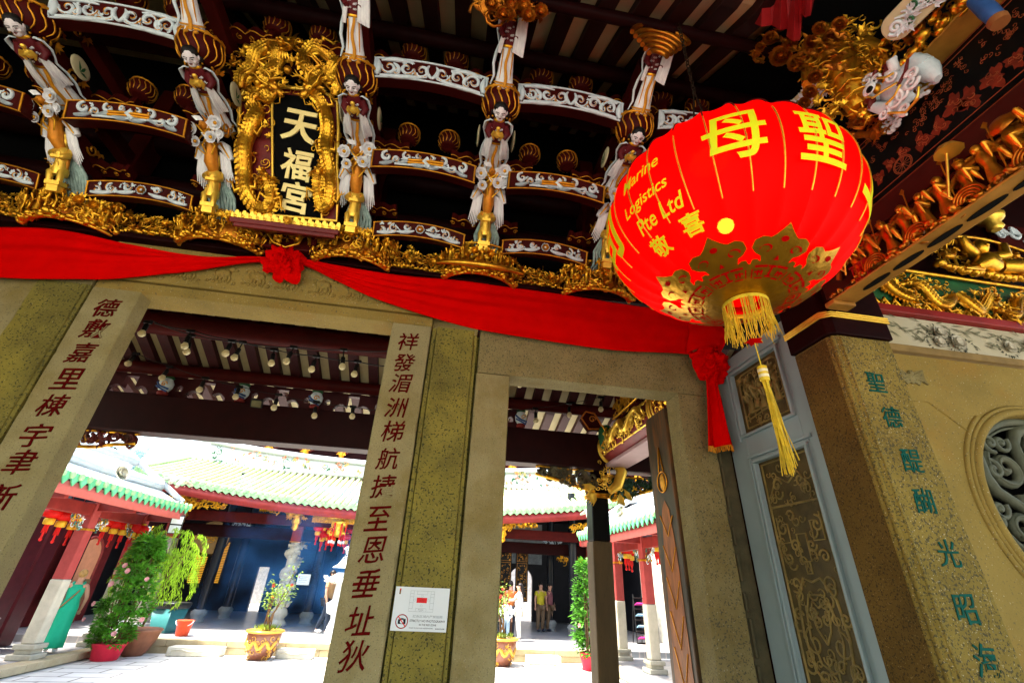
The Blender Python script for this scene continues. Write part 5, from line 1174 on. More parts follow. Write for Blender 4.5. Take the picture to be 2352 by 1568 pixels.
for bi, xm in enumerate([b[0] for b in bays]):
    for row, (y, z, h, hw, st, nm) in enumerate(((2.0, 4.68, .155, .40, 'top', "white framed upper"), (2.42, 4.27, .145, .385, 'mid', "middle tier"), (2.82, 3.965, .125, .36, 'low', "lowest flowered"))):
        if bi == 2: continue
        if bi == 0 and row == 0: continue
        hw2 = hw-(.06 if bi == 5 else 0)
        arched("%s arched board with pale scrollwork %s" % (nm, wlab[bi]), xm-hw2, xm+hw2, y, z, h, st, bi*3+row)
# --- phoenix birds, dwarfs
bird = thing("carved_phoenix", "x", "carved bird"); rr = random.Random(17)
mb = MB(); mb.tube([(0, -.02, .0), (0, -.05, .10), (0, -.03, .20), (0, -.05, .27), (0, -.075, .31)], [.024, .043, .038, .024, .018], 12); mb.ell((0, -.09, .325), (.026, .032, .026), n=9, k=7); mb.tube([(0, -.11, .325), (0, -.15, .31)], [.012, .002], 6)
for s in (-1, 1): mb.tube([(s*.025, -.03, .03), (s*.03, -.03, -.05), (s*.03, -.05, -.10)], [.018, .012, .01], 6)
mb.tube([(0, -.08, .34), (0, -.06, .37), (0, -.1, .39)], [.008, .012, .002], 5); local_child(mb.build("body", orange_p, bird))
mb = MB()
for s in (-1, 1):
    mb.tube([(s*.05, .0, .22), (s*.085, -.01, .20), (s*.12, -.01, .12)], [.03, .036, .02], 8)
    for j in range(7): mb.tube([(s*(.048+.010*j), -.012-.004*(j % 2), .17-.006*j), (s*(.055+.011*j), -.022, .07-.004*j), (s*(.058+.0125*j), -.014, -.03-.016*(3-abs(j-3)))], [.0062, .0062, .003], 5)
local_child(mb.build("wing", white_robe, bird))
mb = MB()
for s in (-1, 1): mb.tube([(s*.03, -.035, .205), (s*.075, -.045, .225), (s*.12, -.035, .13)], [.006, .009, .004], 5)
local_child(mb.build("wing_edge", gold, bird))
mb = MB()
for s in (-1, 0, 1):
    for j in range(3): mb.tube([(s*.03+.012*j, .01, -.02), (s*.07+.02*j, .0, -.14), (s*.05+.03*j, -.01, -.24), (s*.09+.02*j, -.01, -.32)], [.011, .012, .011, .004], 6)
for s in (-1, 1): mb.tube(spiral((s*.09, 0, -.33), (1, 0, 0), (0, 0, 1), .04, 1, 0, 10, .2), .008, 5)
local_child(mb.build("tail", M("tail_teal", (.30, .42, .38), .5, var=.35, vs=18), bird))
mb = MB()
for (x_, z_, r_) in ((-.08, .30, .05), (.09, .34, .055), (.05, .25, .045), (-.06, .22, .04), (.11, .27, .035)): flower(mb, (x_, -.09, z_), r_, (0, -1, 0), 6, .3, 2, False)
for j in range(10): mb.leaf((rr.uniform(-.1, .1), -.08, rr.uniform(.2, .36)), (rr.uniform(-1, 1), -.4, rr.uniform(-.6, .6)), (0, -1, 0), .06, .03)
local_child(mb.build("peonies", white_robe, bird))
mb = MB()
for (x_, z_) in ((-.08, .30), (.09, .34), (.05, .25), (-.06, .22)): mb.ell((x_, -.105, z_), .013, n=7, k=5)
for j in range(4): mb.tube([(0, -.06, .12), (rr.uniform(-.09, .09), -.09, .2), (rr.uniform(-.1, .1), -.09, .33)], .006, 5)
local_child(mb.build("stems", gold, bird))
dw = thing("gilded_dwarf", "x", "carved figure"); mb = MB(); rr = random.Random(4)
mb.ell((0, -.005, .215), (.042, .04, .05), n=12, k=9); mb.ell((0, -.045, .21), (.012, .012, .014)); mb.ell((0, 0, .24), (.048, .046, .03), n=12, k=6)
mb.lathe([(.055, .0), (.06, .03), (.045, .08), (.055, .12), (.05, .16), (.025, .175)], (0, 0, .0), I3, 14)
for s in (-1, 1): mb.tube([(s*.05, 0, .15), (s*.075, -.03, .12), (s*.03, -.06, .10)], [.022, .022, .016], 8); mb.tube([(s*.03, 0, .03), (s*.045, -.04, .0), (s*.04, -.04, -.05)], [.03, .028, .022], 8)
mb.box((0, -.02, -.055), (.06, .04, .012)); mb.box((0, -.02, -.085), (.045, .03, .02)); mb.box((0, -.06, .10), (.04, .015, .008))
for k in range(10): curl(mb, (rr.uniform(-.05, .05), -.05, rr.uniform(0, .18)), .018, FA, rr, .22)
local_child(mb.build("body", gold_pale, dw))
for k, x in enumerate(SXS):
    o = bird if k == 0 else copy_tree(bird); o.location = (x, 2.70, 4.22); o.rotation_euler = (radians(40), 0, radians((-14, -9, 0, 0, 9)[k])); o.scale = (1.05,)*3; o["label"] = "orange phoenix with white wing feathers, "+ORD[k]; o["group"] = "carved phoenixes below the maidens"
    o = dw if k == 0 else copy_tree(dw); o.location = (x, 2.74, 4.06); o.rotation_euler = (radians(24), 0, 0); o.scale = (.78, .85, 1.2); o["label"] = "squat gilded dwarf under the "+ORD[k]; o["group"] = "gilded dwarfs"
# --- gilded baskets at the stacks and flat panels between
bl = ["far left", "left of the plaque shelf", "right of the plaque shelf", "with a boat of figures above the notice post", "beside the lantern"]
for k, x in enumerate(SXS):
    t_ = thing("gilded_basket", "bulging gilded basket carving of figures, "+bl[k], "carving", (x, 3.0, 3.86), group="bulging gilded carvings"); rr = random.Random(200+k); mb = MB()
    xo = (0, .03, 0, 0, 0)[k]; wd = .285
    def bf(u, v, d=0, x=x+xo):
        a = (u-.5)*2.3; R_ = .335*(.80+.22*sin(v*2.2+.5)); n = Vector((sin(a), -cos(a)*.75, -.28)).normalized(); p = Vector((x+R_*1.03*sin(a), 3.08-R_*.78*cos(a)+.04-.03*v, 3.815+.245*v))+n*d
        return p, basis((cos(a), sin(a), 0), (0, -.25, .97), n)
    mb.grid(lambda u, v: bf(u, v, -.045)[0], 20, 4); mb.build("core", gold_red, t_); mb = MB()
    carve(mb, bf, 13, 110, rr, .13, "ffphl" if k != 3 else "fflll", .035)
    for v, w in ((-.04, .014), (1.04, .010)): mb.tube([bf(i/20, v, .01)[0] for i in range(21)], w, 6)
    for i in range(22): mb.leaf(bf(i/21, 1.05, .02)[0], (0, -.3, -1), (0, -1, 0), .05, .035)
    if k == 3: 
        mb.tube([bf(.1+.8*i/14, .32-.2*sin(pi*i/14), .09)[0] for i in range(15)], [.012+.014*sin(pi*i/14) for i in range(15)], 8); mb.tube([bf(.2+.6*i/8, .98, .07)[0] for i in range(9)], .009, 6)
        for u in (.25, .75): mb.tube([bf(u, .3, .07)[0], bf(u, .98, .07)[0]], .006, 5)
        for u in (.35, .5, .65): p_, A_ = bf(u, .3, .08); mini_figure(mb, p_, .11, A_, rr)
    mb.build("figures", gold, t_)
for bi, (xm, wh_) in enumerate(bays):
    if bi == 2: continue
    t_ = thing("gilded_openwork", "flat gilded openwork panel "+("at the left edge" if bi == 0 else wlab[bi]), "carving", (xm, 3.05, 3.85), group="flat gilded panels"); rr = random.Random(300+bi); mb = MB()
    def pf(u, v, d=0, xm=xm): return Vector((xm-.24+.48*u, 3.075-d-.05*v, 3.875+.02*sin(pi*u)+.115*v)), FA
    carve(mb, pf, 9, 80, rr, .12, "fpplc", .035); mb.tube([pf(i/12, 0, .02)[0] for i in range(13)], .012, 6); mb.build("figures", gold, t_)
    mb = MB(); mb.bx(xm-.26, xm+.26, 3.06, 3.09, 3.84, 4.0); mb.build("backing", maroon_dark, t_)
# --- gilded flowers and fan above the upper maidens
t_ = thing("gilded_canopy", "gilded cluster of leaves and flowers above the maiden with raised sleeve", "carving", (.14, 1.45, 5.0)); mb = MB(); rr = random.Random(401)
for k in range(60):
    p = P(1175+rr.uniform(-72, 72), 5+rr.uniform(-25, 45)*(.5+.5*rr.random()), y=1.48); (leafspray if k % 3 else curl)(mb, p, rr.uniform(.05, .085), basis((1, 0, 0), (0, -.5, .85), (0, -.85, -.5)), rr)
for k in range(14): flower(mb, P(1175+rr.uniform(-70, 75), rr.uniform(-15, 42), y=1.44), .05, (0, -.8, -.6), 7)
mb.build("leaves", gold_red, t_)
t_ = thing("gilded_fan", "ridged gilded fan-shaped crest over the maiden beside the lantern chain", "carving", tuple(P(1510, 90, y=1.5))); mb = MB(); c0 = P(1512, 128, y=1.50)
for j, r in enumerate((.06, .085, .11, .135, .16, .185)): mb.tube([c0+Vector((r*1.05*cos(a), -.012*j, .82*r*sin(a)+.015*j)) for a in [pi*(.04+.92*i/20) for i in range(21)]], .016, 7)
mb.build("fan", gold_red, t_)
for nm, (px, py), dr in (("left of the gilded fan", (1455, 52), -1), ("right of the gilded fan", (1572, 72), 1), ("right of the gilded canopy", (1258, 12), 1)):
    t_ = thing("pale_fruit", "pale carved leafy fruit "+nm, "carving", tuple(P(px, py, y=1.5))); mb = MB(); c = P(px, py, y=1.5); mb.ell(c, (.045, .03, .032), n=12, k=8)
    for k in range(12): mb.leaf(c+Vector((dr*.03, 0, .0)), (dr*1.0, rr.uniform(-.5, .5), rr.uniform(-.6, .8)), (0, -1, 0), .10, .022)
    for k in range(8): mb.leaf(c+Vector((-dr*.01, -.02, 0)), (rr.uniform(-.3, .3), -.5, rr.uniform(-1, 1)), (0, -1, 0), .03, .02)
    mb.build("fruit", white_blue, t_)
# ------------------------------------------------------------------ temple plaque
PO = P(688, 505, x=-1.4); PO = Vector((-1.4, 2.74, 3.95+.0)); 
PN = Vector((0, -.88, -.475)); PU = Vector((0, -.475, .88)); PA_ = basis((1, 0, 0), PU, PN)
PO = EYE + (P(688, 505, x=-1.4)-EYE)*.915
def pq(px, py, d=0.0): return PP(px, py, PO, PN)+PN*d
pt = thing("temple_plaque", "black plaque with three gold characters framed by gilded dragons", "plaque", tuple(PO))
mb = MB()
def ppoly(pts, d0, d1, mb):
    a = [pq(*p, d0) for p in pts]; b = [pq(*p, d1) for p in pts]; n = len(pts)
    mb.add(a+b, [tuple(range(n)), tuple(range(2*n-1, n-1, -1))]+[(i, n+i, n+(i+1) % n, (i+1) % n) for i in range(n)])
ppoly([(562, 200), (640, 196), (742, 205), (776, 232), (778, 300), (774, 380), (777, 430), (774, 512), (590, 492), (560, 455), (552, 400), (556, 340), (549, 290), (552, 230)], -.02, -.06, mb); mb.build("frame_board", M("plaque_red", (.16, .01, .008), .4, var=.25), pt)
mb = MB(); OLF = [(562, 205), (640, 200), (742, 210), (776, 236), (778, 300), (774, 380), (777, 430), (774, 508), (590, 492), (560, 455), (552, 400), (556, 340), (549, 290), (552, 230)]
mb.tube([pq(*p, .005) for p in OLF+OLF[:1]], [.014]*15, 7); mb.tube([pq(*p, .008) for p in ((626, 220), (628, 494))], .010, 6); mb.tube([pq(*p, .008) for p in ((738, 228), (740, 506))], .010, 6); mb.build("gilt_border", gold_pale, pt)
mb = MB(); ppoly([(620, 214), (742, 226), (742, 510), (624, 494)], 0, -.03, mb); mb.build("black_board", void_black, pt)
sc_ = (pq(700, 400)-pq(690, 400)).length/10
for ch, px, py, w, h in (("天", 688, 292, 82, 78), ("福", 683, 380, 74, 74), ("宮", 682, 455, 72, 74)):
    mb = MB(); put_text(mb, ch, pq(px, py, .002), PA_, w*sc_, h*sc_, .012, .022, .08)
    c_ = pq(px, py)
    for i, v in enumerate(mb.v):
        n_ = mnoise.noise_vector(Vector((v[0]*16, ord(ch), v[2]*16)))
        r_ = (Vector(v)-c_).dot(Vector((1, 0, 0))); mb.v[i] = (v[0]+n_.x*.010, v[1], v[2]+n_.z*.010-.08*r_)
    mb.build("character", M("plaque_gold", (1.0, .80, .32), .45, .15, var=.08), pt)
rr = random.Random(501)
def cr(pts, n, d):   # smooth path through pixel points
    out = []
    P_ = [pq(*p, d) for p in pts]
    for i in range(n+1):
        t = i/n*(len(P_)-1); k = min(int(t), len(P_)-2); f = t-k; p0, p1, p2, p3 = P_[max(k-1, 0)], P_[k], P_[k+1], P_[min(k+2, len(P_)-1)]
        out.append(.5*((2*p1)+(p2-p0)*f+(2*p0-5*p1+4*p2-p3)*f*f+(3*p1-p0-3*p2+p3)*f**3)+PN*.012*sin(t*3))
    return out
for nm, path, r in (("left", [(640, 216), (618, 232), (600, 222), (584, 236), (596, 262), (584, 292), (570, 322), (566, 362), (566, 405), (574, 444), (592, 474), (616, 482), (624, 466), (626, 442), (616, 420)], .044), ("right", [(722, 218), (740, 236), (752, 262), (758, 296), (752, 330), (757, 368), (762, 405), (764, 440), (754, 472), (742, 482), (733, 458), (731, 428), (733, 402)], .038)):
    mb = MB(); dragon(mb, cr(path, 52, .03), r, PA_, rr); 
    cx_ = 592 if nm == "left" else 748
    for k in range(20):
        p = pq(cx_+rr.uniform(-38, 34) if nm == "left" else cx_+rr.uniform(-26, 28), rr.uniform(225, 490), rr.uniform(-.01, .02)); (curl if k % 3 else leafspray)(mb, p, rr.uniform(.025, .05), PA_, rr)
    mb.build("dragon", gold, pt)
mb = MB()
for path in ([(560, 208), (566, 180), (588, 160), (600, 130), (626, 112), (644, 130), (640, 162), (612, 182), (626, 200)], [(776, 226), (782, 200), (764, 182), (776, 160), (756, 134), (728, 122), (708, 136), (712, 168), (738, 186), (724, 206)]): dragon(mb, cr(path, 40, .045), .046, PA_, rr, True)
dragon_head(mb, pq(668, 118, .06), (PN*.9+PU*-.45), PU, .066, rr)
for k in range(70):
    px = rr.uniform(550, 785); top = 100+40*((px-665)/120)**2; p = pq(px, rr.uniform(top, 215+.10*(px-600)*.5), rr.uniform(-.01, .06)); q_ = rr.random()
    (curl if q_ < .5 else leafspray)(mb, p, rr.uniform(.03, .06), PA_, rr)
for k in range(24):
    px = 556+k*9.6; top = 98+38*((px-665)/115)**2; mb.leaf(pq(px, top+14, .03), PU+Vector(((px-665)/150, 0, 0)), PN, .075, .05)
for px, py in ((576, 122), (600, 200), (668, 172), (735, 200), (775, 205)): mb.ell(pq(px, py, .06), .03, n=10, k=8)
mb.build("crest_dragons", gold, pt)
# comb-like shelf
mb = MB(); A0 = EYE+(P(538, 500, x=-1.905)-EYE)*.90; sh0 = pq(538, 497, .03); sh1 = pq(784, 528, .03); n = 15; ex = (sh1-sh0).normalized()
bk = MB(); bk.box((sh0+sh1)/2-PU*.035-PN*.02, ((sh1-sh0).length/2, .02, .06), basis(ex, PU, PN)); bk.box((sh0+sh1)/2-PU*.062-PN*.02, ((sh1-sh0).length/2*.93, .02, .05), basis(ex, PU, PN)); bevel(bk.build("shelf", M("plaque_red", (.16, .01, .008)), pt), .006)
for k in range(n):
    c = sh0.lerp(sh1, (k+.5)/n); w = (sh1-sh0).length/n; A = basis(ex, PU, PN); s_ = 1 if k < n/2 else 1
    ol = [(-w*.48, -.035), (w*.48, -.035), (w*.50, .0)]+[(w*.28+w*.30*cos(a), .018+.026*sin(a)) for a in [i*.5-.6 for i in range(8)]]+[(-w*.1, .012), (-w*.3, .030), (-w*.48, .012)]
    mb.prism(ol, .02, c, A); mb.tube(spiral(c+A @ Vector((w*.12, 0, .021)), ex, PU, w*.26, 1.3, 2, 10, .2), .0035, 4)
flower(mb, pq(668, 512, .06), .035, PN, 6)
mb.build("shelf_ornament", gold_pale, pt)
gp = thing("gilded_pot_carving", "gilded openwork pot carving below the plaque shelf above the rosette", "carving", tuple(P(655, 545, y=2.93))); mb = MB(); rr = random.Random(77)
mb.tube([P(606, 530, y=2.94), P(618, 540, y=2.92), P(628, 556, y=2.92), P(655, 568, y=2.92), P(685, 560, y=2.92), P(694, 545, y=2.92), P(706, 540, y=2.94)], .010, 7); mb.tube([P(612, 534, y=2.93), P(655, 530, y=2.92), P(700, 542, y=2.93)], .009, 6)
for k in range(36): (flower if k % 3 == 0 else leafspray)(mb, P(rr.uniform(622, 690), rr.uniform(536, 558), y=2.94), .028, *(((0, -1, 0), 5) if k % 3 == 0 else (FA, rr, 5)))
mb.build("openwork", gold, gp)
mb = MB(); a = P(600, 520, y=2.99); b = P(735, 575, y=2.99); mb.bx(a.x, b.x, 2.97, 3.06, 3.86, 4.10); bevel(mb.build("backing", maroon, gp), .01)
mb = MB()
for px, py in ((597, 535), (722, 552)): mb.tube([P(px, py-18, y=2.93), P(px+2, py, y=2.93), P(px-3, py+14, y=2.93)], [.02, .03, .018], 8)
mb.build("corbel", maroon, gp)
mb = MB(); mb.bx(-5, 2.1, 3.0, 3.12, 3.80, 3.845); o = mb.build("sill_beam", maroon_dark); bevel(o, .01); tag(o, "long dark sill beam under the gilded baskets", "beam")
# ------------------------------------------------------------------ rear half of the entrance hall, behind the doorways
YC = 5.6
def inner_z(y): return 3.98-.45*(y-4.86)
ir = thing("inner_roof", "striped cream and dark rafter ceiling seen through the doorways", "roof", (-1.4, 5, 4))
mb = MB(); ys2 = [3.4, 4.86, 5.6, 6.45]
zz = lambda y: inner_z(y) if y <= 5.6 else 3.647-.30*(y-5.6)
mb.add([(x, y, zz(y)+.08) for y in ys2 for x in (-9, 6.5)], [(2*i, 2*i+1, 2*i+3, 2*i+2) for i in range(3)]); mb.add([(x, y, zz(y)+.22) for y in ys2 for x in (-9, 6.5)], [(2*i, 2*i+1, 2*i+3, 2*i+2) for i in range(3)]); mb.build("ceiling_board", M("cream_inner", (.60, .52, .30), .7, var=.08), ir)
raf2 = M("rafter_maroon", (.04, .007, .008), .6, var=.2)
for k in range(46):
    x = -5.6+.232*k; mb = MB()
    for y0, y1 in zip(ys2[:-1], ys2[1:]):
        vs_ = [(x+s*.056, y, zz(y)+dz) for y in (y0, y1) for s in (-1, 1) for dz in (0, .078)]; mb.add(vs_, [(0, 2, 3, 1), (4, 5, 7, 6), (0, 4, 6, 2), (1, 3, 7, 5), (0, 1, 5, 4), (2, 6, 7, 3)])
    mb.build("rafter", raf2, ir)
for y, z, r in ((4.72, 3.96, .13), (5.38, 3.68, .075), (3.9, 4.3, .13)):
    mb = MB(); mb.tube([(-9, y, z), (6.5, y, z)], r, 16); mb.build("purlin", maroon, ir)
mb = MB(); mb.bx(-9, 6.5, 6.42, 6.46, 3.37, 3.60); mb.build("fascia", maroon_red, ir)
mb = MB(); mb.bx(-9, 6.5, 5.48, 5.72, 2.96, 3.40); o = mb.build("tie_beam", M("beam_maroon", (.02, .002, .0025), .5, var=.25, spec=.15)); bevel(o, .012); tag(o, "massive dark maroon beam spanning the courtyard side of the entrance hall", "beam")
# cloud-shaped boards standing on the beam
mb = MB(); PER = .855; x0 = -2.905-4*PER
def opening(t):   # t in -.5...5 of a period -> list of (z0,z1) open
    a = abs(t)
    if a < .09: return [(3.40, 3.63)]
    if a < .27: return [(3.40, 3.44+.075*(1-((a-.16)/.12)**2))]
    if .31 < a < .40: return [(3.49, 3.49+.075*(1-abs((a-.355)/.05)*.4))]
    return []
N_ = 60
for p in range(9):
    for i in range(N_):
        t = (i+.5)/N_-.5; xa = x0+PER*(p+i/N_-.5); xb = x0+PER*(p+(i+1)/N_-.5); z = 3.40
        for a, b in opening(t):
            if a > z: mb.bx(xa, xb, 5.56, 5.64, z, a)
            z = b
        if z < 3.66: mb.bx(xa, xb, 5.56, 5.64, z, 3.66)
mb.build("cloud_board", M("cloud_maroon", (.05, .008, .01), .5, var=.2), None); o = COL.objects["cloud_board"]; tag(o, "pierced dark board of stepped cloud openings standing on the maroon beam", "board")
for p in range(9):
    x = x0+PER*(p+.5); t_ = thing("painted_vase", "painted blue white and green vase block on the beam, number from view left: "+str(p), "vase", (x, 5.5, 3.4), group="painted vase blocks on the beam")
    t_["label"] = "painted blue, white and green vase block standing on the maroon beam"
    mb = MB(); mb.lathe([(.05, 0), (.06, .02), (.05, .045)], (x, 5.5, 3.405), n=12); mb.build("foot", maroon_red, t_)
    mb = MB(); mb.lathe([(.045, .045), (.075, .10), (.078, .15), (.05, .20)], (x, 5.5, 3.405), n=14); mb.build("body", white_blue, t_)
    mb = MB(); mb.tube([(x-.076, 5.46, 3.55), (x-.03, 5.43, 3.50), (x+.07, 5.45, 3.47)], .012, 5); mb.tube([(x-.07, 5.455, 3.50), (x, 5.425, 3.46), (x+.06, 5.455, 3.44)], .010, 5); mb.build("blue_band", blue_p, t_)
    mb = MB(); mb.lathe([(.05, .20), (.065, .22), (.04, .25)], (x, 5.5, 3.405), n=12); 
    mb.build("collar", green_p, t_); mb = MB(); mb.tube(spiral((x+.02, 5.42, 3.52), FA.col[0], FA.col[1], .035, 1.2, 0, 10), .006, 5); mb.build("gold_curl", gold_line, t_)
fl_ = thing("floodlight", "small dark floodlight standing on the maroon beam", "lamp", tuple(P(590, 926, y=5.45))); c = P(590, 926, y=5.42); mb = MB(); A = frame((.1, -.8, -.5)); mb.box(c, (.065, .05, .02), A); mb.bx(c.x-.01, c.x+.01, 5.44, 5.47, 3.40, c.z); mb.build("housing", M("lamp_black", (.02, .02, .02), .4), fl_); mb = MB(); mb.box(c+A.col[2]*.022, (.052, .038, .003), A); mb.build("lamp_glass", M("lamp_glass", (.16, .15, .08), .2), fl_)
# ------------------------------------------------------------------ square column, black above stone
cl = thing("square_column", "square column, stone below and black lacquer above, in the right doorway view", "column", (2.16, 5.82, 0)); X0, X1, Y0, Y1 = 1.885, 2.125, 5.6, 5.86
stone_col = M("stone_column_brown", (.12, .08, .035), .75, var=.3, vs=3, spots=[((.05, .035, .02), .6)], spot_scale=60, stains=(.08, .055, .03), stain_scale=2, bump=.3, bs=60, stretch=(1, 1, .25))
mb = MB(); mb.bx(X0, X1, Y0, Y1, -.3, 2.13); o = mb.build("stone_shaft", stone_col, cl); bevel(o, .02, 3)
mb = MB(); mb.bx(X0+.01, X1-.01, Y0+.01, Y1-.01, 2.13, 2.63); o = mb.build("black_shaft", lacquer_black, cl); bevel(o, .015, 2)
mb = MB(); mb.bx(X0+.005, X1-.005, Y0+.005, Y1-.005, 2.63, 3.4); o = mb.build("maroon_shaft", maroon_dark, cl); bevel(o, .015)
mb = MB()
for k in range(3): mb.tube([(X0, Y1, 2.635+.02*k), (X0, Y0, 2.635+.02*k), (X1, Y0, 2.635+.02*k), (X1, Y1, 2.635+.02*k)], .011, 6)
for k in range(2): mb.tube([(X0, Y1, 3.06+.02*k), (X0, Y0, 3.06+.02*k), (X1, Y0, 3.06+.02*k)], .009, 6)
mb.build("gold_band", gold_line, cl)
l2 = thing("square_column", "stone and black lacquer square column hidden behind the left inscribed pillar", "column", (-4.95, 5.82, 0)); mb = MB(); mb.bx(-5.18, -4.74, 5.6, 6.04, -.3, 2.13); mb.build("stone_shaft", stone_col, l2); mb = MB(); mb.bx(-5.17, -4.75, 5.61, 6.03, 2.13, 3.4); mb.build("black_shaft", lacquer_black, l2)
# gold carved beam running towards the doorway
gb = thing("gilded_beam", "barrel-shaped gilded red beam reaching from the square column towards the doorway", "beam", (2.17, 4.8, 3.15)); GX, GZ, GR = 2.17, 3.22, .20
mb = MB(); prof = [(.12, 0), (.19, .03), (GR, .12), (GR+.01, .8), (GR, 1.5), (.19, 1.62), (.21, 1.64), (.21, 1.70), (.19, 1.72), (.2, 2.2)]
YB = basis((1, 0, 0), (0, 0, -1), (0, 1, 0)); mb.lathe(prof, (GX, 5.56, GZ), basis((1, 0, 0), (0, 0, -1), (0, -1, 0)), 26); mb.build("barrel", M("beam_red", (.17, .012, .012), .4, var=.2), gb)
mb = MB(); mb.bx(GX-.12, GX+.17, 3.5, 5.5, GZ-.235, GZ-.19); o = mb.build("soffit", M("soffit_pink", (.36, .24, .25), .5, var=.12, vs=3), gb); bevel(o, .01)
mb = MB()
for yy in (5.45, 5.41, 3.98, 3.94, 3.88): mb.tube([(GX+(GR+.012)*cos(a), yy, GZ+(GR+.012)*sin(a)) for a in [.4+i*.2 for i in range(27)]], .014, 6)
rr = random.Random(91)
for sgn in (-.55, .72): mb.tube([(GX+(GR+.012)*cos(pi+sgn), 5.38-1.35*i/20, GZ+(GR+.012)*sin(pi+sgn)*-1) for i in range(21)], .010, 5)
def bfn(y, a, d=.012): 
    n = Vector((-cos(a), 0, sin(a))); return Vector((GX, y, GZ))+n*(GR+d), basis((0, -1, 0), Vector((0, -1, 0)).cross(n)*-1, n)
for k in range(150):
    p, A = bfn(rr.uniform(4.05, 5.36), rr.uniform(-.5, .95), .012)
    (leafspray if k % 2 else curl)(mb, p, rr.uniform(.035, .07), A, rr)
dragon(mb, [bfn(5.32-1.2*i/30, .2+.35*sin(i*.55), .03)[0] for i in range(31)], .03, basis((0, -1, 0), (0, 0, 1), (-1, 0, 0)), rr)
mb.build("carving", gold_pale, gb)
mb = MB()
for k in range(60): p, A = bfn(rr.uniform(3.5, 3.84), rr.uniform(-.5, 1.0), .012); (leafspray if k % 2 else curl)(mb, p, rr.uniform(.035, .06), A, rr)
mb.build("end_carving", gold, gb)
# secondary carved tiers above the gilded beam
up_ = thing("gilded_tier", "gilded carved panel and red scroll block above the gilded beam", "carving", (2.1, 4.5, 3.55)); mb = MB()
for k in range(130):
    y = rr.uniform(4.0, 4.95); z = rr.uniform(3.46, 3.62)+(4.95-y)*.04; (leafspray if k % 3 else curl)(mb, Vector((2.02+rr.uniform(-.03, .03), y, z)), rr.uniform(.035, .065), basis((0, -1, 0), (0, 0, 1), (-1, 0, 0)), rr)
mb.tube([(2.0, 4.98, 3.45), (2.0, 4.0, 3.47)], .014, 6); mb.build("figures", gold, up_); mb = MB(); mb.bx(2.04, 2.3, 3.9, 5.0, 3.44, 3.9); mb.build("backing", maroon, up_)
vz = thing("green_vase", "green and gold vase block with owl face between column and gilded beam", "vase", tuple(P(1390, 985, y=5.3))); c = P(1392, 1000, y=5.3); mb = MB(); mb.lathe([(.05, -.18), (.085, -.12), (.10, 0), (.085, .09), (.04, .13)], c, n=14); mb.build("body", green_p, vz)
mb = MB(); mb.tube([c+Vector((-.09, -.06, -.16)), c+Vector((-.02, -.105, -.02)), c+Vector((.07, -.08, .10))], .012, 6); mb.tube([c+Vector((.06, -.08, -.14)), c+Vector((-.02, -.105, -.02)), c+Vector((-.07, -.08, .10))], .012, 6)
for s in (-1, 1): mb.ell(c+Vector((s*.03, -.095, .06)), .018, n=8, k=6)
mb.build("gold_trim", gold, vz)
wg = thing("scroll_wing", "orange edged scroll-shaped wing block left of the green vase", "carving", tuple(P(1350, 970, y=5.35))); mb = MB(); pts = [P(1375, 985, y=5.35), P(1352, 985, y=5.33), P(1335, 960, y=5.33), P(1345, 945, y=5.33), P(1365, 950, y=5.33), P(1376, 968, y=5.33), P(1388, 990, y=5.35)]; n = len(pts); mb.add([p for p in pts]+[p+Vector((0, .1, 0)) for p in pts], [tuple(range(n))]+[(i, (i+1) % n, n+(i+1) % n, n+i) for i in range(n)]); mb.build("board", maroon, wg)
mb = MB(); mb.tube([p+Vector((0, -.006, 0)) for p in pts], .012, 6); mb.tube([p+Vector((0, -.008, 0)) for p in spiral(P(1360, 963, y=5.33), FA.col[0], FA.col[1], .05, 1.3, 0, 14)], .009, 6); mb.build("orange_edge", M("edge_orange", (.55, .16, .02), .45, .3), wg)
# brackets under the beam, left and right of the square column
def queti(label, x0, x1, ztop, drop, y, m1, seed, flip):
    t_ = thing("openwork_bracket", label, "bracket", ((x0+x1)/2, y, ztop)); rr = random.Random(seed); A = FA; mb = MB(); g = MB(); L = x1-x0
    def q(u, v): 
        uu = u if not flip else 1-u
        return Vector((x0+L*uu, y+rr.uniform(-.03, .03), ztop-drop*v*(.35+.65*u)))
    for k in range(30): mb.tube(spiral(q(rr.random(), rr.uniform(.1, .9)), A.col[0], A.col[1], rr.uniform(.04, .085), 1.1, rr.uniform(0, 6), 12, .2, rr.choice((-1, 1))), .018, 6)
    for k in range(26): leafspray(mb, q(rr.random(), rr.uniform(.05, .95)), .08, A, rr, 5)
    g.tube([q(i/14, 0) for i in range(15)], .014, 6); g.tube([q(i/14, 1) for i in range(15)], .020, 6)
    for k in range(20): (curl if k % 2 else leafspray)(g, q(rr.uniform(.3, 1), rr.uniform(.5, 1)), .055, A, rr)
    mb.build("tracery", m1, t_); g.build("gold_rim", gold, t_)
queti("openwork bracket with gilded rim under the beam left of the square column", 1.17, 1.93, 2.955, .26, 5.6, M("trace_red_green", (.10, .09, .05), .5, var=.8, vs=9, stains=(.15, .02, .015), stain_scale=5), 5, False)
queti("dark green openwork bracket under the beam right of the square column", 2.15, 2.80, 2.90, .30, 5.6, M("trace_green", (.02, .06, .028), .5, var=.6, vs=9), 6, True)
queti("gilded and red openwork bracket at the left end of the beam", -4.72, -3.45, 2.955, .30, 5.62, M("trace_red", (.14, .02, .018), .5, var=.6, vs=9, stains=(.05, .09, .05), stain_scale=5), 7, True)
lion = thing("gilded_lion", "gilded winged creature carved under the end of the gilded beam", "carving", tuple(P(1400, 1105, y=5.5))); mb = MB(); rr = random.Random(3)
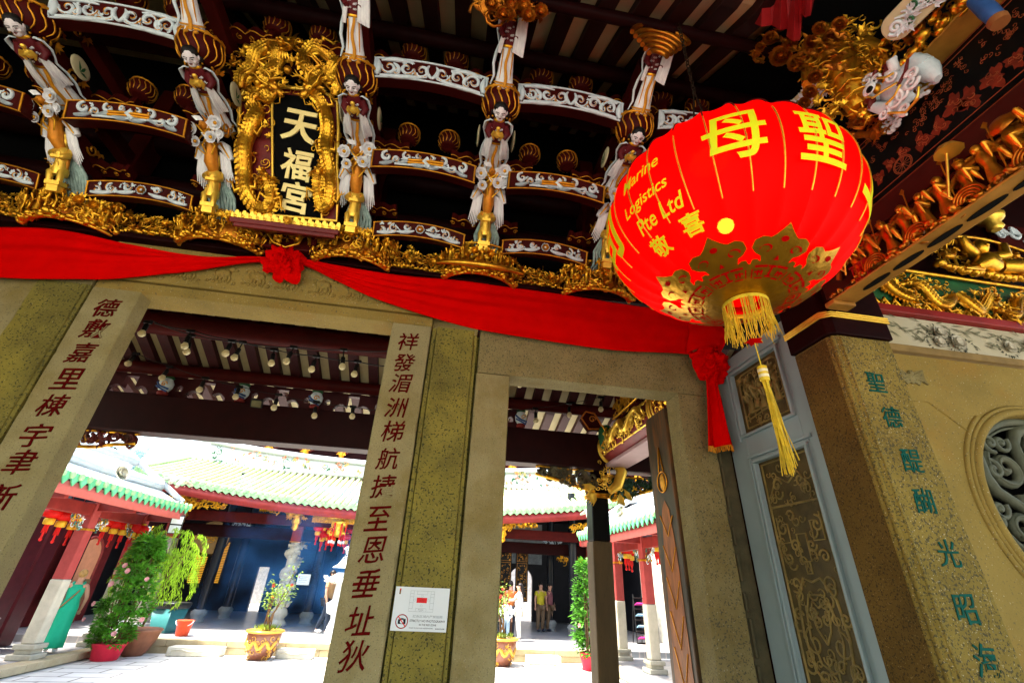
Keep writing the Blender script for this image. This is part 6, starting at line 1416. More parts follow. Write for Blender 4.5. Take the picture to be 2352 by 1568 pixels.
c = P(1392, 1095, y=5.48); dragon_head(mb, c, (-.35, -.3, -.8), (-.4, -.9, .2), .055, rr); mb.tube([P(1418, 1060, y=5.5), P(1428, 1085, y=5.47), P(1418, 1115, y=5.47), P(1400, 1128, y=5.47)], [.06, .07, .065, .04], 10)
for px, py, dx, dz in ((1360, 1125, -1, -.15), (1362, 1140, -.8, -.7), (1425, 1130, .5, -.9), (1415, 1140, .1, -1)):
    for j in range(6): mb.leaf(P(px+8, py-8, y=5.47), (dx+.15*j-.3, -.1, dz-.12*j+.3), (0, -1, 0), .17, .045)
for k in range(24): curl(mb, P(rr.uniform(1372, 1430), rr.uniform(1060, 1130), y=5.46), .03, FA, rr, .22)
mb.build("body", gold_pale, lion)
# ------------------------------------------------------------------ string lights
wire = M("wire_black", (.008, .008, .008), .5, var=0); bulb_m = M("bulb_glass", (.80, .72, .46), .35, var=.03, trans=.4)
def string(label, y, nodes, bulbs, sock=True):
    t_ = thing("string_light", label, "string lights", tuple(P(*nodes[len(nodes)//2], y=y)), group="string lights under the ceiling"); mb = MB(); pts = []
    N2 = [P(*p, y=y) for p in nodes]
    for a, b in zip(N2[:-1], N2[1:]):
        for i in range(6): f = i/6; pts.append(a.lerp(b, f)+Vector((0, 0, -.05*sin(pi*f)*(b-a).length*.6)))
    pts.append(N2[-1]); mb.tube(pts, .006 if sock else .004, 5); mb.build("wire", wire, t_)
    for (bx_, by_), (nx_, ny_) in bulbs:
        b = P(bx_, by_, y=y); n_ = P(nx_, ny_, y=y); d = (b-n_).normalized()
        s_ = MB(); s_.tube([n_, n_.lerp(b, .55)], .006, 5); s_.tube([b-d*.11, b-d*.10, b-d*.04, b-d*.025], [.012, .022, .022, .018], 8); s_.box(n_, (.035, .012, .014)); so = s_.build("socket", wire, t_)
        g = MB(); g.lathe([(.0, -.033), (.02, -.028), (.033, -.01), (.033, .006), (.022, .028), (.016, .042), (.014, .05)], b, frame(-d), 12); g.build("bulb", bulb_m, so)
string("string of bulbs nearest the lintel in the main doorway", 4.3, [(355, 742), (438, 758), (535, 781), (620, 795), (680, 797), (790, 803), (905, 805), (1010, 815)], [((325.6, 766), (340, 740)), ((424, 794.5), (438, 760)), ((518, 811.5), (533, 783)), ((657.5, 829.5), (675, 797)), ((786, 842), (790, 803))])
string("second string of bulbs crossing the striped ceiling", 4.45, [(345, 735), (440, 768), (560, 786), (632, 803), (727, 817), (822, 830), (900, 842), (1010, 858), (1200, 862)], [((428.7, 807.6), (440, 770)), ((538, 821), (558, 786)), ((623, 834), (630, 803)), ((715.5, 848), (727, 818)), ((813.7, 859), (822, 830)), ((1194, 883), (1199, 862))])
string("lower thin string of bulbs hanging in front of the maroon beam", 5.2, [(280, 822), (313, 811), (392, 840), (472, 867), (556, 888), (642, 906), (727, 923), (810, 933), (900, 944), (1040, 950), (1168, 944), (1230, 936), (1308, 925), (1380, 910)], [((294, 835), (313, 812)), ((372, 867.5), (390, 842)), ((458, 895), (472, 868)), ((541, 911.5), (550, 888)), ((629, 936), (640, 906)), ((722, 954.5), (727, 923)), ((809, 956), (811, 934)), ((1231, 966), (1230, 938)), ((1308, 953), (1307, 926)), ((1380, 940), (1380, 912))], False)
# ------------------------------------------------------------------ courtyard floors and platforms
sheet("courtyard_ground", -7.7, 4.95, 5.9, 15.3, -.3, court_m)
tile_m = M("grey_tile", (.23, .24, .25), .30, var=.12, vs=3)
def checker(m, s, c1, c2, fac=.5):
    nt = m.node_tree; N = nt.nodes; L = nt.links; b = N["Principled BSDF"]; tc = N.new("ShaderNodeTexCoord"); mp = N.new("ShaderNodeMapping"); mp.inputs["Rotation"].default_value = (0, 0, radians(45)); L.new(tc.outputs["Object"], mp.inputs[0])
    ck = N.new("ShaderNodeTexBrick"); ck.offset = 0; ck.inputs["Scale"].default_value = s; ck.inputs["Color1"].default_value = (*c1, 1); ck.inputs["Color2"].default_value = (*c2, 1); ck.inputs["Mortar"].default_value = (.40, .36, .33, 1); ck.inputs["Mortar Size"].default_value = .02; ck.inputs["Brick Width"].default_value = .5; ck.inputs["Row Height"].default_value = .5; L.new(mp.outputs[0], ck.inputs[0]); L.new(ck.outputs[0], b.inputs["Base Color"])
def joints(m, s):
    nt = m.node_tree; N = nt.nodes; L = nt.links; b = N["Principled BSDF"]; src = b.inputs["Base Color"].links[0].from_socket; tc = N.new("ShaderNodeTexCoord"); ck = N.new("ShaderNodeTexBrick"); ck.inputs["Scale"].default_value = s; ck.inputs["Color1"].default_value = (1, 1, 1, 1); ck.inputs["Color2"].default_value = (.86, .86, .84, 1); ck.inputs["Mortar"].default_value = (.34, .32, .29, 1); ck.inputs["Mortar Size"].default_value = .012
    L.new(tc.outputs["Object"], ck.inputs[0]); mx = N.new("ShaderNodeMix"); mx.data_type = 'RGBA'; mx.blend_type = 'MULTIPLY'; mx.inputs[0].default_value = 1; L.new(src, mx.inputs[6]); L.new(ck.outputs[0], mx.inputs[7]); L.new(mx.outputs[2], b.inputs["Base Color"])
joints(court_m, .55)
checker(tile_m, 1.7, (.20, .22, .24), (.28, .27, .27))
curb_m = M("kerb_granite", (.42, .35, .22), .8, var=.2, vs=2, spots=[((.2, .16, .1), .62)], spot_scale=40, stains=(.32, .22, .09), stain_scale=1.5, bump=.2)
def platform(name, x0, x1, y0, y1, zt, zb, edges):
    mb = MB(); mb.bx(x0, x1, y0, y1, zb, zt-.004); mb.build(name, tile_m, kind='structure')
    for k, (a, b, c, d) in enumerate(edges):
        mb = MB(); n = max(1, int(max(b-a, d-c)/1.4))
        for i in range(n):
            if b-a > d-c: mb.bx(a+(b-a)*i/n+.004, a+(b-a)*(i+1)/n-.004, c, d, zt-.14, zt+.004); mb.bx(a+(b-a)*(i-.4)/n+.004, a+(b-a)*(i+.6)/n-.004, c+.03, d, zb+.002, zt-.145)
            else: mb.bx(a, b, c+(d-c)*i/n+.004, c+(d-c)*(i+1)/n-.004, zt-.13, zt+.004)
        bevel(mb.build("kerb", curb_m, kind='structure'), .01)
platform("hall_floor", -12, 9.5, 15.1, 34, 0, -.35, [(-7.9, 5.2, 14.9, 15.35)])
platform("left_gallery_floor", -13, -7.75, 5.9, 15.1, -.15, -.4, [(-7.9, -7.52, 6.2, 14.9)])
platform("right_gallery_floor", 5.05, 11, 5.9, 15.1, -.15, -.4, [(4.82, 5.2, 6.2, 14.9)])
sheet("far_ground", -40, 40, 34, 90, -.05, court_m)
for k, (px, py, w, lb) in enumerate(((440, 1508, 1.25, "carved stone step block at the left of the courtyard platform"), (675, 1512, .9, "carved stone step block right of the yellow dragon pot"), (1252, 1528, .95, "carved stone step block seen through the right doorway"))):
    p = P(px, py, z=-.3); t_ = thing("stone_step", lb, "step", tuple(p), group="stone step blocks"); mb = MB(); mb.bx(p.x-w/2, p.x+w/2, 14.48, 14.86, -.3, -.10); bevel(mb.build("block", stone_white, t_), .03, 3)
    mb = MB(); mb.tube([(p.x-w*.42, 14.475, -.27), (p.x-w*.40, 14.47, -.17), (p.x-w*.25, 14.47, -.15), (p.x-w*.1, 14.47, -.19), (p.x+w*.1, 14.47, -.19), (p.x+w*.25, 14.47, -.15), (p.x+w*.40, 14.47, -.17), (p.x+w*.42, 14.475, -.27)], .016, 6); mb.build("scallop", stone_white, t_)
# ------------------------------------------------------------------ roofs
tile_g = M("roof_tile_green", (.31, .44, .19), .7, var=.25, vs=2, spec=.2, stains=(.5, .45, .35), stain_scale=3, stain_amt=.5); tile_p = M("roof_tile_pan", (.62, .42, .33), .7, var=.2, vs=3); tile_end = M("tile_end_green", (.28, .50, .24), .6, var=.3, vs=6, spec=.2); mortar = M("ridge_white", (.66, .68, .68), .7, var=.06, vs=2); ridge_grey = M("ridge_grey", (.36, .39, .41), .7, var=.1)
porcelain = M("porcelain_mix", (.45, .40, .30), .4, var=.9, vs=7, stains=(.06, .25, .18), stain_scale=6, stain_amt=.9)
EYE_Y = 17.3; XC = -1.9; XL, XR = -10.45, 6.9
def eave_z(x): return 3.74+.0098*(x-XC)**2*(1 if x < XC else .95)
mh = thing("main_hall", "main temple hall with green tiled roof across the courtyard", "temple hall", (-1.9, 19, 0))
def roof_pt(x, t): y = EYE_Y+3.4*t; return Vector((x, y, eave_z(x)*(1-t*.55)+t*.55*3.9+1.25*t+.2*t*t))
mb = MB(); mb.grid(lambda u, v: roof_pt(XL+(XR-XL)*u, v), 40, 6); mb.build("roof_pan", tile_p, mh).modifiers.new("t", 'SOLIDIFY').thickness = .06
n = 72; mb = MB(); me_ = MB(); dr = MB()
for k in range(n+1):
    x = XL+(XR-XL)*k/n; pts = [roof_pt(x, t)+Vector((0, 0, .05)) for t in (0, .25, .5, .75, 1)]; mb.tube(pts, .068, 8); 
    for t in [i/11 for i in range(12)]: mb.tube([roof_pt(x, t)+Vector((0, -.015, .052)), roof_pt(x, t)+Vector((0, .015, .062))], .076, 8)
    p = pts[0]; me_.lathe([(.095, 0), (.095, .03), (.06, .04)], p+Vector((0, -.0, .02)), basis((1, 0, 0), (0, 0, 1), (0, -1, 0)), 10)
    if k < n:
        x2 = x+.5*(XR-XL)/n; q = roof_pt(x2, 0); dr.prism([(-.13, .06), (-.12, -.04), (0, -.13), (.12, -.04), (.13, .06)], .02, q+Vector((0, -.01, 0)), basis((1, 0, 0), (0, 0, 1), (0, -1, 0)))
mb.build("tile_ribs", tile_g, mh); me_.build("tile_ends", tile_end, mh); dr.build("drip_tiles", tile_end, mh)
mb = MB(); mb.grid(lambda u, v: Vector((XL+(XR-XL)*u, EYE_Y+.06, eave_z(XL+(XR-XL)*u)-.10-.30*v)), 30, 1); o = mb.build("eave_fascia", maroon_red, mh); o.modifiers.new("t", 'SOLIDIFY').thickness = .05
mb = MB(); mb.grid(lambda u, v: roof_pt(XL+(XR-XL)*u, v)-Vector((0, 0, .12)), 30, 4); mb.build("under_roof", maroon_dark, mh)
def ridge_z(x): return 5.91+.0046*(abs(x-XC)**2.2)
mb = MB(); mb.grid(lambda u, v: Vector((XL+.6+(XR-XL-1.2)*u, 20.66, 5.15+(ridge_z(XL+.6+(XR-XL-1.2)*u)-5.15)*v)), 30, 3); mb.build("ridge_wall", mortar, mh).modifiers.new("t", 'SOLIDIFY').thickness = .3
mb = MB(); 
for dz, r in ((.03, .07), (.13, .05)): mb.tube([(XL-.6+(XR-XL+1.2)*u, 20.6, ridge_z(XL-.6+(XR-XL+1.2)*u)+dz) for u in [i/40 for i in range(41)]], r, 8)
mb.tube([(XL+.6+(XR-XL-1.2)*u, 20.56, 5.38+.004*((XL+.6+(XR-XL-1.2)*u)-XC)**2*.2) for u in [i/30 for i in range(31)]], .07, 8); mb.build("ridge_moulding", ridge_grey, mh)
mb = MB(); rr = random.Random(601); cols_ = [MB(), MB(), MB()]
for k in range(200):
    x = rr.uniform(XL+.8, XR-.8); z = rr.uniform(5.5, ridge_z(x)-.05); (leafspray if k % 2 else curl)(cols_[k % 3], Vector((x, 20.47, z)), rr.uniform(.07, .14), FA, rr)
for m_, c_, nm in zip((green_p, M("porcelain_coral", (.5, .16, .08), .4, var=.3), M("porcelain_gold", (.5, .36, .12), .4, var=.3)), cols_, ("ridge_foliage", "ridge_animals", "ridge_scrolls")): c_.build(nm, m_, mh)
# verge ridge at the left end with porcelain waves
mb = MB(); mb.tube([roof_pt(XL-.05, t)+Vector((0, 0, .16+.05*sin(t*3))) for t in [i/10 for i in range(11)]], .13, 8); mb.tube([(XL+.1, 17.0, 4.5), (XL-.5, 17.3, 4.75), (XL-1.3, 17.6, 5.15), (XL-2.0, 17.9, 5.7)], [.14, .13, .1, .05], 8); mb.build("verge_ridge", mortar, mh)
mb = MB()
for k in range(70): (curl if k % 2 else leafspray)(mb, Vector((XL+rr.uniform(-.8, .35), 17.1+rr.uniform(-.1, .3), 4.55+rr.uniform(-.1, .75))), rr.uniform(.08, .18), FA, rr)
mb.build("porcelain_waves", M("porcelain_blue", (.32, .50, .52), .35, var=.5, vs=9), mh)
# --- hall front: beams, columns
HZ = lambda px, py, y: P(px, py, y=y)
for y, z, r0 in ((18.2, 3.28, .17), (19.0, 2.86, .2)):
    mb = MB(); mb.bx(-10.2, 7.6, y, y+.22, z-r0, z+r0); bevel(mb.build("beam", maroon if y < 18.5 else maroon_dark, mh), .02)
hall_dark = M("hall_interior_dark", (.012, .013, .018), .5, var=.3, vs=2)
mb = MB(); mb.bx(-12.2, -11.9, 17.5, 30, 0, 5.4); mb.bx(8.9, 9.2, 17.5, 30, 0, 5.4)
mb.bx(-11.9, -7.95, 25.0, 25.2, 0, 5.4); mb.bx(-7.45, 3.95, 25.0, 25.2, 0, 5.4); mb.bx(5.15, 8.9, 25, 25.2, 0, 5.4); mb.bx(-7.95, -7.45, 25, 25.2, 1.8, 5.4); mb.bx(3.95, 5.15, 25, 25.2, 2.35, 5.4)
for k in range(12):     # arched head of the far doorway
    a = pi*k/12; b = pi*(k+1)/12
    mb.prism([(4.55+.6*cos(a), 1.75+.6*sin(a)), (4.55+.6*cos(a), 2.4), (4.55+.6*cos(b), 2.4), (4.55+.6*cos(b), 1.75+.6*sin(b))], .19, (0, 25.195, 0), basis((1, 0, 0), (0, 0, 1), (0, -1, 0)))
mb.bx(-12, 9, 20.2, 25.2, 4.5, 4.7); mb.build("wall", hall_dark, mh)
mb = MB(); mb.bx(-12.4, 9.4, 20.9, 25.4, 5.2, 5.35); mb.build("rear_roof", ridge_grey, mh)
stone_pale = M("column_stone_pale", (.50, .46, .36), .75, var=.15, vs=4, bump=.4, bs=30)
def hall_column(x, y, kind):
    c = thing("hall_column", "x", "column", (x, y, 0))
    if kind == 'dragon':
        c["label"] = "pale stone column carved with a coiling dragon in front of the smoky hall"; mb = MB(); mb.lathe([(.17, .55), (.17, 2.62)], (x, y, 0), n=14); mb.build("shaft", stone_pale, c)
        mb = MB(); pts = [Vector((x+(.20+.03*sin(i))*cos(i*.42), y+(.20+.03*sin(i))*sin(i*.42), .62+i*.042)) for i in range(48)]; dragon(mb, pts, .10, basis((1, 0, 0), (0, 0, 1), (0, -1, 0)), rr)
        for k in range(90): a = rr.uniform(0, 6.28); rock(mb, (x+.2*cos(a), y+.2*sin(a), rr.uniform(.6, 2.55)), rr.uniform(.05, .11), FA, rr)
        mb.build("dragon_relief", stone_pale, c)
        mb = MB(); mb.lathe([(.30, 0), (.33, .06), (.26, .16), (.20, .22), (.30, .34), (.26, .46), (.19, .56)], (x, y, 0), n=16, rip=lambda q, t: 1+.05*sin(8*q)); mb.build("base", stone_pale, c); top = 2.62
    elif kind == 'stone':
        mb = MB(); mb.bx(x-.19, x+.19, y-.19, y+.19, .3, 2.55); bevel(mb.build("shaft", M("column_stone_grey", (.30, .27, .20), .8, var=.2, bump=.3), c), .03); mb = MB(); mb.lathe([(.28, 0), (.32, .12), (.24, .26), (.2, .32)], (x, y, 0), n=12); mb.build("base", stone_pale, c); top = 2.55
    else:
        mb = MB(); mb.lathe([(.15, .36), (.165, 1.6), (.15, 5)], (x, y, 0), n=18); mb.build("shaft", M("column_black", (.012, .014, .018), .18, var=.1), c); mb = MB(); mb.lathe([(.22, 0), (.22, .06), (.17, .10), (.24, .2), (.26, .3), (.18, .38)], (x, y, 0), n=16); mb.build("base", M("base_stone", (.22, .23, .22), .7, var=.2), c); return c
    mb = MB(); mb.bx(x-.17, x+.17, y-.17, y+.17, top, 3.6); mb.build("upper_shaft", maroon_red, c); mb = MB(); mb.tube([(x-.19, y-.19, top), (x+.19, y-.19, top)], .02, 5); mb.build("gold_band", gold_line, c)
    mb = MB(); g = Vector((x+(.7 if x < -9 else .15), y-1.2, 3.34))
    mb.lathe([(.04, -.42), (.13, -.34), (.10, -.24), (.17, -.14), (.11, -.02), (.17, .06), (.12, .16)], g, n=14, rip=lambda q, t: 1+.10*sin(6*q)); 
    for k in range(44): (leafspray if k % 2 else curl)(mb, g+Vector((rr.uniform(-.30, .30), rr.uniform(-.16, .05), rr.uniform(.0, .55))), rr.uniform(.09, .16), FA, rr)
    for s in (-1, 1):
        for k in range(22): (leafspray if k % 2 else curl)(mb, g+Vector((s*(.2+.05*k), 0, .35-.006*k+rr.uniform(-.22, .14)*(1-k/26))), rr.uniform(.08, .15), FA, rr)
    mb.build("gilded_pendant", gold, c)
    mb = MB()
    for s in (-1, 1): mb.box(g+Vector((s*.3, -.03, .42)), (.13, .03, .09), basis((cos(.3), 0, -s*sin(.3)), (0, 1, 0), (s*sin(.3), 0, cos(.3))))
    mb.build("pendant_plate", M("pendant_red", (.25, .03, .012), .4, var=.3), c); return c
hall_column(-9.25, 19.0, 'stone')["label"] = "plain grey stone front column behind the drooping green plant"
hall_column(-4.99, 19.05, 'dragon'); hall_column(2.35, 19.0, 'stone')["label"] = "stone front column hidden behind the notice post"
hall_column(6.25, 19.0, 'stone')["label"] = "stone front column behind the right flowering bush"
for x, y, lb in ((-7.73, 19.55, "black round column left of the yellow lit panel in the hall"), (-7.55, 21.4, "black round column deeper in the hall between the yellow panels"), (-4.3, 20.2, "black round column just right of the dragon column"), (-3.95, 22.4, "black round column with a gold couplet in the smoke"), (5.0, 20.6, "black round column right of the hall's arched doorway"), (5.45, 18.75, "thick black column beside the right flowering bush"), (3.0, 21.5, "black round column by the family group")): hall_column(x, y, 'black')["label"] = lb
def hall_panel(label, cat, name, x0, x1, y, z0, z1, m, parts=None):
    t_ = thing(name, label, cat, ((x0+x1)/2, y, z0)); mb = MB(); mb.bx(x0, x1, y, y+.06, z0, z1); bevel(mb.build("board", m, t_), .01); return t_
for a, b, lb in (((460, 1262), (476, 1335), "yellow lit name panel by the drooping green plant"), ((505, 1250), (520, 1335), "yellow lit name panel deeper in the smoky hall")):
    p = P(*a, y=22.6); q = P(*b, y=22.6); t_ = hall_panel(lb, "panel", "name_tablet", p.x-.12, p.x+.42, 22.6, q.z-.1, p.z+.15, lacquer_black); mb = MB()
    z = q.z-.06
    while z < p.z+.08: mb.bx(p.x-.09, p.x+.39, 22.585, 22.6, z, z+.035); z += .062
    mb.build("lit_tablets", M("tablet_gold", (.75, .38, .03), .5, emit=(.8, .36, .03), es=.16), t_)
p = P(485, 1235, y=21.5); t_ = thing("big_drum", "big round tan drum face hanging in the shadow of the hall", "drum", tuple(p)); mb = MB(); mb.lathe([(.62, 0), (.68, .1), (.62, .6)], p, basis((.9, .43, 0), (0, 0, 1), (.43, -.9, 0)), 28); mb.build("shell", maroon_dark, t_); mb = MB(); mb.lathe([(.60, 0), (.60, .012)], p+Vector((.43, -.9, 0))*.602, basis((.9, .43, 0), (0, 0, 1), (.43, -.9, 0)), 28); mb.build("skin", M("drum_skin", (.40, .25, .10), .7, var=.15), t_)
c = P(697, 1330, y=18.9); t_ = hall_panel("white paper notice beside the dragon column", "notice", "paper_notice", c.x-.21, c.x+.21, 18.9, c.z-.17, c.z+.17, white_card); mb = MB()
for k in range(4): mb.bx(c.x-.15, c.x+.13-.04*(k % 2), 18.896, 18.899, c.z+.08-.055*k, c.z+.09-.055*k)
mb.build("text_lines", ink_grey, t_); mb = MB(); mb.bx(c.x-.17, c.x-.15, 18.895, 18.898, c.z+.04, c.z+.1); mb.build("red_mark", ink_red, t_)
cp = thing("gold_couplet", "column of small gold characters on a dark board in the smoke", "couplet", tuple(P(733, 1320, y=22.2))); a = P(737, 1262, y=22.2); b = P(716, 1384, y=22.2)
mb = MB(); mb.bx(a.x-.2, a.x+.2, 22.22, 22.3, b.z-.25, a.z+.3); mb.build("board", hall_dark, cp)
for k, ch in enumerate("澤仰觀共航智協會車書"):
    mb = MB(); put_text(mb, ch, (a.x, 22.215, a.z+(b.z-a.z)*k/9), FACE, .19, .2, .01, .012); mb.build("glyph", gold_pale, cp)
for (x0, x1, y, z0, z1, lb) in ((2.55, 3.15, 19.4, .9, 2.75, "dark carved altar screen with gold lattice at the left of the right doorway view"), (3.35, 3.85, 19.6, 1.0, 2.75, "narrow carved gold lattice panel beside the altar screen")):
    t_ = hall_panel(lb, "screen", "altar_screen", x0, x1, y, z0, z1, lacquer_black); mb = MB()
    for zc, hh in ((z1-.2, .15), ((z0+z1)/2, (z1-z0)/2-.42), (z0+.2, .15)):
        for s in (-1, 1): mb.tube([(x0+.04, y-.01, zc+s*hh), (x1-.04, y-.01, zc+s*hh)], .008, 4); mb.tube([((x0+x1)/2+s*((x1-x0)/2-.05), y-.01, zc-hh), ((x0+x1)/2+s*((x1-x0)/2-.05), y-.01, zc+hh)], .008, 4)
        for k in range(int(60*hh)+8): (curl if k % 2 else leafspray)(mb, Vector((rr.uniform(x0+.08, x1-.08), y-.012, zc+rr.uniform(-hh, hh)*.85)), .04, FA, rr)
    mb.build("lattice", M("dim_gold", (.35, .16, .025), .45, .5, var=.4), t_)
t_ = hall_panel("dark name board with two carved characters over the arched doorway", "name board", "name_board", 3.95, 5.1, 24.85, 2.98, 3.45, lacquer_black)
for ch, x in (("崇", 4.28), ("德", 4.78)): mb = MB(); put_text(mb, ch, (x, 24.845, 3.21), FACE, .3, .32, .01, .01); mb.build("glyph", M("dim_gold", (.35, .16, .025)), t_)
mb = MB(); mb.bx(3.6, 5.6, 24.9, 24.98, 2.5, 4.4); o = mb.build("plaster_wall", M("plaster_dim", (.30, .34, .36), .8)); tag(o, "pale plaster wall panel over the arched doorway", "panel")
for px, lb in ((1335, "long ceiling lamp nearer the column"), (1352, "second long ceiling lamp near the column")):
    c = P(1258 if px == 1335 else 1274, 1254 if px == 1335 else 1255, y=20.5); mb = MB(); mb.bx(c.x-.09, c.x+.09, 20.5, 20.54, c.z-.02, c.z+.02); o = mb.build("tube_lamp", M("tube_lit", (1, 1, 1), emit=(1, .95, .9), es=.6)); tag(o, ("left" if px == 1335 else "right")+" small white tube lamp under the hall ceiling in the right doorway", "lamp")
c = P(630, 1217, y=21); mb = MB(); mb.bx(c.x-.18, c.x+.18, 21, 21.05, c.z-.025, c.z+.025); o = mb.build("tube_lamp", M("tube_lit", (1, 1, 1))); tag(o, "white tube lamp glowing in the smoke of the main doorway view", "lamp")
# far lit courtyard behind the hall doors
mb = MB(); mb.bx(-14, 14, 31, 31.2, 0, 6.0); o = mb.build("rear_wall", M("rear_wall_white", (.62, .58, .55), .8)); tag(o, "sunlit pale wall seen through the hall's back doorways", "wall")
for x in (-4.9, 4.25): mb = MB(); mb.bx(x-.15, x+.15, 28, 28.3, 0, 1.4); t_ = thing("rear_column", "red and white rear column seen through the %s back doorway" % ("left" if x < 0 else "arched right"), "column", (x, 28, 0)); mb.build("stone_shaft", stone_pale, t_); mb = MB(); mb.bx(x-.14, x+.14, 28.01, 28.29, 1.4, 3.2); mb.build("red_shaft", maroon_red, t_)
# rear hall clerestory above the ridge
rh = thing("rear_hall", "dark eaves of the rear hall with arched recesses rising over the ridge", "temple hall", (-1, 29, 6)); mb = MB(); xL = -12.0
mb.bx(xL, 14, 28, 28.4, 5.6, 10.5); mb.build("wall", maroon_dark, rh); mb = MB()
for k in range(12):
    x = xL+.9+2.05*k; mb.tube([(x+.95*cos(a), 27.95, 7.65+.55*sin(a)) for a in [pi*i/14 for i in range(15)]], .05, 6)
mb.build("arch", maroon, rh); mb = MB()
for k in range(12): leafspray(mb, Vector((xL+1.92+2.05*k, 27.9, 8.0)), .35, FA, rr, 8); mb.lathe([(.08, -.3), (.16, -.1), (.1, .1)], (xL+1.92+2.05*k, 27.9, 7.95), n=8)
mb.build("bracket_gold", gold_line, rh)
# ------------------------------------------------------------------ side galleries
def lotus_lantern(p, s, label, group, proto=[None]):
    if proto[0] is None:
        t_ = thing("small_lantern", "x", "lantern"); mb = MB(); mb.lathe([(.05, -.10), (.12, -.07), (.155, 0), (.12, .07), (.05, .10)], n=14, rip=lambda q, t: 1+.03*cos(8*q)); local_child(mb.build("body", M("small_lantern_red", (.80, .012, .008), .5, var=.12, vs=9, trans=.3), t_))
        mb = MB(); mb.lathe([(.075, -.10), (.085, -.12), (.08, -.20), (.05, -.21)], n=10); mb.lathe([(.05, .10), (.055, .13), (.02, .14)], n=10); local_child(mb.build("gold_cap", M("cap_yellow", (.80, .45, .03), .45, .2, var=.2), t_))
        mb = MB()
        for k in range(7): mb.tube([(.03*cos(k), .03*sin(k), -.2), (.035*cos(k), .035*sin(k), -.33-.02*(k % 3))], .009, 4)
        mb.tube([(0, 0, -.3), (0, 0, -.45)], .018, 5); mb.ell((0, 0, -.46), .03, n=6, k=5); mb.tube([(0, 0, .13), (0, 0, .5)], .004, 4); local_child(mb.build("tassel", M("tassel_red", (.75, .02, .015), .6, var=.2), t_)); proto[0] = t_; o = t_
    else: o = copy_tree(proto[0])
    o.location = p; o.scale = (s, s, s); o["label"] = label; o["group"] = group; return o
red_up = M("gallery_red", (.30, .03, .026), .5, var=.15, vs=2); wall_pale = M("gallery_wall_pale", (.42, .44, .36), .8, var=.06)
